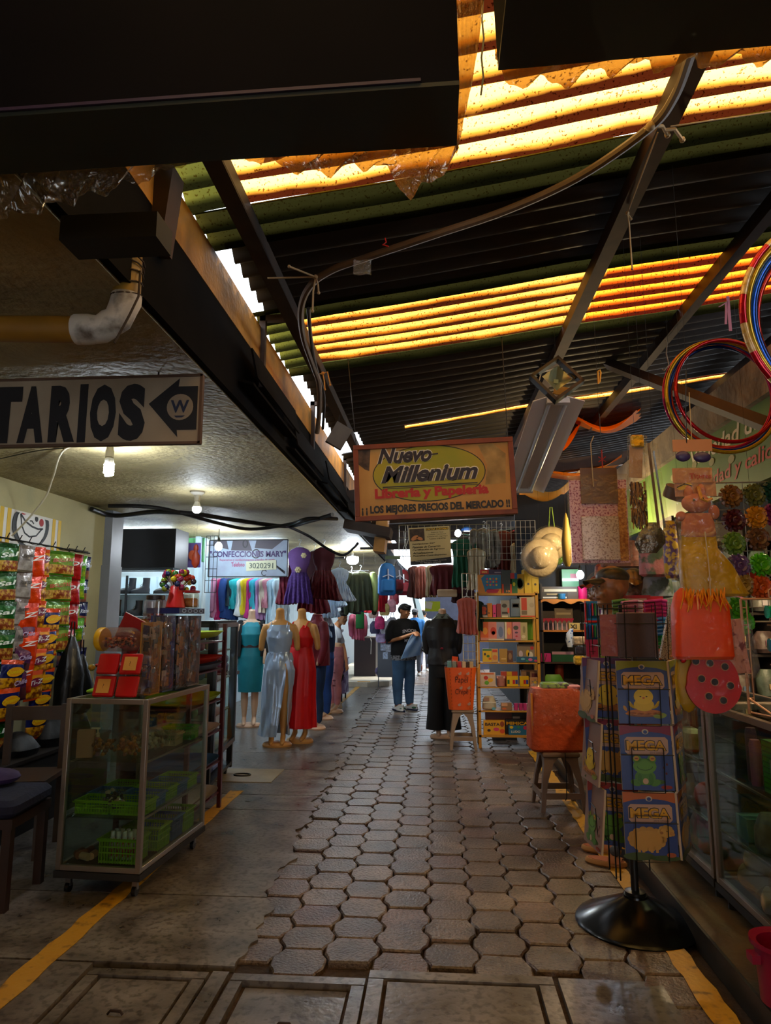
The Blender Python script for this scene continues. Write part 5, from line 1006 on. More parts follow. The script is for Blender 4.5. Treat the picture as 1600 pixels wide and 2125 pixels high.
# rail
p=PY(430,1196,9.6);q=PY(600,1196,9.6); tag(B(M_steel).cyl((p.x,9.6,p.z+.06),(q.x,9.6,p.z+.06),.012).build('clothes_rail'),'steel clothes rail behind the dressmaker banner','rail')
cl=[('#bfe0ea','pale aqua'),('#6aa0cc','light blue'),('#d48aa4','rose pink'),('#b80c58','magenta'),('#143a78','denim blue'),('#1c2a30','charcoal'),('#28b0b4','turquoise'),('#e8e8e4','white'),('#d8c010','yellow'),('#c02a7a','fuchsia'),('#34b4c4','cyan'),('#b88ab8','lilac'),('#d8c8b0','cream'),('#c8808c','dusty pink'),('#bcd8e4','icy blue'),('#cfe2ea','pearl white')]
for i,(c,n) in enumerate(cl):
    px=440+i*9.6; h=rnd(.38,.58) if i<14 else .62; a=PY(px,1196,9.6)
    dress_garment('hanging_garment','%s garment on the rail under the banner, %s from the left'%(n,ORD[i]) if i<14 else '%s dress at the right end of the rail under the banner'%n,'garment',(a.x,9.6,a.z+.02),PI/2-.6+rnd(-.25,.25),c,.34,h,1.0,sleeve=(.4 if i in(2,4) else 0),group=RG,th=.035,fold=.08,hanger=False)
# heaps of clothes on a low table behind the black cabinet
t=thing('clothes_table','low table of folded clothes behind the black cabinet','table',(-3.0,8.35,0)); B(mat('#4a3a30',.6)).box((0,0,.80),(1.0,.5,.04)).build('table_top',t); 
for x in (-.45,.45):
    for y in (-.2,.2): B(M_blk).box((x,y,.39),(.03,.03,.78)).build('leg',t)
for i,(x,c,n) in enumerate(((-.35,'#c8a878','beige'),(-.18,'#1a2446','navy'),(-.02,'#2a2e50','ink blue'),(.16,'#14161c','black'),(.33,'#3a2a4a','plum'))):
    tag(B(mat(c,.85,var=.2,bump=.4,bscale=12)).rbox((0,0,.06),(.2,.3,.12),.05).rbox((.01,0,.16),(.17,.26,.09),.04).build('folded_clothes'),'%s folded clothes on the low table behind the cabinet'%n,'clothes',loc=(-3.0+x,8.35,.82),rz=rnd(-.3,.3))
c=B(M_blk); 
for i in range(4): c.tube([(0+i*.05,0,0),(0+i*.05,0,.72)],.004,5)
for z in (0,.15,.3,.45,.6,.72): c.tube([(0,0,z),(.15,0,z)],.004,5)
p=PY(425,1205,8.4); tag(c.build('wire_grid'),'small black wire grid hanging left of the dressmaker banner','wire grid',loc=(p.x,8.4,p.z-.15))
c=B(mat('#5a4a8a',.6,var=.2)); c.box((0,0,0),(.2,.01,.3)); c.use(mat('#c05a3a',.5)).disc(0,0,.05,.06,(0,-.006,0),X3,Z3,.002); p=PY(400,1152,8.0); tag(c.build('poster'),'small blue orange poster on the shop post','poster',loc=p)
c=B(mat('#a83a18',.4,var=.2)); c.loft([(0,0,-.1,.015,.01),(0,0,-.06,.05,.02),(0,0,.02,.055,.025),(0,0,.07,.02,.012),(0,0,.09,.035,.015),(0,0,.12,.03,.012),(0,0,.14,.01,.005)],14); tag(c.build('hanging_sweet'),'brown wrapped sweet shape hanging above the red cone','hanging sweet',loc=PY(406,1158,5.0)).scale=(.6,.6,.75)
# children's dresses
def flowers(spots,col='#d8d0a8'):
    def ex(t,S):
        for (x,z,r) in spots:
            g=B(mat(col,.6)); 
            for k in range(6): a=k*PI/3; g.ell((x+r*.6*math.cos(a),-.075,z+r*.6*math.sin(a)),(r*.45,.012,r*.45),8,6)
            g.ell((x,-.085,z),r*.3,8,6); g.build('flower',t)
    return ex
p=PY(622,1128,8.5); dress_garment('girls_dress','lilac sequinned girls dress with two cream flowers',"dress",(p.x,8.5,p.z),0,'#6f4c96',.30,.72,1.25,group='hanging girls dresses',waist=.22,nf=9,fold=.08,skirt='#4f2f86',extra=flowers([(.07,-.16,.035),(-.0,-.34,.04)]))
p=PY(672,1128,8.6); dress_garment('girls_dress','dark burgundy tulle girls dress with red trim','dress',(p.x,8.6,p.z),0,'#4c0a1c',.30,.66,1.7,group='hanging girls dresses',waist=.2,nf=11,fold=.10,skirt='#5a0c18')
p=PY(650,1135,8.8); dress_garment('girls_dress','maroon girls dress half hidden between lilac and burgundy ones','dress',(p.x,8.9,p.z),0,'#3c0616',.30,.8,1.5,group='hanging girls dresses',waist=.2,nf=9,fold=.10,skirt='#6a1024')
p=PY(596,1165,8.9); dress_garment('girls_dress','small dark red dress left of the lilac one','dress',(p.x,8.9,p.z),.6,'#6e0c28',.24,.5,1.2,group='hanging girls dresses')
p=PY(705,1172,9.6); dress_garment('baby_dress','puffy white baby dress with full skirt','dress',(p.x,9.6,p.z),.3,'#cfe0ee',.28,.44,1.7,waist=.2,nf=12,fold=.07,group='white baby clothes')
for i,(px,py,w,h,n) in enumerate(((682,1236,.26,.3,'upper left of the pile'),(703,1236,.2,.15,'upper right by the olive jacket'),(672,1262,.2,.26,'lower left above the burgundy shirt'),(668,1282,.2,.26,'lowest, left of the bending man'))):
    p=PY(px,py,9.9); dress_garment('baby_dress','white and pale blue baby outfit, %s'%n,'baby outfit',(p.x,9.9+.05*i,p.z+.05),rnd(-.3,.5),['#bcd4ea','#c8dcec','#d4dce4','#a8c4e4'][i],w,h,1.4,group='white baby clothes')
p=PY(728,1182,10.5); dress_garment('jacket','black jacket with purple collar next to the white baby dress','jacket',(p.x,10.6,p.z),1.0,'#17161c',.42,.62,1.0,.5)
p=PY(748,1180,10.4); dress_garment('jacket','olive green jacket with pale lime sleeve','jacket',(p.x,10.4,p.z),.5,'#353c20',.46,.60,1.0,.58,extra=lambda t,S:B(mat('#8a9a58',.75)).limb([(.20,-.03,-.10),(.245,-.04,-.3),(.23,-.05,-.62)],[.06,.055,.042],12).build('lining',t))
p=PY(778,1196,10.8); dress_garment('sweater','bright crimson sweater right of the olive jacket','sweater',(p.x,10.8,p.z),.7,'#b00a20',.40,.52,.95,.3)
p=PY(735,1262,11.2); tag(B(mat('#14489c',.7)).rbox((0,0,0),(.42,.1,.12),.03).build('folded_cloth'),'royal blue folded cloth under the olive jacket','cloth',loc=p); p=PY(747,1283,11.2); tag(B(mat('#0c6a30',.7,var=.1)).rbox((0,0,0),(.14,.06,.34),.02).build('folded_cloth'),'green folded cloth behind the pink sleeve','cloth',loc=p)
p=PY(743,1268,11.6); dress_garment('pink_blouse','pink top hanging beside the bending man','garment',(p.x,11.6,p.z),.6,'#d06a88',.26,.42,.9,.3,hanger=False)
# rails, table with floral cloth, stacks
tag(B(M_blk).cyl((-3.3,9.9,2.36),(-1.35,9.9,2.36),.012).build('clothes_rail'),'dark rail above the white baby dresses','rail'); tag(B(M_blk).cyl((-3.2,11.0,2.24),(-1.1,11.0,2.24),.012).build('clothes_rail'),'black rail above the olive jacket','rail')
q=PZ(705,1448,0); t=thing('cloth_table','folding table with a purple and cream flowered cloth','table',(q.x-.12,12.5,0))
m=mat('#8a78a0',.8,col2='#5a3a6e',scale=7,thresh=(.45,.52)); g=B(m)
def tf(u,v):
    a=u*2*PI; k=1+.05*math.sin(9*a)*v; ca,sa=math.cos(a),math.sin(a); c4=lambda c:math.copysign(abs(c)**.4,c); return (c4(ca)*.30*k,c4(sa)*.32*k,.74-v*.60)
g.grid(tf,48,10,True); g.rbox((0,0,.735),(.6,.64,.02),.05); g.use(mat('#c8b8c8',.8)); 
for i in range(10): g.ell((rnd(-.25,.25),-.325,rnd(.35,.68)),(.05,.01,.04),8,6)
g.build('table_cover',t); 
for x in (-.24,.24):
    for y in (-.26,.26): B(M_blk).cyl((x,y,0),(x,y,.72),.014).build('leg',t)
cs=[('#c87a3a','tan'),('#c02a3a','red'),('#a8703a','brown'),('#4aa0d4','sky blue'),('#d8c890','straw'),('#7ac0e0','light blue'),('#d888a8','pink'),('#d8dce8','white')]
for i,(c,n) in enumerate(cs):
    tag(B(mat(c,.85,var=.15,scale=20,bump=.3,bscale=20)).rbox((0,0,.032),(.36,.30,.064),.03).build('folded_towel'),'%s folded towel in the stack on the flowered table, %s from bottom'%(n,ORD[i]),'towel','folded towels on the flowered table',loc=(q.x-.08+rnd(-.02,.02),12.4,.75+i*.066),rz=rnd(-.1,.1))
# counter and fan
q=PZ(757,1412,0); t=thing('shop_counter','dark brown market counter with steel corner trim','counter',(q.x,q.y,0)); w=.52
B(mat('#2c1718',.5,var=.1)).box((0,.3,.5),(w,.6,.96)).build('front_panel',t); B(mat('#b8aca0',.4,.4)).box((w/2+.03,.3,.5),(.06,.62,.98)).build('corner_trim',t); B(mat('#8a7c70',.4)).box((.02,.3,1.0),(w+.1,.66,.03)).build('worktop',t)
def fan(x,y):
    t=thing('desk_fan','white desk fan facing up on the brown counter','fan',(x,y,1.015)); 
    B(M_wht).lathe([(.10,0),(.10,.02),(.03,.035),(.035,.12),(.045,.2),(.04,.22)],n=20).build('stand',t); g=B(mat('#d8dce4',.3)); 
    for i in range(9): r=.05+.022*i; g.tube([(r*math.cos(a),r*math.sin(a),.27-.004*i*i*.3) for a in [k*PI/12 for k in range(24)]],.003,5,closed=True)
    for k in range(24): a=k*PI/12; g.tube([(0,0,.28),(.12*math.cos(a),.12*math.sin(a),.275),(.235*math.cos(a),.235*math.sin(a),.24),(.12*math.cos(a),.12*math.sin(a),.20)],.0025,4)
    g.build('grille',t); g=B(mat('#a8b4c8',.3,transl=.3)); 
    for k in range(4): a=k*PI/2; g.ell((.09*math.cos(a),.09*math.sin(a),.235),(.085,.05,.006),12,6,(0,0,a))
    g.build('blades',t); B(M_wht).tube([(.05,-.1,.02),(.12,-.25,.01),(.16,-.36,-.1),(.15,-.36,-.4)],.008,6).build('cord',t)
fan(q.x-.0,q.y+.28)
c=B(mat('#b5ac9a',.8,var=.1,bump=.2)); c.prism([(-2.6,15.0),(-1.5,14.8),(-1.05,15.1),(-.95,16.2),(-1.0,22),(-2.6,22)],(0,0,0),X3,Y3,.10); struct(c.build('kerb_far'))
tag(B(mat('#d8a010',.6)).box((0,0,.055),(.28,.012,.11)).build('yellow_marker'),'small yellow painted block on the kerb under the brown counter','painted mark',loc=(PZ(768,1412,.0).x-.0,14.92,0))
# rack of cards in plastic sleeves beside the counter
t=thing('sleeve_rack','grey rack of magazines in clear sleeves beside the man in black','rack',tuple(PZ(800,1425,0))); g=B(mat('#5a5e66',.4,.5)); g.box((0,0,.75),(.34,.05,1.1)); 
for x in (-.15,.15): g.box((x,0,.3),(.02,.02,.6))
g.build('rack_frame',t)
for i,(x,z,c) in enumerate(((-.06,1.16,'#b8d020'),(.06,1.14,'#c8d840'),(-.05,1.0,'#d04a6a'),(.06,.98,'#20242c'),(-.05,.84,'#b8c4d8'),(.06,.82,'#c8d0e0'),(0,.66,'#a8b8d0'))): B(mat(c,.5,var=.4,scale=25)).box((x,-.035,z),(.11,.01,.15)).build('magazine',t)
tag(B(mat('#5a4a78',.7,col2='#1c1a20',scale=12,thresh=(.45,.52))).ell((0,0,0),(.20,.12,.13),14,8).build('duffel_bag'),'black and lilac bag on the ground by the sleeve rack','bag',loc=PZ(795,1410,.14)+Vector((0,.2,.16)))
# backpacks
def backpack(lab,px,py,Y,c1,c2,h,w,rz):
    p=PY(px,py,Y); t=thing('backpack',lab,'backpack',(p.x,Y,p.z-h),rz,group='hanging backpacks'); B(mat(c1,.6,var=.1)).loft([(0,0,0,w*.40,.07),(0,0,.03,w*.5,.09),(0,0,h*.5,w*.5,.10),(0,0,h*.82,w*.45,.08),(0,0,h*.95,w*.3,.05),(0,0,h,w*.12,.02)],22,pw=2.6).build('main_bag',t)
    B(mat(c2,.5)).loft([(0,-.075,h*.1,w*.34,.03),(0,-.085,h*.15,w*.38,.045),(0,-.085,h*.45,w*.36,.045),(0,-.075,h*.5,w*.25,.02)],18).build('front_pocket',t); B(M_blk).tube([(-.03,0,h*.97),(0,0,h+.05),(.03,0,h*.97)],.008,6).build('grab_handle',t)
    B(mat('#d8dce4',.5)).tube([(-w*.3,-.10,h*.55),(-.0,-.12,h*.62),(w*.3,-.10,h*.55)],.008,6).build('zip',t); B(mat('#c8ccd8',.4)).tube([(0,-.09,h*.8),(0,-.11,h*.55),(0,-.10,h*.3)],.012,6).build('trim',t)
backpack('bright blue backpack hanging at the ceiling edge',803,1168,10.0,'#1c6ab0','#2a80c8',.48,.27,.25); backpack('grey and white backpack behind the blue one',822,1172,10.3,'#4a505c','#7a3040',.44,.2,.6); backpack('maroon backpack right of the grey one',836,1182,10.6,'#7a1426','#a83a4a',.40,.22,.2)
tag(B(mat('#5a6a4a',.5)).box((0,0,0),(.22,.03,.05)).build('light_box'),'small olive box fixed above the blue backpack','box',loc=PY(815,1157,9.8))
# far hanging goods on the left wall
far=[(785,1250,'#b8a898','grey beige'),(798,1262,'#c8b070','sand'),(812,1255,'#c88a98','dusky rose'),(788,1290,'#c02a6a','hot pink'),(800,1300,'#a8a8b4','silver grey'),(814,1292,'#9aa0ac','steel grey'),(778,1300,'#3a3a5a','ink blue'),(790,1318,'#b4a0c8','lavender'),(818,1240,'#a83a48','brick red'),(775,1268,'#d8b8a8','flesh pink')]
for i,(px,py,c,n) in enumerate(far):
    p=PY(px,py,13.6+.1*i); t=thing('hanging_bag','small %s bag hanging among goods behind the counter'%n,'bag',(p.x,13.6+.1*i,p.z-.15),rnd(-.3,.3)); B(mat(c,.6,var=.3,scale=14)).loft([(0,0,0,.08,.03),(0,0,.05,.105,.045),(0,0,.2,.10,.04),(0,0,.26,.05,.02)],16).build('pouch',t); B(mat(c,.6)).tube([(-.04,0,.24),(-.02,0,.36),(.02,0,.36),(.04,0,.24)],.006,5).build('strap',t)
# white tarp swags and the bright end of the alley
def swag(lab,pts,name,m,cat='tarpaulin',th=.01,sag=.15,nv=6):
    A,Bq,C2,D=[Vector(p) for p in pts]; g=B(m)
    def fn(u,v): a=A.lerp(Bq,u); b=D.lerp(C2,u); p=a.lerp(b,v); return (p.x,p.y,p.z-sag*math.sin(PI*u)+.03*math.sin(v*9+u*3))
    g.slab(fn,18,nv,th); return tag(g.build(name),lab,cat)
M_tw=mat('#d0d4d8',.7,transl=.5)
swag('grey white awning sheet sagging over the far alley',[PY(826,1165,15),PY(880,1195,13),PY(880,1215,13),PY(826,1190,15)],'awning',M_tw,sag=.1)
p0=PY(858,1240,19);p1=PY(878,1335,19)
g=B(mat('#c8d4d4',.7,transl=.4)); g.prism([(p0.x,p0.z),(p0.x+.12,p0.z+.05),(p1.x+.1,p1.z+.45),(p1.x-.05,p1.z+.35)],(0,19,0),X3,Z3,.02); g.use(mat('#1c2420',.8)); g.prism([(p0.x-.03,p0.z),(p0.x+.03,p0.z),(p1.x-.05,p1.z+.3),(p1.x-.12,p1.z+.42)],(0,18.97,0),X3,Z3,.02); tag(g.build('hanging_sheet'),'white and dark sheet hanging at the bright end of the alley','sheet')
c=B(mat('#2a2c3c',.7,var=.2)); c.box((.62,20,1.35),(1.9,.3,2.7)); c.use(mat('#0e6a3a',.6)); c.box((-.2,19.83,1.1),(.1,.02,.25)); struct(c.build('wall_end_right'))
c=B(mat('#dfe3e2',.8)); c.box((-1.2,34,1.6),(9,.3,3.2)); struct(c.build('wall_end_far'))
c=B(mat('#b8bcc0',.8)); c.box((-4.4,27,1.6),(5.2,12,3.2)); struct(c.build('wall_far_left'))

def tube_lamp(lab,c,L,rz,s,col):
    t=thing('tube_lamp',lab,'tube lamp',c,rz); B(M_wht).box((0,0,.02),(L,.05,.03)).build('housing',t); B(emis(col,s)).cyl((-L/2+.03,0,-.012),(L/2-.03,0,-.012),.013,n=10).build('tube',t)
tube_lamp('white tube lamp on the ceiling of the shoe recess behind the shutter box',(-3.75,8.0,2.50),1.1,0,85,'#dcf0ff'); tube_lamp('white tube lamp on the ceiling above the dressmaker clothes rail',(-2.7,9.3,2.50),1.1,0,75,'#cfeaff'); tube_lamp('white tube lamp deep in the clothes shops',(-2.6,13.2,2.50),1.1,PI/2,75,'#e0ecff')
# ================================================================ RIGHT SIDE AND MIDDLE
def nm():
    s=1/3.636/327.0; bl=PY(738,1083,4.3); th=-.038
    t=thing('shop_sign','framed yellow sign Nuevo Millenium Libreria y Papeleria hanging over the alley','sign',bl,0,ry=th)
    def C(cx,cy): return ((cx-210)*s,(848-.039*(cx-210)-cy)*s)
    W_,H_=1235*s,600*s
    B(mat('#cf9a4c',.6,col2='#b8803a',scale=3,bump=.15,bscale=9)).box((W_/2,0,H_/2),(W_,.012,H_)).build('sheet',t)
    f=B(mat('#7a3410',.5,var=.2,scale=8)); e=.032
    f.box((W_/2,-.004,H_-e/2),(W_,.035,e)); f.box((W_/2,-.004,e/2),(W_,.035,e)); f.box((e/2,-.004,H_/2),(e,.035,H_-e*2)); f.box((W_-e/2,-.004,H_/2),(e,.035,H_-e*2)); f.build('frame',t,bevel=.003)
    o=Vector((0,-.0065,0)); cx,cz=C(790,475); rx,rz=435*s,222*s
    g=B(mat('#15130f',.5)); g.disc(cx,cz,rx,rz,o,X3,Z3,.001,48); g.use(mat('#b39a12',.55,col2='#8f9410',scale=2)); g.disc(cx,cz,rx-.006,rz-.006,o+Vector((0,-.001,0)),X3,Z3,.001,48)
    g.build('oval',t)
    g=B(mat('#5a4432',.7,var=.5,scale=20)); 
    for a in ([(225,275),(345,270),(330,450),(300,440),(225,380)],): g.prism([C(*p) for p in reversed(a)],o,X3,Z3,.001)
    g.use(mat('#a8864a',.7,var=.3,scale=9)); g.prism([C(*p) for p in ((1215,570),(1370,560),(1385,330),(1290,250),(1180,260),(1240,420))],o+Vector((0,.0004,0)),X3,Z3,.001); g.build('faded_pictures',t)['kind']='stuff'
    def T(g,txt,x0,x1,yb,yt,shear=0,bold=0,off=.004):
        a=C(x0,yb); g.text(txt,o+Vector((a[0],0,a[1])),X3,Z3,(yb-yt)*s,(x1-x0)*s,shear,bold,off=off)
    g=B(mat('#e6dcc0',.6)); T(g,'Nuevo',392,825,405,268,.35,.07,.0035); T(g,'Millenium',414,1172,560,415,.35,.07,.0035); g.build('lettering_outline',t)
    g=B(mat('#241c22',.5)); T(g,'Nuevo',397,820,400,272,.35,.035,.006); T(g,'Millenium',419,1166,555,420,.35,.035,.006)
    for y in (583,596): a=C(430,y);b=C(1158,y-28); g.line([a,b],.0075 if y==583 else .004,o+Vector((0,-.003,0)),X3,Z3,.001)
    a=C(810,328);b=C(868,322); g.line([a,b],.008,o+Vector((0,-.004,0)),X3,Z3,.001); g.build('main_lettering',t)
    g=B(mat('#b8180c',.5)); T(g,'Libreria y Papeleria',368,1238,695,597,.0,.05,.005)
    for x,y in ((637,608),(1192,590)): a=C(x,y);b=C(x+14,y-12); g.line([a,b],.006,o+Vector((0,-.004,0)),X3,Z3,.001)
    g.build('red_lettering',t)
    g=B(mat('#100d0c',.5)); T(g,'¡ ¡ LOS MEJORES PRECIOS DEL MERCADO !!',262,1392,820-12,738-8,0,.05,.005); g.build('slogan',t)
    B(M_blk).tube([(.02,0,H_),(-.02,.02,H_+.62)],.003,5).build('hanging_wire',t); B(M_blk).tube([(W_-.03,0,H_),(W_-.02,.03,H_+.72)],.003,5).build('hanging_wire',t)
nm()
# junction box and flashing bits left of the sign
o=B(mat('#6a5c4c',.5,var=.2)).box((0,0,0),(.14,.14,.18),(.2,.5,.3)); tag(o.build('junction_box'),'grey metal box tilted against the rafter left of the shop sign','junction box',loc=PR(703,905,.28))
# big grey cable draped under the roof
cable('thick grey cable sweeping from the right rafter down to the left fascia',[PR(1434,110,.16),PR(1400,200,.15),PR(1345,268,.14),PR(1200,368,.13),PR(1050,437,.14),PR(900,488,.15),PR(760,535,.14),PR(690,560,.14),PR(645,592,.16),PR(625,640,.2),PR(630,700,.22),PR(650,760,.24),PR(662,800,.27),PR(662,860,.34),PR(658,898,.42)],.017,mat('#6e5c4a',.5,var=.15,scale=3))
cable('second dark cable beside the grey one near the left rafter',[PR(640,640,.2),PR(645,700,.22),PR(655,760,.24),PR(672,820,.27),PR(670,890,.40)],.010,mat('#2a2420',.5))
def knot(lab,pts,tails,r=.004,m=None):
    g=B(m or M_str); c=pts[0]
    for a,b in zip(pts,pts[1:]): g.tube([a,b],r,6)
    for tl in tails: g.tube(tl,r*1.1,6); g.ell(tl[-1],r*2,6,4)
    g.ell(c,r*3,8,6); return tag(g.build('string_tie'),lab,'string')
A=PR(655,575,.15); knot('pale string tying the grey cable to the left rafter',[A,PR(555,577,.15)],[[A,A+Vector((-.01,0,-.07)),A+Vector((-.012,0,-.17))],[A,A+Vector((.012,0,-.04)),A+Vector((.016,0,-.08))],[A,PR(600,553,.15)]])
A=PR(670,775,.15); knot('orange string knotted round the cable lower on the rafter',[A,PR(650,778,.15)],[[A,A+Vector((.01,0,-.05)),A+Vector((.015,0,-.11))],[A,A+Vector((.03,0,.01)),A+Vector((.05,0,-.08))]],m=mat('#b07a30',.8))
A=PR(1350,262,.15); knot('pale rope tying the grey cable to the right rafter',[A,PR(1338,270,.15)],[[A,PR(1375,262,.15),PR(1385,280,.15)],[PR(1380,270,.15),PR(1400,268,.15),PR(1416,290,.15)]],.006)
A=PR(1302,442,.15); knot('thin string hanging from the right rafter under the roof',[A,PR(1365,275,.15)],[[A,A+Vector((.005,0,-.06)),A+Vector((.006,0,-.27))],[A,A+Vector((.015,0,-.03))]],.003)
tag(B(M_str).tube([PR(1392,262,.15),PR(1600,232,.15)],.0025,5).build('string_line'),'taut string running to the right under the roof','string')
g=B(wrap('#d8c8a8',haze=.25)); 
g.slab(lambda u,v:(lerp(-.04,.04,u),.01*math.sin(u*6),-v*.07-.01*u),6,4,.003); tag(g.build('tape_scrap'),'scrap of shiny tape dangling from the grey cable','tape',loc=PR(752,537,.17))
tag(B(mat('#c81818',.6)).tube([(0,0,.02),(.005,0,0),(-.01,0,-.01),(.015,0,-.02)],.003,5).build('red_tie'),'small red tie on the grey cable','tie',loc=PR(799,503,.17))
tag(B(mat('#7a6a50',.7)).tube([(0,0,.12),(.01,0,.10),(0,0,.02),(.012,0,-.06),(-.02,0,-.10),(-.035,0,-.09)],.004,6).build('wire_hook'),'bent wire hook hanging from the third rafter','hook',loc=PY(1383,740,4.6))
tag(B(mat('#e0a020',.7)).tube([(0,0,-.05),(0,0,.04),(.015,0,.05),(.02,0,.03),(.01,0,-.04)],.006,6).build('orange_loop'),'orange string loop hanging in the dark right of the floodlight','string',loc=PY(1241,782,4.6))
# floodlight and fluorescent fixture
t=thing('floodlight','square floodlight with pyramid reflector pointing down','floodlight',PY(1155,788,4.3)); R=Euler((.9,.0,.65)); t.rotation_euler=(-.25,.12,0)
g=B(mat('#15130f',.5)); 
for a in range(4):
    an=a*PI/2+PI/4; g.box((.115*math.cos(an)*1.0,0,.115*math.sin(an)),(.02,.05,.25),(0,-an,0))
g.build('housing',t); g=B(mat('#b8a890',.25,.3)); 
s_=.088
q=[(0,-s_*1.1),(s_*1.1,0),(0,s_*1.1),(-s_*1.1,0)]; c0=(0,.03,0); vs=[(x,-.02,z) for x,z in q]+[(x*.15,.03,z*.15) for x,z in q]; g.add(vs,[(0,1,5,4),(1,2,6,5),(2,3,7,6),(3,0,4,7),(4,5,6,7)]); g.build('reflector',t)
B(mat('#d8c8a0',.3)).box((0,.022,0),(.03,.01,.03)).build('led',t); B(M_glass).prism(q,(0,-.022,0),X3,Z3,.002).build('cover_glass',t); B(M_blkm).tube([(-.12,0,.02),(-.10,.04,.14),(.02,.04,.17),(.12,0,.02)],.008,6).build('bracket',t)
def fixture():
    a=PY(1158,820,4.35); b=PY(1085,1012,5.65); d=b-a; L=d.length; t=thing('fluorescent_fixture','unlit fluorescent fixture with wide white reflector hanging at an angle','light fixture',a)
    t.rotation_euler=d.to_track_quat('Y','Z').to_euler(); m=mat('#efe8de',.45)
    g=B(m); W2=.17
    for sx in (-1,1): g.add([(sx*.03,0,0),(sx*.03,L,0),(sx*W2,L,-.05),(sx*W2,0,-.05),(sx*.03,0,.006),(sx*.03,L,.006),(sx*W2,L,-.044),(sx*W2,0,-.044)],[(0,1,2,3),(7,6,5,4),(0,3,7,4),(1,5,6,2),(2,6,7,3)])
    g.build('reflector',t); B(mat('#c0b4a4',.35)).box((0,L/2,.0),(.07,L,.05)).build('ballast_box',t)
    for sx in (-1,1): B(mat('#c8d0d8',.2)).cyl((sx*.055,.04,-.045),(sx*.055,L-.04,-.045),.013,n=12).build('tube',t)
    B(M_wht).box((0,.02,-.03),(.15,.03,.05)).box((0,L-.02,-.03),(.15,.03,.05)).build('lamp_holders',t); B(mat('#c8882a',.7)).box((.02,.0,.03),(.09,.02,.07),(0,.3,0)).build('tape_patch',t)
    B(M_cord).tube([(-.05,.02,.0),(-.12,-.02,.10),(-.10,-.03,.16),(.02,0,.22)],.005,6).build('cord',t)
fixture()
# sagging amber cloths beyond
M_sw=mat('#e08a1c',.7,var=.15,scale=3,transl=.75)
swag('amber sheet sagging under the roof behind the fluorescent fixture',[PY(1105,905,8.0),PY(1225,845,8.0),PY(1215,850,6.8),PY(1120,920,6.6)],'tarpaulin',M_sw,sag=.22)
swag('orange lit sheet drooping right of the cross beam',[PY(1195,880,7.4),PY(1350,850,7.4),PY(1320,848,6.5),PY(1190,862,6.5)],'tarpaulin',M_sw,sag=.16)
swag('yellow sheet slung low behind the shop sign corner',[PY(1078,1035,9.5),PY(1205,985,9.5),PY(1210,960,8.2),PY(1080,990,8.2)],'tarpaulin',mat('#d8b050',.7,transl=.7),sag=.25)
swag('crumpled amber sheet above the glittery pink packet',[PY(1125,985,7.6),PY(1290,960,7.6),PY(1290,940,6.9),PY(1120,975,6.9)],'tarpaulin',mat('#e0a040',.5,col2='#8a4a10',scale=6,transl=.7,bump=.6,bscale=6),sag=.12)
# wire grids and the accountants' banner
def wgrid(lab,x0,y0,x1,y1,Y,nx,ny,col='#b8b090',r=.003,name='wire_grid'):
    a=PY(x0,y1,Y);b=PY(x1,y0,Y); t=g=B(mat(col,.4,.5)); w=b.x-a.x;h=b.z-a.z
    for i in range(nx+1): g.tube([(w*i/nx,0,0),(w*i/nx,0,h)],r*(1.8 if i in(0,nx) else 1),5)
    for j in range(ny+1): g.tube([(0,0,h*j/ny),(w,0,h*j/ny)],r*(1.8 if j in(0,ny) else 1),5)
    return tag(g.build(name),lab,'wire grid',loc=(a.x,Y,a.z))
wgrid('cream wire grid beside the yellow bookcase',962,1190,988,1385,8.1,3,12,'#c8c0a0'); wgrid('large wire grid behind the accountants banner',828,1088,1015,1155,8.45,14,5,'#8a8468'); wgrid('wire grid hung in front of the dark red shirts',1012,1080,1110,1162,8.6,10,6,'#9a9488')
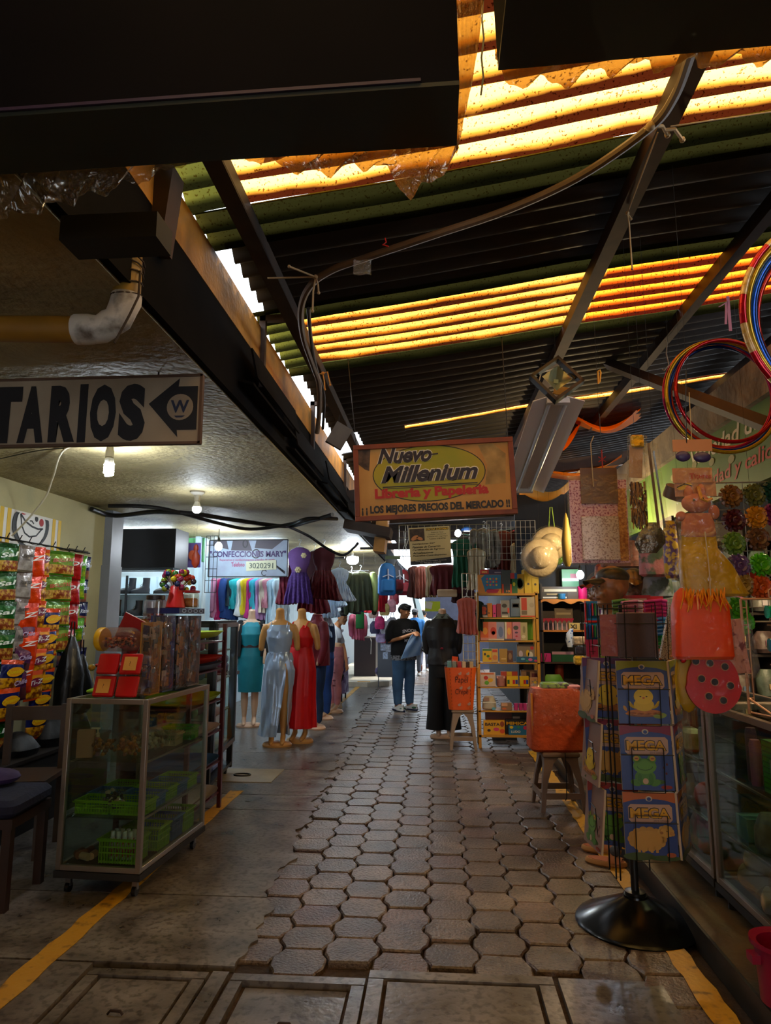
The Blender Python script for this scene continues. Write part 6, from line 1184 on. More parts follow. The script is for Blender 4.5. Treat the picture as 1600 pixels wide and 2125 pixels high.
def oficina():
    p=PY(852,1173,8.2); s=8.2/1400*1.0; t=thing('office_banner','beige banner for OFICINA CONTABLE with hands picture','banner',p,0,ry=-.05); w,h=.50,.455
    B(mat('#b3a67c',.6)).box((w/2,0,h/2),(w,.006,h)).build('sheet',t); o=Vector((0,-.0035,0))
    g=B(mat('#3a2c24',.6,var=.4,scale=30)); g.prism([(.01,.29),(.19,.29),(.19,.44),(.01,.44)],o,X3,Z3,.001); g.use(mat('#b8784a',.6)); g.disc(.07,.33,.05,.025,o+Vector((0,-.001,0)),X3,Z3,.001,14,rot=.5); g.disc(.13,.32,.04,.02,o+Vector((0,-.001,0)),X3,Z3,.001,14,rot=-.4); g.build('picture',t)
    g=B(mat('#20242c',.6)); g.prism([(.0,.0),(w,.0),(w,.075),(.0,.045)],o,X3,Z3,.001); g.use(mat('#1c1c14',.6)); g.prism([(.21,.41),(.485,.41),(.485,.44),(.21,.44)],o,X3,Z3,.001); g.build('bands',t)
    g=B(mat('#d8b020',.5)); g.text('OFICINA CONTABLE',o+Vector((.215,-.001,.414)),X3,Z3,.022,.265,0,.02,off=.002); g.use(mat('#1a1810',.6))
    for i,(tx,ww) in enumerate((('Asesoria Fiscal',.15),('Contador, Tramites IVA',.22),('Solvencias SAT, Legal Pagos',.25),('Telefono 5128 49762',.2))): g.text(tx,o+Vector((.345,-.001,.378-.026*i)),X3,Z3,.014,ww,0,.01,off=.002,center=True)
    g.build('title_lettering',t)['kind']='stuff'; g=B(mat('#1a1810',.6))
    for i,(tx,ww) in enumerate((('Inscripciones SAT',.28),('Patentes de Comercio',.34),('Certificación de Ingresos',.39),('Actualizaciones',.25),('Pequeños Contribuyentes',.41))): g.text(tx,o+Vector((.035,-.001,.238-.036*i)),X3,Z3,.026,ww,.3,.015,off=.002)
    g.build('service_list',t)['kind']='stuff'; g=B(mat('#d8d4c8',.6)); g.text('Tienda Mario No.8 La Antigua Guatemala',o+Vector((.06,-.002,.034)),X3,Z3,.014,.38,0,.01,off=.002); g.text('Tel. 7832-5073 - 5576-7708',o+Vector((.12,-.002,.012)),X3,Z3,.013,.25,0,.01,off=.002); g.build('address_lettering',t)['kind']='stuff'
oficina()
# clothes hanging on the right beyond the bookcase
RC=[(860,1172,9.9,'#5a3028','brown trousers hanging left of the pink ones',.22,.46,0,.5),(876,1172,9.6,'#b06a5c','dusty pink trousers under the accountants banner',.24,.42,0,.3),(894,1170,9.4,'#cbb896','cream sleeve garment beside the pink trousers',.16,.45,0,.2),(905,1172,9.6,'#4a1018','wine garment right of the cream one',.2,.26,0,.4),(925,1168,9.2,'#5c0c1a','wide maroon blouse below the accountants banner',.46,.40,0,.0),(962,1115,9.0,'#0f5a40','bottle green dress hanging behind the wire grid',.34,.62,0,.1),(988,1135,8.9,'#b8a888','beige folded blouse right of the green dress',.26,.52,0,.2),(962,1200,9.3,'#3a0a14','dark maroon top under the green dress',.36,.32,0,.1)]
for px,py,Y,c,lab,w,h,sl,rz in RC: p=PY(px,py,Y); dress_garment('hanging_garment',lab,'garment',(p.x,Y,p.z+.03),rz,c,w,h,1.0,group=None,hanger=False,fold=.07)
p=PY(1040,1100,9.2); dress_garment('hanging_shirt','rust red shirt on a hanger above the bookcase','shirt',(p.x,9.2,p.z+.04),0,'#6a2a24',.36,.62,1.0,.4); p=PY(1092,1098,9.3); dress_garment('hanging_shirt','scarlet shirt on a hanger behind the wrapped hats','shirt',(p.x,9.3,p.z+.04),.2,'#a8101a',.36,.66,1.0,.4); p=PY(1067,1120,9.1); dress_garment('hanging_garment','cream sleeve hanging between the two red shirts','garment',(p.x,9.05,p.z),.3,'#c8b898',.13,.5,1.0,hanger=False); p=PY(1005,1095,9.0); dress_garment('hanging_shirt','dark grey patterned shirt left of the rust red one','shirt',(p.x,9.05,p.z+.04),.2,'#4a443c',.34,.5,1.0,.4,col2='#8a8274')
p=PY(968,1235,8.0); dress_garment('tank_top','salmon pink tank top hanging by the cream wire grid','top',(p.x,7.98,p.z+.02),.1,'#c86a5c',.24,.40,1.05,hanger=True)
p=PY(985,1240,8.05); dress_garment('tank_top','dark green tank top edge behind the salmon one','top',(p.x+.02,8.2,p.z+.02),.1,'#1c4038',.2,.34,1.05,hanger=False)
t=B(mat('#b8a080',.7)).rbox((0,0,0),(.26,.03,.10),.015); tag(t.build('folded_cloth'),'beige folded cloth under the maroon blouse','cloth',loc=PY(928,1231,9.0))
t=thing('neon_card','neon yellow and white card sign over the black jacket','card sign',PY(882,1268,9.0)); B(mat('#c8e010',.5)).box((.1,0,.06),(.2,.008,.13)).build('card',t); B(mat('#e8e8d8',.5)).box((.05,-.006,.075),(.09,.003,.09),(0,.2,0)).build('white_patch',t)
bulb('light_bulb','lit round bulb glowing behind the wire grid near the clothes',PY(950,1090,9.4),'drop',40,.0); 
t=thing('dome_lamp','small blue dome lamp behind the wire grid','lamp',PY(970,1102,9.8)); B(mat('#1c4a8a',.3,.3)).lathe([(.10,0),(.085,.03),(.05,.055),(.015,.065)],n=20).build('shade',t); B(emis('#e8f6ff',18)).lathe([(.05,-.002),(.05,.006),(.002,.008)],n=16).build('glowing_tube',t)
for i,(a,b) in enumerate((((935,1118),(1075,1095)),((960,1108),(1110,1128)))): tag(B(mat('#a8c0c8',.25,.8)).tube([PY(*a,9.0+.2*i),PY(*b,9.0+.2*i)],.009,6).build('steel_rail'),'shiny steel rail behind the grids, %s one'%('upper' if i==0 else 'lower'),'rail')
# string of small white icicle lights and light clutter at the slab end
for i,(px,py) in enumerate(((838,1112),(846,1100))): tag(B(M_wht).tube([PY(px,py-10,8.3),PY(px+2,py+18,8.3),PY(px-4,py+35,8.3),PY(px,py+50,8.3)],.004,5).build('icicle_light'),'white unlit icicle light string left of the office banner, %s strand'%('left' if i==0 else 'right'),'light string')
c=B(mat('#a87a3a',.6,var=.2)); c.box((0,0,0),(.12,.3,.42),(0,.1,0)); tag(c.build('wrapped_bundle'),'shiny tan bundle hanging at the slab end below the shop sign','bundle',loc=PY(792,1108,7.4))
c=B(mat('#2a1d14',.8,var=.3)); c.box((0,0,0),(.5,.4,.10),(0,.2,0)); tag(c.build('timber_piece'),'dark timber piece at the slab end under the sign','timber',loc=PY(765,1100,7.2)); c=B(M_blk); c.box((0,0,0),(.34,.03,.03)); tag(c.build('black_bar'),'short black bar jutting out at the end of the slab','bar',loc=PY(775,1138,8.4))
# ---------------------------------------------------------------- generic printed box placed by photo position and distance
def item(name,label,cat,x0,x1,yt,yb,Y,col,d=.06,deco=(),group=None,rz=0,zb=None,shape='box',rough=.45):
    a=PY(x0,yb,Y);b=PY(x1,yt,Y); w=b.x-a.x;h=b.z-a.z; z=a.z if zb is None else zb; t=MB(); t.use(mat(col,rough,var=.06,scale=9))
    if shape=='box': t.box((0,d/2,h/2),(w,d,h))
    elif shape=='round': t.rbox((0,d/2,h/2),(w,d,h),min(w,d)*.3)
    elif shape=='can': t.lathe([(w/2*.96,0),(w/2,.006),(w/2,h*.8),(w/2*1.06,h*.8),(w/2*1.06,h),(w/2*.9,h)],(0,d/2,0),20)
    elif shape=='bag': t.loft([(0,d/2,0,w*.44,d*.35),(0,d/2,h*.1,w*.5,d*.5),(0,d/2,h*.55,w*.48,d*.5),(0,d/2,h*.85,w*.38,d*.3),(0,d/2,h,w*.3,d*.08)],18,fold=lambda i,a:1+.05*math.sin(5*a+i))
    o=Vector((-w/2,-.001,0))
    for dd in deco:
        k=dd[0]; t.use(mat(dd[1],.45))
        if k=='r': t.prism([(dd[2]*w,dd[3]*h),(dd[4]*w,dd[3]*h),(dd[4]*w,dd[5]*h),(dd[2]*w,dd[5]*h)],o,X3,Z3,.001)
        elif k=='d': t.disc(dd[2]*w,dd[3]*h,dd[4]*w,dd[5]*h,o+Vector((0,-.001,0)),X3,Z3,.001,14)
        elif k=='p': t.prism([(x*w,y*h) for x,y in dd[2]],o,X3,Z3,.001)
        elif k=='t': t.text(dd[2],o+Vector((dd[3]*w,-.002,dd[4]*h)),X3,Z3,dd[5]*h,dd[6]*w,0,.03,center=True)
        elif k=='s':
            n=5; t.prism([(w*dd[2]+w*dd[4]*(1 if q%2==0 else .45)*math.sin(q*PI/n),h*dd[3]+w*dd[4]*(1 if q%2==0 else .45)*math.cos(q*PI/n)) for q in range(2*n)][::-1],o+Vector((0,-.0015-.001*(dd[4]<.3),0)),X3,Z3,.001)
    return tag(t.build(name),label,cat,group,loc=((a.x+b.x)/2,Y,z),rz=rz)
# ---------------------------------------------------------------- yellow bookcase
def bookcase():
    Y=8.14; a=PZ(994,1553,0); x0=a.x;x1=PY(1122,1400,Y).x; w=x1-x0; t=thing('bookcase','tall yellow wooden bookcase of toys, notebooks and games','bookcase',((x0+x1)/2,Y,0)); m=mat('#c08a2c',.5,var=.1,scale=4); D=.30
    zt=PY(1050,1228,Y).z; ys=[1231,1281,1329,1374.5,1425,1474.5,1526]; zs=[PY(1050,y,Y).z for y in ys]
    for sx in (-1,1):
        for y in (0.015,D): B(m).box((sx*(w/2-.016),y,zt/2),(.032,.03,zt)).build('post',t)
    for i,z in enumerate(zs): B(m).box((0,D/2,z-.012),(w-.01,D,.024 if i in(0,6) else .014)).build('shelf',t)
    B(mat('#6a9a10',.5)).box((0,D,(zs[1]+zs[2])/2),(w-.06,.01,zs[1]-zs[2])).build('green_back_panel',t)
    return Y,zs
BY,BZ=bookcase(); BY+=.03
TG='toys and games on the yellow bookcase'
I=item
def row(shelf,items,Y=BY,grp=None):
    for it in items:
        name,label,cat,x0,x1,yt,col=it[:7]; deco=it[7] if len(it)>7 else (); kw=it[8] if len(it)>8 else {}
        yb={0:1230,1:1280,2:1328,3:1373,4:1423,5:1473,6:1524}[shelf]; item(name,label,cat,x0,x1,yt,yb,Y+kw.pop('dy',0),col,deco=deco,zb=BZ[shelf]+.001 if shelf else BZ[0],group=grp,**kw)
row(0,[('toy_box','orange and blue toy box with rows of little figures on top of the bookcase','box',992,1040,1191,'#d88a18',[('p','#1c7aa8',[(.14,.8),(.3,.99),(.99,.99),(.99,.25),(.4,.2),(.32,.05)]),('p','#b80c3c',[(.34,.16),(.45,.24),(.9,.2),(.82,.02),(.4,.02)])]+[('d',['#c83a1c','#d8a01c','#c81c5a','#c8b040'][(i+j)%4],.40+.13*i,.45+.16*j,.045,.055) for i in range(4) for j in range(3)]),
 ('number_box','purple box marked 005 behind the orange toy box','box',997,1046,1180,'#352a4c',[('r','#c82a14',0,.82,.36,.99),('t','#e8c060','005',.18,.86,.08,.22),('r','#8a8494',.6,.85,.95,.9)],dict(dy=.08)),
 ('toy_pack','clear and orange toy pack standing right of the toy box','toy pack',1042,1061,1182,'#3c4848',[('r','#d84a14',.0,0,.18,.4),('r','#d84a14',.82,0,1,.4),('t','#e8a060','10',.6,.04,.1,.4)]),
 ('game_box','green yellow and blue game box on the bookcase top','box',1060,1073,1188,'#1c6a38',[('r','#c83a3a',0,.72,.6,1),('r','#1c6aa8',.6,.72,1,1),('d','#c8c81c',.5,.45,.2,.1)]),
 ('round_game','yellow disc game box behind the green one','box',1073,1088,1190,'#c8a020',[('d','#3a4a20',.4,.5,.5,.3),('d','#8a9a2c',.4,.5,.38,.23)],dict(dy=.03)),
 ('binder','yellow lever arch binder, left of the pair','binder',1089,1103,1180,'#d4b40c',[('d','#4a4438',.5,.38,.16,.05)],dict(d=.25)),
 ('binder','yellow lever arch binder, right of the pair','binder',1104,1117,1182,'#d4b40c',[('d','#14120e',.5,.38,.17,.05)],dict(d=.25))])
row(1,[('mug_box','black and orange boxed mug on the second shelf','box',996,1011,1254,'#1c1a24',[('d','#c84a14',.5,.65,.4,.2),('d','#d85a1c',.5,.35,.35,.15),('r','#c8c0b0',0,0,1,.15)]),('notebook','orange notebook standing on the second shelf','notebook',1012,1021,1251,'#d07c0c',[('d','#3a2010',.3,.3,.15,.06)],dict(d=.16)),('notebook','hot pink notebook standing on the second shelf','notebook',1023,1029,1254,'#c42a74',[('d','#3a0c24',.5,.3,.3,.05)],dict(d=.16)),('notebook','dark red notebook standing on the second shelf','notebook',1031,1039,1252,'#7a0c24',[],dict(d=.16)),
 ('notebook','grey black and white notebook on the second shelf','notebook',1040,1057,1245,'#7c7c7c',[('d','#1c1c1c',.4,.68,.3,.12),('r','#141414',.1,.2,.8,.32),('r','#c83a1c',.75,.25,.95,.55),('r','#c8c0a8',.1,0,.8,.1)]),('school_bag','steel blue case with a name label on the second shelf','case',1059,1080,1241,'#5c7088',[('r','#14161c',.2,.5,.85,.74),('r','#b8b0b8',.28,.55,.78,.69)],dict(shape='round')),('notebook','large white notebook with red block on the second shelf','notebook',1080,1112,1238,'#b8ac98',[('r','#b82a10',.08,.35,.42,.95),('r','#6a5a48',.08,.12,.42,.33),('r','#c84a30',0,.0,1,.08),('d','#a89c88',.72,.6,.15,.12)])])
row(2,[('notebook','orange notebook at the left of the third shelf','notebook',997,1013,1290,'#c85a10',[('d','#d89020',.6,.5,.3,.2)]),('notebook','pink notebook with a red circle on the third shelf','notebook',1014,1030,1290,'#c87468',[('d','#b02a14',.6,.5,.35,.22),('d','#d89a60',.6,.4,.22,.1)]),('notebook','lilac grey notebook on the third shelf','notebook',1031,1047,1290,'#8c8ca8',[('d','#5a6a94',.5,.45,.3,.3)]),('notebook','white edged notebook leaning on the third shelf','notebook',1047,1051,1290,'#c8c0b0'),('notebook','salmon notebook in the middle of the third shelf','notebook',1052,1063,1290,'#c87060',[('d','#d8a04a',.4,.5,.3,.2)]),('notebook','pink notebook with a grey face on the third shelf','notebook',1063,1080,1290,'#c07c90',[('d','#3c4440',.45,.68,.3,.12),('d','#5a3a5a',.5,.42,.18,.05),('d','#b02a4a',.5,.22,.14,.04)]),('notebook','ivory notebook at the right of the third shelf','notebook',1081,1094,1291,'#b8ac80',[('d','#8a8460',.5,.6,.2,.2),('d','#d8d0b0',.4,.2,.3,.1)]),('booklet','pink booklet lying flat on the third shelf','booklet',998,1028,1323,'#c8887c',[],dict(dy=-.03,d=.2)),('booklet','cream booklet lying flat in the middle of the third shelf','booklet',1014,1046,1325,'#c8b8a0',[],dict(dy=-.05,d=.2)),('booklet','dark blue booklet lying flat on the third shelf','booklet',1044,1070,1325,'#4a4458',[],dict(dy=-.04,d=.2))])
row(3,[('game_box','yellow game box with green and red prints on the fourth shelf','box',1002,1020,1346,'#d0ac10',[('d','#2a2010',.25,.6,.12,.1),('d','#3a6a1c',.6,.45,.18,.1),('d','#c85a14',.8,.25,.15,.1),('r','#4a7a3a',0,.85,1,1)]),('game_box','patterned small game box right of the yellow one','box',1021,1033,1346,'#c8a058',[('r','#b83a2a',.1,.75,.9,.95),('d','#c87a3a',.5,.35,.4,.2)]),('booklet','kraft brown booklet on the fourth shelf','booklet',1037,1053,1346,'#a07c34',[('r','#c0a060',.2,.2,.8,.3)]),('booklet','dark printed booklet on the fourth shelf','booklet',1053,1064,1349,'#5a342c',[('d','#8a6a4a',.5,.5,.3,.3)]),('craft_kit','tall clear craft kit with white and yellow pots on the fourth shelf','kit',1074,1109,1337,'#8a7a68',[('d','#c8b8c8',.2,.45,.12,.2),('d','#d8b020',.6,.5,.1,.2),('d','#b8303a',.85,.8,.1,.1),('d','#d8d0c0',.75,.4,.15,.2)],dict(dy=.05)),('stationery_box','blue patterned tray box at the right of the fourth shelf','box',1072,1116,1362,'#285a80',[('d','#c86aa8',.65,.5,.1,.25),('d','#6ab0c8',.3,.6,.1,.2),('d','#c83a6a',.9,.3,.08,.2),('d','#3a9a5a',.5,.3,.06,.15)],dict(dy=-.02))])
row(4,[('puzzle_box','framed puzzle box with red and green shapes on the fifth shelf','box',998,1028,1395,'#c8b4a0',[('d','#b82a1c',.35,.62,.15,.15),('d','#d8a818',.65,.45,.18,.15),('d','#5aa01c',.4,.25,.15,.15),('r','#c86a3a',0,.86,.9,1)]),('plastic_pot','pale pink lidded pot on the fifth shelf','pot',1031,1048,1402,'#a87068',[('r','#d8a8a0',0,.78,1,.98),('d','#7a4a44',.5,.4,.3,.2)],dict(shape='can',d=.08)),('clay_box','yellow modelling clay box with colour sticks, left of the pair','box',1052,1075,1402,'#d8b008',[('r','#1c5a2a',.05,.25,.24,.65),('r','#d8b820',.28,.25,.46,.65),('r','#b8181c',.52,.25,.72,.65),('r','#2a3a9a',.76,.25,.96,.65)]),('clay_box','yellow modelling clay box with colour sticks, right of the pair','box',1079,1097,1402,'#d8b008',[('r','#d8b820',.1,.25,.38,.65),('r','#b8181c',.42,.25,.66,.65),('r','#2a3a9a',.7,.25,.95,.65)]),('star_box','beige box with a blue and yellow star on the fifth shelf','box',1100,1119,1405,'#b88a60',[('s','#2c5a7a',.55,.45,.4),('s','#d8b818',.55,.45,.28),('d','#b01818',.55,.45,.12,.1)]),('pencil_box','long box with yellow and red stripes behind the clay boxes','box',1040,1074,1394,'#a83a24',[('r','#c8a018',.35,.3,.65,1)],dict(dy=.09)),('card_tray','tilted tray of dark cards behind the clay boxes on the right','tray',1082,1118,1391,'#8a6a50',[('r','#2a1c10',.3,.3,.5,.9),('r','#5a1c24',.6,.2,.95,.8)],dict(dy=.09))])
row(5,[('plastic_packet','clear wrapped packet of white cards on the sixth shelf','packet',1001,1030,1445,'#b0a898',[('r','#d8d4c8',.05,.5,.95,.6),('r','#9a7a6a',.1,.65,.5,.9),('d','#5aa0b8',.8,.1,.15,.1)],dict(shape='bag',d=.1)),('eraser_pack','pack of small brown tins on the sixth shelf','pack',1040,1062,1458,'#8a6a50',[('r','#c89a7a',.05,.55,.6,.95),('d','#c86a3a',.3,.2,.2,.15)])]+
 [('glue_bottle','pink bottle with pale cap on the sixth shelf, %s of three'%n,'bottle',x,x+8,1459,'#c43a84',[],dict(shape='can',d=.045)) for x,n in ((1067,'first'),(1077,'second'),(1086,'third'))]+[('glue_bottle','red bottle with pale cap right of the pink ones','bottle',1096,1103,1459,'#c4201c',[],dict(shape='can',d=.045)),('sticker_roll','green yellow wrapped sticker roll at the shelf end','roll',1097,1112,1440,'#5a7a3a',[('d','#c8c020',.3,.3,.2,.2),('d','#1c7a5a',.7,.7,.3,.2)],dict(dy=.05,shape='bag'))])
row(6,[('game_box','yellow and orange board game box reading BASTA','box',1004,1047,1495,'#d8a010',[('t','#2a140c','BASTA',.42,.62,.22,.7),('d','#c83a6a',.6,.38,.14,.12),('d','#8a3a14',.88,.75,.1,.2),('d','#c8481c',.88,.25,.12,.16),('d','#3a1c10',.25,.3,.08,.1)]),('game_box','dark board game box reading MIMICA','box',1050,1102,1494,'#1a120e',[('t','#d8a010','MIMICA',.45,.62,.22,.85)],dict(dy=.06)),('game_box','blue card game box with yellow pieces on top','box',1056,1104,1506,'#1c6a98',[('t','#d8d0c0','LUDO',.3,.25,.25,.4),('d','#d8b80c',.12,.85,.08,.15),('d','#b81c4a',.72,.8,.1,.2),('d','#2a8a5a',.42,.85,.06,.12)]),('flat_box','long dark red box behind the game boxes','box',1008,1062,1479,'#5c1c14',[('r','#8a4a34',.1,.4,.9,.6)],dict(dy=.12)),('flat_box','black box with white marks behind the blue game','box',1063,1104,1478,'#1c1816',[('r','#b8a898',.05,.6,.4,.75),('r','#b8a898',.5,.3,.9,.4)],dict(dy=.12))])
tag(B(mat('#4a4a4a',.5)).box((0,0,.06),(.3,.2,.12)).use(mat('#9aa0a8',.3,.5)).box((0,-.11,.06),(.26,.01,.03)).build('floor_box'),'dark box on the ground under the bookcase','box',loc=PZ(1050,1540,0)+Vector((0,.25,0)))
# ---------------------------------------------------------------- stools, crepe paper bin, orange bundle
def stool(label,loc,rz,h,w,col):
    t=thing('plastic_stool',label,'stool',loc,rz); m=mat(col,.45,var=.06)
    B(m).rbox((0,0,h-.02),(w,w,.04),.04).build('seat',t)
    for i in range(4):
        a=PI/4+i*PI/2; c,s=math.copysign(1,math.cos(a)),math.copysign(1,math.sin(a)); g=B(m); ti,to=w*.44,w*.60
        vs=[]
        for k,(z,r,ww) in enumerate(((0,to,.032),(h*.5,lerp(to,ti,.5),.04),(h*.8,ti*1.02,.07),(h-.03,ti,.12))):
            vs+=[(c*r,s*r,z),(c*(r-ww),s*r,z),(c*(r-ww),s*(r-.012),z),(c*(r-.014),s*(r-.014),z),(c*(r-.012),s*(r-ww),z),(c*r,s*(r-ww),z)]
        fs=[(k*6+q,k*6+(q+1)%6,k*6+6+(q+1)%6,k*6+6+q) for k in range(3) for q in range(6)]+[tuple(range(5,-1,-1)),tuple(18+q for q in range(6))]; g.add(vs,fs); g.build('leg',t)
    z=h*.28; r=w*.55
    g=B(m)
    for s in (-1,1): g.box((0,s*r,z),(r*2-.05,.014,.045)); g.box((s*r,0,z),(.014,r*2-.05,.045))
    g.build('stretcher_ring',t); return t
q=PZ(962,1556,0); HS=PY(962,1473,q.y).z; ST1=stool('tan plastic stool under the orange crepe paper bin',(q.x,q.y+.12,0),0,HS,.26,'#8a7460')
def bin_():
    t=thing('paper_bin','orange bin lettered Papel Crepe full of folded paper','bin',(q.x-.02,q.y+.10,HS)); h=PY(950,1385,q.y+.0).z-HS; k=q.y/1400
    m=mat('#d8560c',.5,var=.06,bump=.1); g=B(m); w0,w1=.28,.37
    g.loft([(0,0,0,w0/2,.11),(0,0,h,w1/2,.14)],32,caps=False,pw=5); g.loft([(0,0,.004,w0/2*.96,.105),(0,0,.008,w0/2*.96,.105)],32,pw=5); g.loft([(0,0,h,w1/2,.14),(0,0,.01,w0/2*.95,.105)],32,caps=False,pw=5); g.build('bin_body',t)
    n=Vector((0,-1,0)); up=Vector((0,-.03/h,1)).normalized(); o=Vector((0,-.1125,0))
    g=B(mat('#1a0c06',.6)); g.text('Papel',o+Vector((.01,-.018,h*.60)),X3,up,h*.19,.15,.1,-.006,off=.006,center=True); g.build('word_papel',t); g=B(mat('#1a0c06',.6)); g.text('Crepe',o+Vector((.01,-.010,h*.33)),X3,up,h*.17,.15,.1,-.006,off=.006,center=True); g.build('word_crepe',t)
    g=B(mat('#b08a80',.6)); 
    for x,z in ((-.01,.86),(.08,.86),(.0,.52),(.09,.52),(-.02,.12),(.09,.14)): g.disc(x,h*z,.018,.014,o+Vector((0,-.006-.03*z,0)),X3,up,.002,10); g.disc(x+.01,h*z+.012,.01,.012,o+Vector((0,-.007-.03*z,0)),X3,up,.002,8)
    g.build('stickers',t)['kind']='stuff'
    g=B(mat('#2a0c04',.7))
    for sx in (-1,1):
        for i in range(12): zz=h*(i+.5)/12; g.box((sx*lerp(.10,.125,zz/h),-.114-.03*zz/h,zz),(.004,.004,h/22))
    g.build('stitching',t)['kind']='stuff'
    for i,(x,c,n_) in enumerate(((-.125,'#6aa0a8','aqua'),(-.07,'#8a8a80','grey'),(-.01,'#c01420','red'),(.045,'#d8b898','peach'),(.085,'#3a1c14','dark brown'),(.125,'#c8a880','tan'))): tag(B(mat(c,.8,var=.1)).box((0,0,0),(.045,.16,.26)).build('folded_paper'),'folded %s crepe paper standing in the orange bin'%n_,'crepe paper','folded crepe papers in the orange bin',loc=(q.x-.02+x,q.y+.10,HS+h-.07))
    tag(B(mat('#d8480c',.7)).box((0,0,0),(.07,.01,.09),(0,.1,0)).build('orange_sheet'),'orange sheet poking highest out of the crepe paper bin','sheet',loc=(q.x-.08,q.y+.14,HS+h+.07))
    g=B(wrap(haze=.12)); g.loft([(0,0,0,.17,.12),(0,0,.05,.185,.13),(.01,0,.09,.15,.09)],26,caps=False,fold=lambda i,a:1+.06*math.sin(7*a+i)); tag(g.build('clear_wrap'),'crinkled clear wrap over the papers in the orange bin','plastic wrap',loc=(q.x-.02,q.y+.10,HS+h-.01))
bin_()
q=PZ(1165,1688,0); HS2=PY(1165,1556,q.y+.15).z; stool('tan plastic stool under the large orange bundle',(q.x+.01,q.y+.17,0),.08,HS2,.30,'#6f5848')
def bundle():
    t=thing('orange_bundle','large orange cloth bundle in clear wrap on the near stool','bundle',(q.x+.01,q.y+.17,HS2),.05); h=PY(1165,1428,q.y+.15).z-HS2; w=.44
    m=mat('#b8440a',.75,var=.12,scale=14,bump=.5,bscale=30); B(m).loft([(0,0,0,w*.47,.13),(0,0,.02,w*.51,.15),(-.01,0,h*.5,w*.48,.14),(.0,0,h*.9,w*.45,.12),(0,0,h,w*.42,.10)],40,pw=6,fold=lambda i,a:1+.012*math.sin(7*a+2*i)).build('folded_cloth',t)
    B(mat('#c8780c',.7)).box((-w*.47,-.10,h*.48),(.012,.03,h*.9)).build('yellow_edge',t)
    g=B(wrap(haze=.07)); g.loft([(0,0,h*.42,w*.50,.155),(0,0,h*.7,w*.495,.15),(0,0,h*.95,w*.47,.135),(0,0,h*1.05,w*.40,.10),(0,0,h*1.09,w*.3,.06)],40,caps=False,pw=5,fold=lambda i,a:1+.02*math.sin(9*a+3*i)); g.build('clear_wrap',t)
    g=B(mat('#6a9a2a',.5,col2='#1c1c14',scale=18,thresh=(.45,.52))); g.rbox((0,0,h+.02),(w*.5,.12,.05),.02); g.build('green_top_packet',t); B(mat('#c86a6a',.6)).rbox((.15,0,h+.005),(.12,.14,.03),.01).build('pink_sheet',t)
bundle()
tag(B(M_blk).tube([(0,0,.35),(.004,0,.2),(0,0,.02),(-.01,0,.0)],.004,6).build('dangling_cord'),'black cord dangling in front of the near stool','cord',loc=(q.x+.04,q.y-.03,HS2-.34))
# ---------------------------------------------------------------- shelf with scalloped edge beside the bookcase
def shelf2():
    Y=8.5; x0=PY(1124,1300,Y).x; x1=x0+.62; t=thing('side_shelving','dark shelving with a scalloped orange edge right of the bookcase','shelving',((x0+x1)/2,Y,0)); w=x1-x0; m=mat('#b0661a',.5,var=.1)
    ys=[1196,1243,1310 ,1375]; ys=[1243,1308,1374,1440]; 
    for i,y in enumerate(ys):
        z=PY(1160,y,Y).z; B(m if i<2 else mat('#3a2414',.6)).box((0,.15,z-.01),(w,.3,.02)).build('shelf',t)
        if i==0:
            pl=[(-w/2,0),(w/2,0)]+[(w/2-w*k/24,-.035-.018*math.sin(k/24*PI*6)) for k in range(25)]; B(m).prism(pl[::-1],(0,-.002,z-.01),X3,Z3,.012).build('scalloped_edge',t)
    B(mat('#0f0e12',.7)).box((0,.32,1.1),(w,.02,2.2)).build('back_panel',t)
    for sx in (-1,1): B(mat('#2a1c10',.6)).box((sx*(w/2-.01),.15,.95),(.02,.3,1.9)).build('side_panel',t)
    return Y,[PY(1160,y,Y).z for y in ys]
SY,SZ=shelf2(); SY-=.0
for i in range(7): # heart lollies
    x=1129+i*9.5; p=PY(x,1306,SY+.04); t=thing('heart_lolly','red heart on a pink stick on the dark shelf, %s from the left'%ORD[i],'lollipop',(p.x,SY+.05,SZ[1]),0,'red heart sticks on the dark shelf'); B(mat('#c88a80',.5)).box((0,0,.05),(.012,.012,.10)).build('stick',t); g=B(mat('#8a0c20',.3)); hp=[(.030*math.sin(a)**3,.0020*(13*math.cos(a)-5*math.cos(2*a)-2*math.cos(3*a)-math.cos(4*a))) for a in [k*2*PI/24 for k in range(24)]]; g.prism([(x_,z_) for x_,z_ in hp][::-1],(0,-.005,.125),X3,Z3,.012); g.build('heart',t)
def on(sh,name,label,cat,x0,x1,yt,col,deco=(),Y=None,**k): item(name,label,cat,x0,x1,yt,[1242,1307,1373,1439][sh],(Y or SY+.03),col,deco=deco,zb=SZ[sh]+.001,**k)
on(0,'card_box','black and white flat box on the scalloped shelf','box',1124,1178,1227,'#2a2420',[('r','#c8c0b0',.05,.1,.95,.3),('r','#b8a070',.2,.6,.9,.75)],d=.2); on(0,'tape_roll','blue tape roll on the scalloped shelf','tape roll',1159,1174,1231,'#2c7098',Y=SY-.01,shape='can'); on(0,'flat_box','long brown striped box on top of the stack on the scalloped shelf','box',1122,1200,1216,'#4a3a2c',[('r','#c8b898',.1,.6,.95,.8)],Y=SY+.1); on(0,'green_packets','stack of green and white packets on the scalloped shelf','packets',1168,1200,1180,'#3a7a4a',[('r','#d8e0d8',0,.3,1,.4),('r','#d8e0d8',0,.6,1,.7),('r','#8a3a4a',.5,.7,1,.85)],Y=SY+.14); on(0,'pencil_cup','hot pink cup on the scalloped shelf','cup',1202,1220,1215,'#c40c5c',[],shape='can',d=.1)
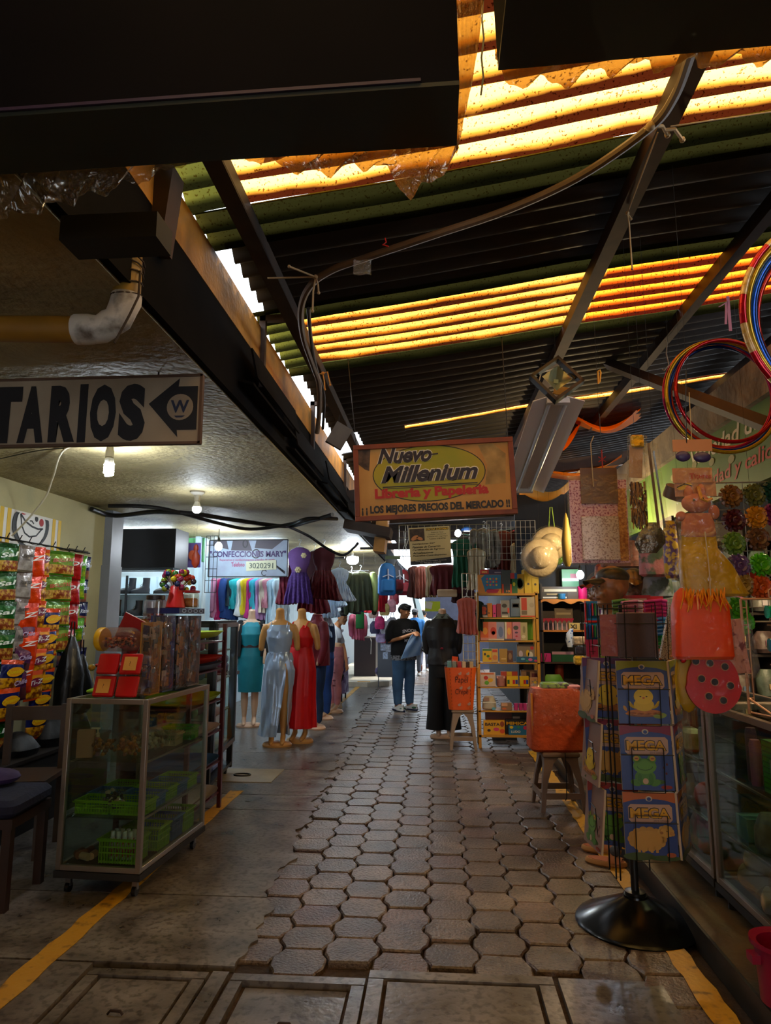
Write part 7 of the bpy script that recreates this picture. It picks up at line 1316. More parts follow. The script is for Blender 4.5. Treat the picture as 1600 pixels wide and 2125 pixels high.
on(1,'photo_frame','dark brown board behind the red hearts','board',1126,1150,1268,'#2c1614',Y=SY+.2); on(1,'photo_frame','beige board leaning behind the red hearts','board',1152,1188,1262,'#80705c',[('r','#b8a888',.1,.7,.9,.8)],Y=SY+.2); on(1,'letter_card','small cream card with black letters XI','card',1181,1203,1292,'#c0a058',[('t','#141210','XI',.4,.2,.6,.6)])
on(2,'pink_card','magenta square card on the lower dark shelf','card',1124,1143,1356,'#c01c68',[('p','#4a0c2c',[(.3,.1),(.38,.1),(.6,.9),(.52,.9)])]); on(2,'green_box','dark green box with pale pink contents on the lower dark shelf','box',1146,1190,1352,'#0c4a28',[('r','#a8787c',.0,.72,1,1)]); on(3,'green_bag','lime green packet on the lowest dark shelf','packet',1127,1172,1400,'#5a9a1c',shape='bag'); on(3,'copper_jar','copper brown jar behind the lime packet','jar',1153,1170,1380,'#6a2414',shape='can',Y=SY+.12)
tag(B(mat('#1c4a94',.6,col2='#c8d0dc',scale=30,thresh=(.6,.62))).loft([(0,0,0,.03,.03),(0,0,.08,.05,.04),(0,0,.16,.04,.03),(.03,0,.22,.02,.02)],14).build('blue_figure'),'small blue stuffed figure hanging in the dark shelf','toy',loc=PY(1183,1343,SY-.1))
bulb('light_bulb','small bright bulb glowing above the pink cup',PY(1203,1170,8.2),'drop',26,.02,col='#dff0ff')
# wrapped hats
def hat(lab,px,py,Y,rx,rz_,col,rot,sun=1):
    t=thing('wrapped_hat',lab,'hat',PY(px,py,Y),0,ry=rot); B(mat(col,.8,var=.1,scale=20,bump=.3,bscale=40)).ell((0,0,0),(rx,.06,rz_),24,12).ell((0,-.03,.0),(rx*.6,.09,rz_*.6),18,10).build('hat_body',t); B(wrap(haze=.05,bump=1.0,bscale=9)).ell((0,-.01,0),(rx*1.08,.12,rz_*1.1),26,14).build('clear_wrap',t)
hat('clear wrapped beige hat at the lower left of the pair',1120,1158,7.0,.19,.20,'#a0917a',.2); hat('clear wrapped beige hat, upper right of the pair',1142,1128,7.2,.20,.18,'#a8977a',-.3); hat('lime green wrapped item behind the beige hats',1160,1135,7.6,.09,.20,'#5a8a14',.1)
tag(B(mat('#6e5a12',.6,var=.1)).loft([(0,0,-.25,.02,.02),(0,0,-.2,.045,.03),(0,0,.0,.05,.03),(0,0,.2,.025,.02),(0,0,.27,.005,.005)],14).build('yellow_parasol'),'folded yellow paper parasol hanging left of the glittery packet','parasol',loc=PY(1176,1122,6.6))
tag(B(mat('#8ab020',.6)).tube([(-.03,0,0),(-.01,0,.22),(.01,0,.22),(.03,0,0)],.004,5).build('hat_string'),'lime cord holding the wrapped hats','cord',loc=PY(1145,1095,7.2))
# ================================================================ RIGHT SHOP, NEAR
# long glass counter: three cases in a row on the raised pavement
KZ=.10
def rcase(name,lab,y0,y1):
    x0,x1=1.37,1.83; t=display_case(name,lab,((x0+x1)/2,(y0+y1)/2,KZ),0,x1-x0,y1-y0,.96,.10,(.36,.64),.03,False,(),mat('#8d7f74',.35,.6),'glass cases of the right shop')
    for x in (-.18,.18):
        for y in (-1,1): B(M_blk).cyl((x,y*((y1-y0)/2-.06),0),(x,y*((y1-y0)/2-.06),.07),.025,n=10).build('foot',t)
    return t
rcase('display_case','near right glass case holding foam rolls and crayons',2.35,3.70); rcase('display_case','second right glass case behind the book rack',3.73,5.15); rcase('display_case','far right glass case beyond the book rack',5.18,6.75)
def inr(name,lab,cat,x,y,z,d,col,shape='box',rz=0,deco=None,var=.1,col2=None,rough=.5,bump=0,group=None):
    g=MB(); g.use(mat(col,rough,var=var,scale=12,col2=col2,bump=bump,bscale=20))
    w,dd,h=d
    if shape=='box': g.box((0,0,h/2),d)
    elif shape=='round': g.rbox((0,0,h/2),d,min(w,dd)*.3)
    elif shape=='can': g.lathe([(w/2*.9,0),(w/2,.01),(w/2,h*.9),(w/2*.8,h)],n=18)
    elif shape=='ball': g.ell((0,0,h/2),(w/2,dd/2,h/2),16,10)
    elif shape=='bag': g.loft([(0,0,0,w*.44,dd*.35),(0,0,h*.1,w*.5,dd*.5),(0,0,h*.55,w*.48,dd*.5),(0,0,h*.85,w*.36,dd*.3),(0,0,h,w*.3,dd*.1)],18,fold=lambda i,a:1+.05*math.sin(5*a+i))
    elif shape=='roll': g.tube([(-w/2,0,dd/2),(-w*.45,0,dd/2),(w*.45,0,dd/2),(w/2,0,dd/2)],[dd*.32,dd/2,dd/2,dd*.32],16)
    if deco: deco(g)
    return tag(g.build(name),lab,cat,group,loc=(x,y,z),rz=rz)
z1,z2,z3=KZ+.125,KZ+.364,KZ+.644
# rolls on the case floor
RL=[(1.50,3.45,z1,.3),(1.50,3.18,z1,.8),(1.52,2.98,z1,1.1),(1.49,3.32,z1+.12,.5),(1.53,2.80,z1,.7),(1.50,3.05,z1+.12,.9)]
for i,(x,y,z,r) in enumerate(RL):
    t=thing('foam_roll','white wrapped roll in the near right case, %s'%['on the floor, farthest','on the floor, second farthest','on the floor, in the middle','stacked on top, farther','on the floor, nearest','stacked on top, nearer'][i],'roll',(x,y,z),r+PI/2,'white wrapped rolls in the near right case'); B(mat('#b8a088',.6,var=.08)).tube([(-.13,0,.06),(-.12,0,.06),(.12,0,.06),(.13,0,.06)],[.04,.055,.055,.04],18).build('roll_body',t); B(wrap(haze=.12,bscale=14)).tube([(-.15,0,.06),(-.12,0,.06),(.12,0,.06),(.15,0,.06)],[.03,.06,.06,.03],16).build('clear_wrap',t)
def green_deco(g):
    g.use(mat('#3a7a1c',.5)); 
    for i in range(9): g.box((-.101 if False else 0,-.0,0),(0.001,.001,.001))
o=inr('crayon_box','green striped crayon box behind the near right glass','box',1.45,3.12,z3,(.05,.20,.22),'#3f8f1c',deco=lambda g:[g.use(mat('#2a6a14',.5)),[g.box((-.0265,0,.02+i*.022),(.002,.198,.007)) for i in range(10)],g.use(mat('#b8a890',.5)),g.box((-.028,-.02,.10),(.002,.09,.09)),g.use(mat('#141414',.5)),g.text('Jumbo',(-.03,.015,.085),(0,-1,0),Z3,.035,.075,.2,.02)])
t=thing('pencil_pack','blue framed pack of coloured pencils at the right edge of the near case','pencil pack',(1.45,2.90,z3)); B(mat('#14649c',.4)).box((0,0,.11),(.03,.19,.22)).build('blue_case',t)
for i,(c,n) in enumerate((('#c86a1c','orange'),('#b84a3a','red'),('#d8c048','yellow'),('#8a3a8a','purple'),('#3a8a4a','green'),('#c88a6a','peach'),('#2a4a9a','blue'),('#d8d4c8','white'),('#b81c2a','crimson'))): B(mat(c,.5)).tube([(-.02,-.085,.025+i*.021),(-.02,.085,.025+i*.021)],.008,8).build('pencil',t,label='%s pencil'%n)
inr('pink_bottles','string of pale pink bottles in the near right case','bottles',1.44,3.32,z3,(.05,.05,.20),'#a85a80','can'); inr('pink_tube','tall mauve tube beside the pink bottles','tube',1.46,3.40,z3,(.05,.05,.24),'#6a3a58','can')
for i,(x,y) in enumerate(((1.46,3.30),(1.46,3.10),(1.48,2.90))):
    inr('glove_pack','white and grey glove packet on the middle shelf, %s'%['farthest','in the middle','nearest'][i],'packet',x,y,z2,(.10,.16,.17),'#a8a090','bag',rz=.3*i,col2='#5a584c',var=.2,group='glove packets in the near right case')
inr('brown_card','tan card sheet lying at the back of the case floor','card',1.62,3.35,z1,(.3,.4,.02),'#a87c44'); inr('teal_box','pale teal box on the middle shelf near the post','box',1.5,3.5,z2,(.14,.12,.10),'#7ab0b8'); inr('black_box','black box on the middle shelf of the near case','box',1.55,2.6,z2,(.2,.3,.2),'#14141a'); inr('black_pouch','black pouch on top shelf of the near right case','pouch',1.52,2.7,z3,(.15,.2,.16),'#1c1c20','round')
# second case contents
SC2=[('toy_bag','lime and orange toy bag on the top shelf of the second case','toy',1.45,4.75,z3,(.12,.22,.16),'#8a9a1c','bag','#c84a14'),('toy_bag','orange packet beside the lime toys in the second case','packet',1.44,5.0,z3,(.10,.16,.20),'#c8500c','bag',None),('game_pack','blue and white game pack in the second case','pack',1.46,4.5,z3,(.08,.16,.16),'#1c5a94','box','#c8d0d8'),('toy_car','green toy figures in the second case near the post','toy',1.45,4.15,z3,(.10,.18,.12),'#4a8a1c','round','#d8d8c0'),('small_jars','pale jars near the post in the second case','jars',1.45,3.92,z3,(.08,.12,.16),'#8a7a6a','can',None),
 ('orange_pumpkin','orange round toy on the middle shelf of the second case','toy',1.46,4.0,z2,(.13,.13,.14),'#c8380c','ball',None),('purple_box','dark purple box on the middle shelf of the second case','box',1.47,4.45,z2,(.12,.3,.18),'#2a1424','box',None),('white_packet','white packet on the middle shelf, second case','packet',1.45,4.2,z2,(.06,.10,.14),'#a8a0a0','bag',None),('blue_crate','dark blue ribbed crate on the floor of the second case','crate',1.50,4.55,z1,(.2,.5,.24),'#16244c','box',None),('pink_doll','pink and teal doll packet on the floor of the second case','doll packet',1.47,4.1,z1,(.12,.26,.22),'#a82a64','bag','#2a7a7a'),('yellow_packet','yellow packet on the middle shelf of the second case','packet',1.45,4.85,z2,(.08,.16,.17),'#c8941c','bag',None)]
for n,l,c,x,y,z,d,col,shp,c2 in SC2: inr(n,l,c,x,y,z,d,col,shp,col2=c2,var=.15)
for i in range(6): inr('notebook_stack',['grey','cream','slate','rust','olive','teal'][i]+' stack of pads in the far right case, %s'%['top shelf far','top shelf middle','top shelf near','middle shelf far','middle shelf middle','middle shelf near'][i],'stack',1.5,5.5+.45*(i%3),(z3 if i<3 else z2),(.18,.28,.14),['#6a6a64','#a89878','#4a5a64','#8a4a34','#5a6a3c','#2a6a6a'][i],'box')
# --- goods on top of the cases
CT=KZ+.96
t=thing('wire_stand','salmon wire display stand on the near right case','wire stand',(1.55,3.30,CT)); g=B(mat('#b8866a',.4,.3)); 
for x in (-.13,.20):
    g.tube([(x,0,-.0),(x+.0,0,.52)],.006,6); g.tube([(x+.025,0,.05),(x+.025,0,.52)],.003,5)
g.tube([(-.13,0,.52),(.20,0,.52)],.006,6); 
for z in (.07,.18,.29,.40,.48): g.tube([(-.13,0,z),(-.105,0,z)],.003,5)
g.tube([(-.13,0,.07),(-.06,-.10,-.0),(-.12,.02,.004)],.006,6); g.tube([(-.0,0,.53),(.0,0,.56),(.02,0,.575),(.04,0,.56),(.04,0,.53)],.004,6)
for i in range(3):
    g.tube([(0+.04*i,.0,.22),(0+.04*i,.0,.40)],.003,5)
for z in (.22,.28,.34,.40): g.tube([(-.02,0,z),(.12,0,z)],.003,5)
g.build('frame',t)
for i,(z,c,c2,n) in enumerate(((.46,'#0c6a4a','#1ce0a0','emerald'),(.31,'#7a9a10','#20b8d8','lime and blue'))): tag(B(mat(c,.15,.7,col2=c2,scale=25)).tube([(-.06,0,0),(.08,0,0)],.03,18).build('ribbon_roll'),'shiny %s ribbon roll on the salmon wire stand'%n,'ribbon roll',loc=(1.58,3.27,CT+z))
inr('basin','magenta plastic basin with wrapped things at the right edge','basin',1.80,3.42,CT+.02,(.26,.2,.13),'#b8106a','round'); 
o=basket('#c8c4b0',.16,.14,.14).build('basket'); tag(o,'cream lattice basket at the right edge on the near case','basket',loc=(1.70,3.12,CT+.005))
t=thing('basin_large','raspberry plastic basin on the pavement at the right edge','basin',(1.26,2.80,KZ)); t.name='plastic_basin'
B(mat('#8a0c34',.35)).lathe([(.07,0),(.09,.01),(.10,.20),(.115,.205),(.115,.22),(.09,.21),(.08,.02),(.0,.015)],n=26,caps=False).build('basin_body',t); B(mat('#8a0c34',.35)).box((-.11,.0,.16),(.03,.05,.03)).build('handle',t)
# stack of goods behind the rack: small shelf, red boxes, marker packs, mannequin heads
t=thing('counter_shelf','small dark shelf standing on the second right case','shelf',(1.60,4.55,CT)); m=mat('#2a1c14',.6)
for z in (.20,.38): B(m).box((0,0,z),(.5,.7,.014)).build('shelf_board',t)
for x in (-.24,.24):
    for y in (-.34,.34): B(m).box((x,y,.19),(.02,.02,.38)).build('leg',t)
s1,s2=CT+.39,CT+.21
tag(B(mat('#b80c0c',.4)).box((0,0,.09),(.17,.12,.18)).use(mat('#d8c8c0',.5)).box((-.0,-.062,.15),(.12,.003,.02)).use(mat('#7aa030',.5)).disc(-.06,.05,.012,.012,(0,-.061,0),X3,Z3,.002).build('red_box'),'bright red box with pale lettering, left of the pair behind the rack','box',loc=PY(1318,1290,4.4).xy.to_3d()+Vector((0,0,s1))); tag(B(mat('#c01010',.4)).box((0,0,.09),(.15,.12,.17)).use(mat('#e0c8c0',.5)).disc(.02,.11,.02,.02,(0,-.061,0),X3,Z3,.002).build('red_box'),'bright red box with a pale heart, right of the pair behind the rack','box',loc=PY(1346,1290,4.42).xy.to_3d()+Vector((.02,.05,s1)))
def marker_pack(lab,col,px,py,Y,rows=5,L=.13,cap='#ffffff'):
    p=PY(px,py,Y); t=thing('marker_pack',lab,'marker pack',p,rnd(-.2,.2),'marker packs behind the book rack',rx=.0); g=B(mat(col,.35)); 
    for i in range(rows): g.tube([(-L/2,0,i*.021),(L/2*.5,0,i*.021+.01),(L/2,0,i*.021+.004)],.010,8)
    g.build('markers',t)
    g=B(mat(cap,.3)); 
    for i in range(rows): g.tube([(L/2*.55,-.002,i*.021+.009),(L/2*1.02,-.002,i*.021+.004)],.0108,8)
    g.build('caps',t)
marker_pack('magenta marker pack fanned behind the rack on the right','#b01878',1362,1288,4.0,6,.13,'#c83a90'); marker_pack('lilac and white marker pack in front of the red boxes','#b06a9a',1312,1275,3.95,4,.12,'#c8b0d0'); marker_pack('pale green marker pack left of the lilac ones','#4a8a4a',1288,1272,4.0,4,.09,'#6a9a5a'); marker_pack('bright blue marker pack beside the glitter strip','#0c6ac0',1367,1318,4.0,5,.10,'#2a8ad8'); marker_pack('green marker pack below the blue one','#1c8a3a',1362,1345,4.05,4,.09,'#2aa84a'); marker_pack('orange marker pack low beside the rack','#c85a10',1383,1366,4.1,4,.08,'#d87a20')
tag(B(mat('#b87a10',.8,var=.15)).rbox((0,0,.015),(.24,.14,.03),.02).rbox((.02,0,.04),(.18,.12,.025),.02).build('mustard_cloth'),'mustard folded cloth on the case right of the rack','cloth',loc=(1.48,4.0,CT+.003))
def manhead(lab,px,py,Y,capc,rz,s=1.0,stripe=None,skin='#a86c40'):
    p=PY(px,py,Y); t=thing('capped_mannequin',lab,'mannequin head',(p.x,Y,p.z),0,'capped mannequin heads'); g=B(mat(skin,.35)); head(g,(0,0,0),1.0*s,rz); g.loft([(0,.02,-.17,.06,.06),(0,.02,-.12,.05,.055),(0,.015,-.05,.05,.05)],18); o=g.build('head',t); remesh(o,.006,2); face_marks(t,(0,0,0),1.0*s,rz); t.scale=(1.15,1.15,1.12); t.location.z+=.02
    R=Euler((0,0,rz)).to_matrix(); g=B(mat(capc,.4,col2=stripe,scale=14,stretch=(3,1,.3)) if stripe else mat(capc,.4,var=.2)); a=len(g.V); g.ell((0,.014,.066),(.078,.094,.056),20,10); 
    g.grid(lambda u,v:((u-.5)*.15*(1-.35*v*v),-.075-.09*v*(1-((u-.5)*2)**2*.45),.060-.02*v-((u-.5)**2)*.09),10,6); g.grid(lambda u,v:((u-.5)*.15*(1-.35*v*v),-.075-.09*v*(1-((u-.5)*2)**2*.45),.056-.02*v-((u-.5)**2)*.09),10,6)
    for i in range(len(g.V)): g.V[i]=tuple(R@(Vector(g.V[i])*s))
    g.build('cap',t); B(wrap(haze=.02,bscale=16,fac=.06)).ell((0,0,-.02),(.105,.13,.15),20,12).build('clear_wrap',t)
    return t
manhead('profile mannequin head in a black cap facing left above the rack',1268,1228,4.35,'#14100e',-1.25); manhead('mannequin head in a tiger striped cap turned away, right of the first',1316,1228,4.75,'#1c140c',-.6,stripe='#a87830',skin='#5a3420'); manhead('small mannequin head in a rust cap half hidden behind the black capped head',1247,1232,4.9,'#8a2a18',-1.3,.85)
# blister packs and cards left of the rack
for i,(py,n) in enumerate(((1268,'upper'),(1313,'lower'))):
    p=PY(1232,py,4.6); t=thing('blister_pack','%s blue pen blister pack with red and yellow edges left of the rack'%n,'blister pack',p,.15,'blue blister packs of pens'); B(mat('#1c74b8',.4)).box((0,0,0),(.12,.008,.13)).build('backing_card',t); B(mat('#b81414',.4)).box((0,-.002,-.068),(.13,.010,.012)).box((-.058,-.002,0),(.008,.01,.13)).build('red_edge',t); B(mat('#d8a010',.4)).box((.056,-.003,0),(.014,.010,.13)).build('yellow_edge',t); g=B(mat('#b8c8d0',.3)); 
    for k,c in enumerate(('#2a4ab0','#c83a4a','#3a9a4a','#b8c8d8','#7a3ab0')): g.use(mat(c,.35)); g.tube([(-.03+k*.018,-.010,-.03),(-.03+k*.018,-.010,.05)],.005,6)
    g.build('pens',t)
p=PY(1229,1352,4.5); tag(B(mat('#c83a78',.5)).box((0,0,0),(.075,.004,.15)).use(mat('#8a1c4c',.5)).box((0,-.003,.03),(.04,.001,.006)).box((0,-.003,.0),(.04,.001,.006)).build('pink_card'),'hot pink hanging card below the blue blister packs','card',loc=p); p=PY(1250,1352,4.55); tag(B(mat('#9ab83a',.5)).box((0,0,0),(.05,.004,.17)).use(mat('#5a7a1c',.5)).box((0,-.003,.03),(.03,.001,.006)).build('lime_card'),'lime hanging card behind the left wires of the rack','card',loc=p)
for k,(px,py,c,n) in enumerate(((1205,1330,'#c8b8a0','cream'),(1212,1350,'#3a3440','dark'),(1208,1370,'#d8b030','yellow'),(1222,1382,'#b8b0a8','pale grey'),(1236,1392,'#b8482a','red'))): p=PY(px,py,5.6); tag(B(mat(c,.5,var=.5,scale=30)).rbox((0,0,0),(.13,.08,.07),.02).build('small_packet'),'%s small packet in the cluttered pile left of the rack'%n,'packet','small packets piled left of the rack',loc=p,rz=rnd(-.5,.5))
# ---------------------------------------------------------------- revolving book rack
RX,RY=.97,3.69
RK2=thing('book_rack','black wire revolving rack of activity books on a cone base','book rack',(RX,RY,0))
B(mat('#100f0f',.22,.5)).lathe([(.292,0),(.295,.008),(.285,.02),(.06,.125),(.058,.135),(.035,.14)],n=48).build('cone_base',RK2); B(mat('#1c1b1b',.3,.5)).lathe([(.045,.13),(.05,.135),(.05,.15),(.03,.155)],n=24).build('collar',RK2)
B(M_blk).cyl((0,0,.13),(0,0,1.30),.019,n=16).build('pole',RK2); B(M_blkm).cyl((0,0,1.30),(0,0,1.56),.010,n=12).build('upper_pole',RK2)
LV=[PY(1320,1783,3.50).z,PY(1320,1640,3.50).z,PY(1320,1502,3.50).z,PY(1320,1364,3.50).z]
faces=[('front',(-.0+.04,-.17),0),('left',(-.16,-.02),-PI/2),('right',(.20,-.06),1.05),('front_left',(-.13,-.10),-.75),('back',(0,.17),PI)]
g=B(M_blk)
g2=[]
for (nm_,(fx,fy),rz) in faces:
    R=Matrix.Rotation(rz,3,'Z'); 
    for lv,z in enumerate(LV):
        if nm_=='front_left' : continue
        h=.29 if lv<3 else .26; 
        def q_(x,y,z_): v=R@Vector((x,y,0)); return (fx+v.x,fy+v.y,z_)
        w=.10
        pk=B(M_blk)
        for sx in (-.075,.075): pk.tube([q_(sx,.02,z+h+.0),q_(sx,.02,z),q_(sx,-.028,z-.008),q_(sx,-.036,z+.20 if lv<3 else z+.27)],.0022,5)
        pk.tube([q_(-.075,-.036,z+.20 if lv<3 else z+.27),q_(.075,-.036,z+.20 if lv<3 else z+.27)],.0022,5); pk.tube([q_(-.125,-.030,z+.165),q_(.125,-.030,z+.165)],.0022,5); pk.tube([q_(-.075,-.03,z-.008),q_(.075,-.03,z-.008)],.0022,5); pk.tube([q_(-.1,.02,z+.05),q_(.1,.02,z+.05)],.0022,5); pk.tube([q_(0,.02,z+.05),(0,0,z+.05)],.0022,5)
        pk.build('wire_pocket',RK2)
fr=B(M_blk)
for x,y in ((-.10,-.05),(-.085,-.07),(.10,.08),(-.10,.08)): fr.tube([(x,y,.22),(x,y,1.56)],.004,6)
fr.tube([(-.10,-.05,1.54),(-.10,.08,1.54),(.10,.08,1.54),(.1,-.05,1.54),(-.10,-.05,1.54)],.003,5); fr.build('upright_wires',RK2)
def book(name,lab,top,animal,loc,rz,lean=0,w=.245,h=.30,group='activity books in the wire rack',plain=None):
    t=thing(name,lab,'book',loc,rz,group,rx=lean); B(mat('#b8a48c',.7)).box((0,.005,h/2),(w,.010,h)).build('pages',t)
    g=B(mat('#34457e' if not plain else plain,.3)); g.box((0,-.001,h/2),(w,.002,h)); o=Vector((-w/2,-.002,0)); P=lambda c:g.use(mat(c,.35))
    if not plain:
        P(top); g.prism([(0,h*.84),(w*.2,h*.885),(w*.5,h*.91),(w*.8,h*.885),(w,h*.84),(w,h),(0,h)],o,X3,Z3,.0008)
        P('#b8a890'); g.disc(w*.5,h*.905,w*.065,w*.05,o+Vector((0,-.001,0)),X3,Z3,.0008,16); P('#34457e'); g.disc(w*.5,h*.90,w*.04,w*.035,o+Vector((0,-.0018,0)),X3,Z3,.0008,12)
        P('#b08c78'); x0,x1,y0,y1,r=w*.09,w*.93,h*.55,h*.82,w*.05
        g.prism([(x0+r,y0),(x1-r,y0),(x1,y0+r),(x1,y1-r),(x1-r,y1),(x0+r,y1),(x0,y1-r),(x0,y0+r)],o,X3,Z3,.0008)
        P('#1c1410'); g.text('MEGA',o+Vector((w*.5,-.0015,h*.605)),X3,Z3,h*.17,w*.80,0,.07,center=True,off=.001); P('#c89410'); g.text('MEGA',o+Vector((w*.5,-.0030,h*.613)),X3,Z3,h*.15,w*.755,0,.035,center=True,off=.001)
        P('#1c2440'); g.text('para colorear',o+Vector((w*.72,-.0015,h*.565)),X3,Z3,h*.022,w*.3,0,.01,center=True,off=.001)
    def D(c,x,y,rx,ry,lvl=1,rot=0): P(c); g.disc(x*w,y*h,rx*w,ry*h,o+Vector((0,-.0008*lvl,0)),X3,Z3,.0008,20,rot=rot)
    if animal=='chick':
        D('#7a4a1c',.5,.15,.36,.045,1); D('#a8641c',.5,.18,.34,.05,2)
        for i in range(9): D('#8a5018' if i%2 else '#b8742a',.2+.075*i,.16+.01*math.sin(i*2),.07,.018,3,rot=.3*math.sin(i*3))
        D('#c8a818',.5,.30,.20,.105,3); D('#d0b020',.5,.43,.19,.125,4); 
        for sx in (-1,1):
            for k in range(3): D('#c8a818',.5+sx*(.22+.02*k),.27+.02*k,.075,.02,4,rot=sx*(.5+.25*k))
        D('#3a2a10',.44,.43,.018,.008,5); D('#3a2a10',.56,.43,.018,.008,5); D('#b8641c',.5,.41,.025,.018,5); D('#7a8a2a',.80,.13,.13,.045,3,.1); D('#a8761c',.13,.24,.03,.05,3,.5)
    if animal=='frog':
        D('#3a5a1c',.5,.13,.34,.05,1); D('#4a7a2a',.45,.20,.20,.12,2); 
        for sx in (-1,1): D('#4a7a2a',.45+sx*.19,.115,.10,.05,3,rot=sx*.3); D('#3f6e24',.45+sx*.11,.17,.045,.09,3); D('#5a8a2c',.45+sx*.14,.475,.085,.065,4); D('#b8881c',.45+sx*.155,.49,.055,.038,5); D('#8a3a14',.45+sx*.155,.488,.035,.008,6)
        D('#5a8a2c',.45,.37,.225,.12,4); P('#2a4a14'); g.line([(w*(.45+.15*math.cos(a)),h*(.37+.06*math.sin(a))) for a in [PI+k*PI/10 for k in range(11)]],.003,o+Vector((0,-.004,0)),X3,Z3,.0008); D('#b89a80',.45,.14,.055,.045,5); D('#8a2a14',.85,.05,.11,.03,3)
        for x,y in ((.82,.35),(.88,.40),(.86,.26)): D('#5a1c24',x,y,.02,.022,2)
    if animal=='sheep':
        D('#3a4a14',.25,.04,.3,.06,1); D('#3a4a14',.75,.02,.3,.04,1)
        for i in range(14): a=i*2*PI/14; D('#b88a3c',.42+.29*math.cos(a),.30+.13*math.sin(a),.085,.06,2)
        D('#b88a3c',.42,.30,.29,.13,3); 
        for i in range(8): a=i*PI/4; D('#c09444',.78+.10*math.cos(a),.42+.055*math.sin(a),.06,.04,4)
        D('#c09444',.78,.41,.11,.07,5); D('#b07c34',.90,.385,.05,.03,6,-.4); D('#8a5a24',.70,.40,.03,.02,6); D('#2a1c10',.80,.425,.012,.008,7)
        for x in (.26,.34,.50,.60): P('#b88a3c'); g.prism([(w*(x-.025),h*.10),(w*(x+.025),h*.10),(w*(x+.025),h*.22),(w*(x-.025),h*.22)],o+Vector((0,-.001,0)),X3,Z3,.0008)
        D('#a8542a',.86,.07,.09,.035,4)
    g.build('cover',t); return t
fx,fy=RX+.04,RY-.185
book('activity_book','MEGA book with a yellow chick in a nest, top of the front column','#7a7a10','chick',(fx,fy,LV[2]),0,-.03); book('activity_book','MEGA book with a green frog, middle of the front column','#7a1c34','frog',(fx,fy,LV[1]),0,-.03); book('activity_book','MEGA book with a cream sheep, bottom of the front column','#b05a14','sheep',(fx,fy,LV[0]),0,-.03)
for i,(n,c) in enumerate((('bottom','#b05a14'),('middle','#7a1c34'),('upper','#7a7a10'))):
    book('activity_book','MEGA book seen edge on at the right side of the rack, %s row'%n,c,['sheep','frog','chick'][i],(RX+.235,RY-.085,LV[i]),1.08,-.03)
    book('activity_book','book leaning outward at the left side of the rack, %s row'%n,c,['frog','chick','sheep'][i],(RX-.205,RY-.03,LV[i]),-1.45,-.10,plain='#8a6a5c')
    book('activity_book','MEGA book half hidden behind the front left of the rack, %s row'%n,['#8a2a24','#7a1c34','#5a2a5a'][i],['frog','sheep','chick'][i],(RX-.09,RY-.02,LV[i]+.005),-.35,0)
    B(mat('#c8b8a8',.5)).box((0,0,0),(.01,.01,.01)) 
    g=B(wrap(haze=.10,bscale=25,fac=.15)); g.box((0,-.012,.15),(.25,.02,.31)); tag(g.build('clear_sleeve'),'clear sleeve over the right hand book, %s row'%n,'plastic sleeve','clear sleeves on the right hand books',loc=(RX+.247,RY-.090,LV[i]),rz=1.08)
t=thing('notebook','grey glitter notebook at the top of the rack','notebook',(fx-.01,fy,LV[3]),0); B(mat('#4a3a38',.35,.1,var=.1,scale=120)).box((0,.01,.108),(.19,.03,.215)).build('cover',t); B(mat('#a88a78',.5)).box((0,.01,.217),(.185,.026,.006)).build('pages',t); B(mat('#5a4644',.35)).box((.085,-.007,.108),(.018,.003,.212)).build('spine_band',t)
t=thing('wrapped_pad','rose pink wrapped pad at the top left of the rack','pad',(RX-.085,RY-.10,LV[3]),-.5); B(mat('#9a4a50',.4,var=.15,bump=.3)).box((0,0,.105),(.09,.02,.21)).build('pad_body',t); B(wrap(haze=.05)).box((0,0,.107),(.096,.026,.218)).build('clear_wrap',t)
t=thing('glitter_strip','silver and copper glitter strip leaning at the top right of the rack','strip',PY(1376,1368,3.6),.3,ry=.28); B(mat('#8a7468',.2,.6,col2='#e8d8d0',scale=160,thresh=(.5,.6))).box((0,0,.14),(.045,.015,.28)).build('strip_body',t); B(mat('#a85a24',.2,.6,col2='#f0c090',scale=160,thresh=(.5,.6))).box((.028,0,.14),(.012,.016,.28)).build('copper_edge',t)
# slippers
for i,(px,py,rz,lab) in enumerate(((1258,1795,1.15,'peach slipper with a grey bird toy, nearer of the pair'),(1248,1768,1.25,'peach slipper, farther of the pair'))):
    p=PZ(px,py,0); t=thing('slipper',lab,'slipper',(p.x,p.y,0),rz); g=B(mat('#b8834a',.7,var=.1)); g.loft([(0,0,.0,.048,.118),(0,0,.012,.056,.126),(0,0,.026,.054,.124),(0,0,.034,.048,.116)],26); g.build('sole',t); B(mat('#a8603c',.8)).loft([(0,0,.033,.042,.108),(0,0,.036,.042,.108)],24).build('insole',t); g=B(mat('#b87850',.7)); g.grid(lambda u,v:(.052*math.cos(PI*u),-.02-.075*v,.03+.045*math.sin(PI*u)*(1-.6*v)),14,6); g.build('strap',t)
    if i==0: B(mat('#4a4c50',.8,bump=.3)).ell((0,-.055,.088),(.028,.032,.03)).ell((0,-.08,.115),.02).build('bird_toy',t); B(mat('#d8a010',.5)).cyl((0,-.095,.113),(0,-.118,.108),.007,.001,8).build('beak',t)
tag(B(mat('#b83a4a',.7)).ell((0,0,.02),(.03,.03,.025)).build('pompom'),'small pink pompom by the left books of the rack','pompom',loc=PY(1235,1745,3.9))
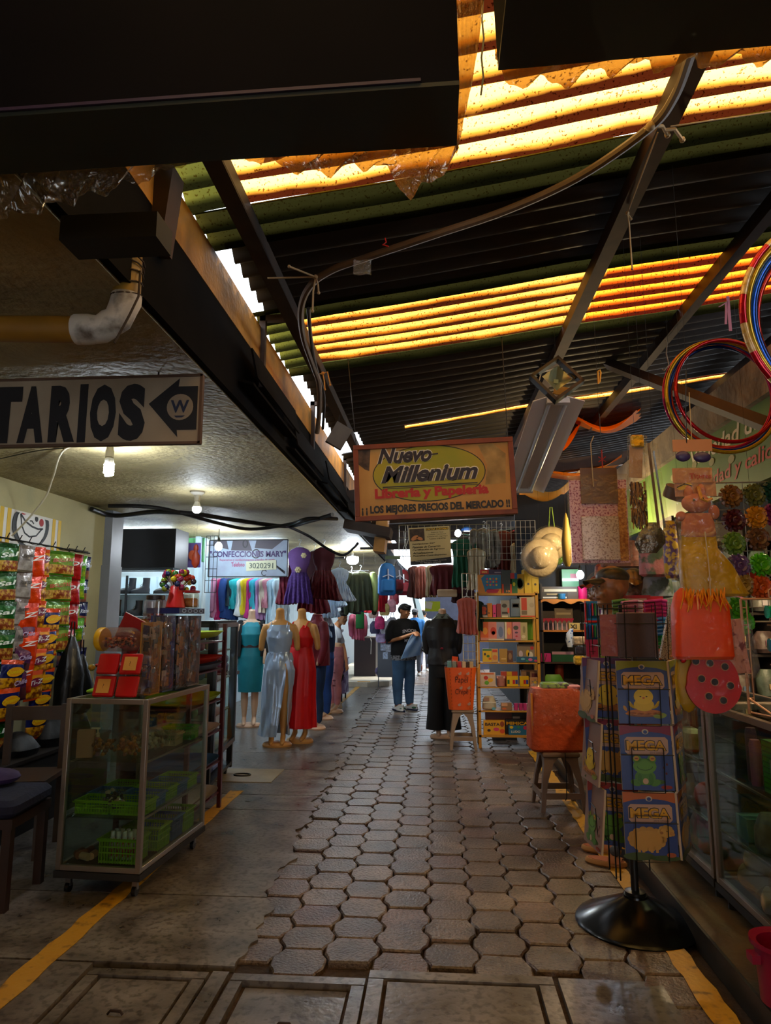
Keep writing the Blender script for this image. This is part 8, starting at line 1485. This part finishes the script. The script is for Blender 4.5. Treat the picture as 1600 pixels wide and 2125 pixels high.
# ---------------------------------------------------------------- hanging goods at the right
HY=2.75
def hz(px,py): return PY(px,py,HY)
def hang(name,lab,cat,px,py,group=None,Y=HY): return thing(name,lab,cat,PY(px,py,Y),0,group)
t=hang('puppet_packet','clear hanging packet with a Titeres card and a peach felt rabbit puppet','packet',1450,1115); k=HY/1400
B(mat('#b87a50',.5)).box((0,0,.195*1),(.16,.003,.06)).box((-.01,-.006,.15*1+.10),(.155,.003,.06)).build('header_card',t)
g=B(mat('#a82a14',.5)); g.text('Titeres',(.02,-.010,.235),X3,Z3,.022,.085,0,.02,center=True); g.build('lettering',t); g=B(mat('#c89a18',.5)); g.disc(-.045,.205,.03,.012,(0,-.008,0),X3,Z3,.002,rot=.3); g.use(mat('#2a1c14',.5)); g.line([(-.075,.20),(-.045,.215),(-.015,.205)],.004,(0,-.010,0),X3,Z3); g.build('card_drawing',t)
B(mat('#3a2a5a',.4,var=.3)).ell((-.04,-.002,.33),(.03,.012,.022)).ell((.035,-.002,.325),(.035,.012,.022)).build('purple_pieces',t); B(mat('#b87a50',.5)).box((-.0,-.0,.375),(.155,.003,.05)).build('second_card',t)
m=mat('#b8684a',.85,bump=.2); g=B(m); g.loft([(0,0,-.0,.060,.015),(0,0,.01,.068,.02),(0,0,.06,.062,.02),(0,0,.095,.05,.018)],22,pw=3); g.ell((-.062,0,.085),(.022,.015,.02)).ell((.066,0,.10),(.022,.015,.03)); g.build('puppet_body',t); g=B(m); g.ell((-.005,-.012,.135),(.058,.025,.04)); g.ell((-.03,-.008,.175),(.018,.012,.035)).ell((.02,-.008,.18),(.018,.012,.035)); g.build('puppet_head',t); g=B(M_blk); g.ell((-.022,-.037,.145),.005,8,6).ell((.012,-.037,.15),.005,8,6); g.build('eyes',t); B(mat('#d8902a',.6)).tube([(0,-.03,.20),(.006,-.036,.15),(.03,-.03,.14),(.05,-.03,.15)],.007,6).build('ribbon',t)
B(wrap(haze=.05,bscale=16)).rbox((0,-.004,.13),(.155,.075,.30),.03).build('clear_bag',t); B(M_str).tube([(0,0,.40),(.003,0,.60)],.0018,5).build('string',t)
t=hang('yellow_bag','translucent yellow bag hanging above the orange one','bag',1462,1238); B(mat('#c89c04',.4,var=.08,scale=3,transl=.35)).loft([(.045,0,-.0,.115,.03),(.04,0,.01,.125,.04),(.01,0,.12,.10,.045),(-.01,0,.19,.07,.03),(-.005,0,.245,.065,.01)],30,pw=3,fold=lambda i,a:1+.02*math.sin(5*a+i)).build('bag_body',t); B(wrap('#f0e4a0',haze=.05,bscale=14)).loft([(.04,0,-.005,.13,.04),(.01,0,.12,.11,.05),(-.005,0,.25,.075,.02),(0,0,.27,.085,.012)],26,pw=3,fold=lambda i,a:1+.03*math.sin(7*a+i)).build('clear_wrap',t); B(M_str).tube([(0,-.05,.25),(.004,-.055,.1),(.004,-.05,-.01)],.0025,5).build('string',t)
t=hang('orange_bag','bright orange gathered bag hanging above the ladybird','bag',1460,1368); B(mat('#f04a06',.5,var=.1,scale=5,transl=.3)).loft([(0,0,0,.105,.03),(0,0,.012,.112,.04),(0,0,.2,.105,.045),(0,0,.255,.09,.03),(0,0,.275,.07,.012)],40,pw=4,fold=lambda i,a:1+.012*math.sin(11*a+i)).build('bag_body',t); g=B(mat('#d88010',.4,.1)); 
for i in range(26): x=rnd(-.085,.085); g.tube([(x,-.045,.255+rnd(0,.02)),(x+rnd(-.01,.01),-.052,.235),(x+rnd(-.02,.02),-.048,.20+rnd(-.02,.02))],.003,4)
g.build('gathered_fringe',t)['kind']='stuff'; B(wrap(haze=.0,bscale=20,fac=.08)).loft([(0,0,-.004,.112,.045),(0,0,.2,.113,.055),(0,0,.27,.10,.035),(0,0,.30,.12,.02)],30,pw=4,caps=False,fold=lambda i,a:1+.03*math.sin(9*a+2*i)).build('clear_wrap',t)
t=hang('ladybird_packet','red ladybird shape with dark spots in clear wrap, lowest of the hanging goods','packet',1482,1480); g=B(mat('#b00c08',.4,var=.05)); g.prism([(.105*math.cos(a)*(1 if math.sin(a)<0 else .92),.115+.115*math.sin(a)) for a in [i*2*PI/36 for i in range(36)]],(0,-.004,0),X3,Z3,.012); g.build('ladybird_body',t)
g=B(mat('#1c0c08',.5)); R_=mat('#a8643c',.4)
for x,z in ((-.062,.195),(-.01,.188),(.045,.175),(-.045,.13),(.003,.118),(.06,.105),(-.022,.065),(.03,.05)): g.use(R_); g.disc(x,z,.0155,.0155,(0,-.018,0),X3,Z3,.002,16); g.use(mat('#1c0c08',.5)); g.disc(x,z,.0125,.0125,(0,-.020,0),X3,Z3,.002,16)
g.build('spots',t); B(mat('#b8900c',.5,transl=.3)).ell((-.09,.01,.12),(.045,.012,.12)).build('yellow_wing',t); B(mat('#c81010',.4)).ell((-.105,-.01,.20),.012,8,6).build('red_bead',t); B(wrap(haze=.0,bscale=14,fac=.05)).loft([(-.01,0,-.01,.08,.02),(0,0,.03,.12,.03),(.0,0,.12,.135,.035),(.0,0,.22,.12,.02)],28,fold=lambda i,a:1+.03*math.sin(7*a+i)).build('clear_wrap',t)
t=hang('maroon_packet','maroon printed packet in clear wrap behind the orange bag','packet',1528,1398,Y=2.95); B(mat('#6a0c14',.4,col2='#b8705a',scale=22,thresh=(.55,.6))).box((0,0,.11),(.09,.01,.22),(0,-.12,0)).build('card',t); B(wrap(haze=.12)).rbox((.02,0,.10),(.13,.03,.24),.01,(0,-.12,0)).build('clear_wrap',t)
# black string up from the packets
tag(B(M_blk).tube([PY(1425,920,2.75),PY(1423,840,2.7),PY(1424,770,2.7)],.002,5).build('string'),'thin dark string above the puppet packet','string')
# glittery pink packet and feather packets
t=thing('glitter_packet','large wrapped packet with a brown panel and glittery pink shapes','packet',PY(1248,1172,3.75)); kk=3.75/1400
B(mat('#6e4a38',.5,var=.05)).rbox((.005,-.012,118*kk+.12),(.20,.012,.20),.004).build('brown_panel',t); B(mat('#b08a80',.35,.2,col2='#e8d0c8',scale=120,thresh=(.5,.62))).rbox((.0,-.014,.145),(.20,.014,.24),.005).build('glitter_bib',t); B(mat('#a0405c',.35,.2,col2='#e8b0b8',scale=90,thresh=(.5,.6))).box((0,.004,.24),(.31,.01,.46)).build('pink_backing',t); B(mat('#a85a20',.3,.4,col2='#e8a050',scale=90)).box((.125,-.002,.22),(.045,.01,.40)).build('copper_strip',t)
B(wrap('#f8e8e8',haze=.07,bscale=26,bump=1.0,fac=.22)).rbox((0,-.005,.25),(.335,.05,.50),.02).build('clear_wrap',t); B(M_blk).tube([(.03,0,.5),(.03,0,.85)],.002,5).build('string',t); B(mat('#a81c14',.6)).tube([(.01,-.01,.57),(.05,-.01,.60)],.003,5).tube([(.05,-.01,.57),(.01,-.01,.60)],.003,5).tube([(.03,-.01,.50),(.03,-.01,.64)],.004,5).build('red_tie',t)
tag(B(M_str).tube([PY(1232,1010,3.7),PY(1228,960,3.7),PY(1226,920,3.7),PY(1232,905,3.7)],.003,5).build('string'),'beige string hanging left of the glittery packet','string')
t=thing('feather_packet','clear packet of gold and brown feathers on a beige card','packet',PY(1328,1105,3.2)); kk=3.2/1400
B(mat('#a87c58',.6)).box((0,0,.34),(.06,.006,.16),(0,.08,0)).build('card',t); g=MB(); r=random.Random(2)
for i in range(150):
    x=r.uniform(-.035,.035); z=r.uniform(.05,.24); g.use(mat(r.choice(['#8a5a1c','#5a3410','#a8741c','#3a2010']),.4,.2)); g.tube([(x,-.006,z),(x+r.uniform(-.008,.008),-.012,z-.04)],[.0055,.002],4)
g.build('feathers',t)['kind']='stuff'; B(wrap('#fff0d0',haze=.04,bscale=22,fac=.25)).rbox((0,-.004,.23),(.09,.03,.47),.01,(0,.05,0)).build('clear_wrap',t); B(mat('#c8940c',.3,.5,bump=.8,bscale=30)).rbox((.01,-.004,.435),(.06,.03,.06),.01).build('gold_top',t)
t=thing('silver_packet','narrow packet with silver and black strips right of the feathers','packet',PY(1362,1100,3.3)); B(mat('#6a4a2a',.4)).box((0,0,.22),(.012,.006,.42),(0,-.06,0)).build('dark_strip',t); B(mat('#9aa4ac',.2,.8)).box((.025,0,.2),(.008,.006,.38),(0,-.08,0)).build('silver_strip',t); B(wrap(haze=.04,fac=.25)).rbox((.01,-.004,.20),(.07,.03,.45),.01,(0,-.07,0)).build('clear_wrap',t)
t=thing('foil_packet','crumpled clear and silver foil packet below the feather packets','packet',PY(1345,1148,3.35)); B(mat('#8a8478',.2,.7,bump=1,bscale=20)).loft([(0,0,0,.04,.01),(.01,0,.05,.07,.025),(.02,0,.1,.06,.02),(.03,0,.15,.02,.01)],18,fold=lambda i,a:1+.1*math.sin(5*a+i)).build('foil_bag',t)
# hoops
def hoops(lab,c,R,cols,px,name='hula_hoop',tilt=0):
    for i,(col,n,dx,dz,dr,st) in enumerate(cols):
        t=MB(); ms=[mat(col,.18,.5,var=.1,scale=60)]; 
        if st: ms.append(mat(st,.3,.3,col2='#c8a880',scale=80))
        N=64; r=R+dr
        for s in range(N):
            if st: t.use(ms[(s//3)%2])
            else: t.use(ms[0])
            a0=2*PI*s/N;a1=2*PI*(s+1)/N; 
            t.tube([(r*math.cos(a0),0,r*math.sin(a0)),(r*math.cos(a1),0,r*math.sin(a1))],.0105,8,caps=False)
        o=t.build(name,smooth=80); tag(o,'%s %s'%(n,lab),'hula hoop','hula hoops '+lab,loc=(c.x+dx,c.y+.022*i,c.z+dz)); o.rotation_euler=(tilt+rnd(-.02,.02),rnd(0,1),.12)
cA=PY(1505,812,3.55); RA=.30
hoops('in the lower bunch tied with pink ribbon',cA,RA,[('#8a7010','gold glitter hoop','',0,0,None)][:0]+[('#a8101c','bright red hoop, frontmost',.012,.005,-.02,None),('#b09018','gold glitter hoop hanging lowest',-.004,-.018,.008,None),('#0c3c9c','royal blue hoop',.004,-.012,-.002,None),('#a00c48','magenta hoop',-.01,-.002,-.004,None),('#0c2c70','dark blue hoop',.02,-.01,-.008,None),('#c03018','orange red hoop, rearmost',.03,.008,-.012,None)],0)
cB=PY(1752,655,2.0)
hoops('in the upper bunch cut by the photo edge',cB,.30,[('#b8141c','red and gold striped hoop','',0,0,'#c8941c')][:0]+[('#b00c20','red and gold striped hoop, outermost',-.004,0,.005,'#b8903a'),('#b08c18','gold glitter hoop',.012,.0,.0,None),('#0c4cb0','bright blue hoop',.028,0,-.008,None),('#0c2c70','dark blue hoop',.04,.01,-.012,None),('#a8201c','red hoop, innermost',.055,.005,-.015,None)],0)
g=B(mat('#b86a7a',.5)); a=PY(1513,690,3.6); g.slab(lambda u,v:(lerp(-.008,.008,u),0,-v*.20),2,6,.002); g.slab(lambda u,v:(lerp(-.006,.006,u)-v*.012-.01,0,-.04-v*.12),2,6,.002); g.slab(lambda u,v:(lerp(-.005,.005,u)+(u-.5)*0-v*.05,.0,-.03-v*.03),2,3,.002); tag(g.build('pink_ribbon'),'pink ribbon tying up the lower bunch of hoops','ribbon',loc=(a.x,a.y-.02,a.z+.20))
# gift bows on a white grid
GB_Y=3.62
wgrid('white wire grid carrying the gift bows',1495,1000,1640,1290,GB_Y+.05,5,10,'#8a8a80',.0025)
def bow(col,lab,px,py,R=.062,shiny=.0,Y=GB_Y):
    g=B(mat(col,.35,shiny,transl=.2)); r=random.Random(int(px*7+py))
    for ring_,(n,el,L) in enumerate(((13,.05,1.0),(12,.4,.92),(10,.8,.78),(6,1.2,.6),(2,1.5,.5))):
        for k in range(n):
            a=2*PI*k/n+ring_*.35+r.uniform(-.1,.1); d=Vector((math.cos(a)*math.cos(el),-math.sin(el),math.sin(a)*math.cos(el))); s=Vector((-math.sin(a),0,math.cos(a))); nn=d.cross(s).normalized(); w=.008; l=R*L
            prof=[(0.12,0),(.35,.13),(.75,.17),(1.0,.07),(1.0,-.07),(.75,-.17),(.35,-.13),(.12,0)]
            vs=[];
            for t_,h_ in prof: p=d*(l*t_)+nn*(h_*l*1.1); vs+=[p-s*w,p+s*w]
            g.add(vs,[(2*i,2*i+1,2*i+3,2*i+2) for i in range(len(prof)-1)])
    p=PY(px,py,Y); return tag(g.build('gift_bow',smooth=50),lab,'gift bow','gift bows on the white grid',loc=(p.x,Y,p.z))
for px,py,c,l in ((1516,1030,'#7a4a14','bronze gift bow, top left of the grid'),(1564,1028,'#5a5a24','olive gift bow in the top row'),(1603,1022,'#0c3a2c','dark green gift bow at the top right edge'),(1522,1080,'#4a0c14','dark red gift bow in the second row'),(1569,1074,'#b8760c','amber yellow gift bow in the second row'),(1606,1068,'#6a1a4a','plum gift bow at the right edge, second row'),(1522,1128,'#5a7a24','moss green gift bow in the third row'),(1572,1118,'#6a4424','brown gift bow in the third row'),(1532,1174,'#5a3a64','dull purple gift bow in the fourth row'),(1579,1172,'#4aa010','bright lime gift bow in the fourth row'),(1540,1214,'#8a6a24','tan gift bow in the fifth row'),(1578,1219,'#b84a0c','orange gift bow in the fifth row'),(1528,1264,'#3a8a14','green gift bow behind the wire stand'),(1540,1292,'#3f9a20','leaf green gift bow, lowest')): bow(c,l,px,py)
tag(B(mat('#a80c14',.5)).box((0,0,0),(.06,.02,.06)).build('red_packet'),'small red packet between the bows','packet',loc=PY(1556,1200,GB_Y+.08))
# drums hanging under the lintel
for i,(px,py,r,c,n) in enumerate(((1402,1035,.065,'#5a4438','brown toy drum hanging left of the puppet'),(1420,1026,.06,'#a81410','red topped toy drum behind the puppet'))):
    t=thing('toy_drum',n,'drum',PY(px,py,3.5),.5,rx=.9 if i else .5); B(mat(c if not i else '#b8a060',.5)).lathe([(r,0),(r*1.02,.01),(r,.05),(r*1.02,.06)],n=24).build('drum_body',t); B(mat('#a81410' if i else '#7a5a48',.5)).lathe([(r*.95,.06),(r*.9,.064)],n=24).build('drum_head',t)
# back shelving of the shop: rows of wrapped goods
SH=thing('shop_shelving','dark shelving crowded with wrapped bags behind the counter','shelving',(2.70,5.6,KZ)); m=mat('#241c18',.7)
for z in (.35,.75,1.10,1.42,1.72,2.0): B(m).box((0,.1,z),(1.6,.36,.02)).build('shelf',SH)
for x in (-.8,-.1,.8): B(m).box((x,.1,1.1),(.02,.36,2.2)).build('side_panel',SH)
B(m).box((0,.29,1.1),(1.6,.02,2.2)).build('back_panel',SH)
cs2=['#4a5a50','#5a6a60','#3f5048','#6a6a64','#46584e','#545c60','#62504e','#3a4a54']; nn2=['grey green','sage','dark sage','ash','moss grey','slate','mauve grey','petrol']
wh=['at the left end','second from the left','third from the left','fourth from the left','fifth from the left','sixth from the left','seventh from the left','at the right end']
for j,z in enumerate((.77,1.12,1.44,1.74)):
    for i in range(8):
        x=1.97+i*.19; c=cs2[(i*3+j*5)%8]; g=B(mat(c,.4,var=.3,scale=10,bump=.4,bscale=14)); hh=.2+.06*math.sin(i*3+j); g.loft([(0,0,0,.07,.06),(0,0,.03,.09,.08),(0,0,hh*.7,.085,.07),(0,0,hh,.05,.03)],16,fold=lambda q,a:1+.05*math.sin(5*a+q)); g.use(mat(['#b86a90','#c8c0c8','#6a8ab0','#c8b080'][(i+j)%4],.5)); g.box((0,-.082,hh*.45),(.05,.006,.04)); tag(g.build('wrapped_bag'),'%s wrapped bag, %s shelf of the back shelving, %s'%(nn2[(i*3+j*5)%8],['lowest','second','third','top'][j],wh[i]),'bag','wrapped bags on the back shelving',loc=(x,5.55,KZ+z))
# hanging strips of wrapped goods at the shop mouth (between counter and shelving)
for i,(px,py,Y,c,c2,n,w,h) in enumerate(((1360,1150,4.6,'#4a6050','#a8747c','pale green wrapped socks hung in a column',.22,.30),(1362,1215,4.7,'#54685c','#8a9aa4','grey green wrapped packet under the sock column',.22,.16),(1392,1140,4.3,'#c8a830','#5a3a6a','tall packet of purple, yellow and white flowers',.09,.36),(1412,1130,4.6,'#8a7a5a','#3a3428','narrow olive packet beside the flower packet',.07,.34),(1330,1215,4.9,'#5a6a64','#c8d0d0','clear pouch with white label behind the tiger cap',.16,.12),(1385,1222,4.8,'#6a7a80','#2a5a9a','clear pouch with blue label right of the other',.18,.12),(1392,1275,4.7,'#4a5a54','#7a8a84','dull green wrapped bag right of the magenta markers',.2,.25),(1395,1330,4.6,'#3f4f48','#6a7a70','lower dull green wrapped bag beside the glitter strip',.2,.26),(1290,1150,5.0,'#8a5a50','#5a3a34','brown red garment packet behind the glittery one',.3,.2),(1255,1205,5.3,'#7a2a24','#b86a50','red packet behind the rust capped head',.16,.26))):
    p=PY(px,py,Y); g=B(mat(c,.4,col2=c2,scale=12 if i!=2 else 30,thresh=(.46,.54),bump=.4,bscale=16)); g.loft([(0,0,-h/2,w*.4,.02),(0,0,-h*.45,w*.5,.035),(0,0,0,w*.48,.04),(0,0,h*.42,w*.42,.03),(0,0,h/2,w*.3,.01)],20,pw=3,fold=lambda q,a:1+.03*math.sin(6*a+q)); tag(g.build('hanging_packet'),n,'packet',loc=p)
# merchandise along the right wall, above the counter, dim
for i in range(12):
    px=1545+12*(i%4); 
# unseen bulbs added inside the shop to light the bows and goods
bulb('light_bulb','lit bulb high inside the right shop above the counter',(2.35,4.3,2.74),'drop',150,.12,col='#ffdca8')
bulb('light_bulb','lit bulb inside the right shop near the bows',(2.1,2.4,2.74),'drop',150,.12,col='#ffd49a')

bulb('light_bulb','warm bulb hidden behind the glittery packet in front of the bookcase',PY(1252,1060,6.4),'drop',115,.05,col='#ffdba0')  # bulb added out of sight to brighten the bookcase front

def hanglines():
    dg=bpy.context.evaluated_depsgraph_get(); dg.update()
    pre=('orange_loop','junction_box','black_bar','light_box','icicle_light','wire_grid','wrapped_hat','yellow_parasol','silver_packet','feather_packet','backpack','foil_packet','hanging_garment','hanging_shirt','tank_top','glitter_packet','puppet_packet','toy_drum','hanging_packet','fluorescent_fixture','floodlight','office_banner','girls_dress','baby_dress','jacket','sweater','hanging_bag','gift_bow','pink_blouse','neon_card','pink_ribbon','wrapped_bundle','timber_piece','dome_lamp','hanging_sweet','poster')
    for o in [o for o in SC.objects if o.parent is None and o.name.split('.')[0] in pre]:
        mw=o.matrix_world; loc=Vector(o.location); objs=[o]+list(o.children); top=-9; bb=[]
        for q in objs:
            if q.type!='MESH': continue
            M_=Matrix.Translation(o.location)@o.rotation_euler.to_matrix().to_4x4()
            bb+=[M_@Vector(c) for c in q.bound_box]
        if not bb: continue
        top=max(v.z for v in bb); X=sum(v.x for v in bb)/len(bb); Y=sum(v.y for v in bb)/len(bb); loc=Vector((X,Y,0)); zt=2.56 if (X<-1.0) else roofz(X,Y)+.01
        if X>2: zt=2.74
        if o.name.startswith('hanging_packet') or o.name.startswith('gift_bow'): 
            continue
        if top+.01>=zt: continue
        inv=(Matrix.Translation(o.location)@o.rotation_euler.to_matrix().to_4x4()).inverted(); ys=loc.y+.01
        a=inv@Vector((X,ys,top-.02)); b=inv@Vector((X,ys,zt)); B(mat('#1a1612',.8)).tube([a,b],.0008,4).build('hanging_string',o)
hanglines()
# ================================================================ FOREGROUND OVERHEAD BOARDS
def board(lab,x0,x1,y0,y1,zb,zt,name='overhead_board',rx=0):
    t=thing(name,lab,'signboard',((x0+x1)/2,(y0+y1)/2,zb),0,ry=rx); B(mat('#0a0606',.9,var=.2,scale=5,spec=.1)).box((0,0,(zt-zb)/2),(x1-x0,y1-y0,zt-zb)).build('box_body',t); B(mat('#14180c',.5,var=.2)).box((0,0,-.004),(x1-x0,y1-y0,.008)).build('underside',t)
    B(mat('#3a2a38',.4)).box((0,-(y1-y0)/2-.002,.004),((x1-x0)*.9,.004,.006)).build('tape_edge',t); return t
# left: far lower edge at 310 px, near lower edge at 180 px
a=PY(948,303,1.17); b=PY(0,322,1.17)
nY=1.17*(1279-300)/(1279-168)*.99
board('dark wrapped signboard filling the top left of the view',-1.25,a.x,nY,1.17,a.z,a.z+.9,rx=-.014)
a2=PY(1032,112,1.10)
board('dark wrapped signboard at the top right of the view',a2.x,1.6,.92,1.10,a2.z,a2.z+.7,rx=-.035)
M_film=glass('#e0c89a',.10,.16,name='plastic_film',bump=1.0,bscale=9,haze=.30,hazecol='#c89a5a')
def film(lab,Y,top,bot,n=60,name='plastic_film',wr=.012,m=None):
    # hanging film between a top outline and a lower outline (photo positions at one distance)
    def interp(pl,t):
        xs=[p[0] for p in pl]; x=lerp(xs[0],xs[-1],t)
        for (xa,ya),(xb,yb) in zip(pl,pl[1:]):
            if xa<=x<=xb: return x,lerp(ya,yb,(x-xa)/(xb-xa or 1))
        return pl[-1]
    g=B(m or M_film)
    def fn(u,v):
        x,yt=interp(top,u); _,yb=interp(bot,u); p=PY(x,lerp(yt,yb,v),Y); w=wr*math.sin(u*37+v*5)*(.3+v)+wr*.6*math.sin(u*83+v*11); return (p.x,p.y+w,p.z)
    g.slab(fn,n,8,.0012); return tag(g.build(name),lab,'plastic film')
film('torn clear film hanging from the left signboard at the left edge',1.19,[(-40,318),(400,316)],[(-40,452),(45,443),(110,425),(190,404),(300,370),(350,350),(385,330),(400,322)],wr=.010,m=glass('#e8e0d0',.05,.12,name='plastic_film_clear',bump=1.0,bscale=9,haze=.10,hazecol='#8a7a60'))
film('amber lit film hanging under the middle of the left signboard',1.19,[(490,315),(952,296)],[(490,322),(560,335),(620,352),(660,358),(720,348),(780,340),(800,352),(850,408),(880,390),(915,360),(952,300)])
film('clear film folded along the right edge of the left signboard',1.185,[(944,-20),(1005,-20)],[(944,320),(952,305),(962,250),(978,180),(995,80),(1005,-10)],n=20,wr=.006)
film('clear film drooping under the right signboard',1.12,[(1028,100),(1620,66)],[(1028,128),(1045,160),(1080,172),(1130,172),(1200,165),(1230,150),(1300,138),(1440,132),(1620,120)])
tag(B(M_blk).tube([PY(1003,-10,1.5),PY(1000,40,1.5),PY(1004,80,1.5),PY(999,120,1.5),PY(1003,160,1.5),PY(998,197,1.5)],.0025,5).build('dark_string'),'dark knotted string hanging between the two signboards','string')
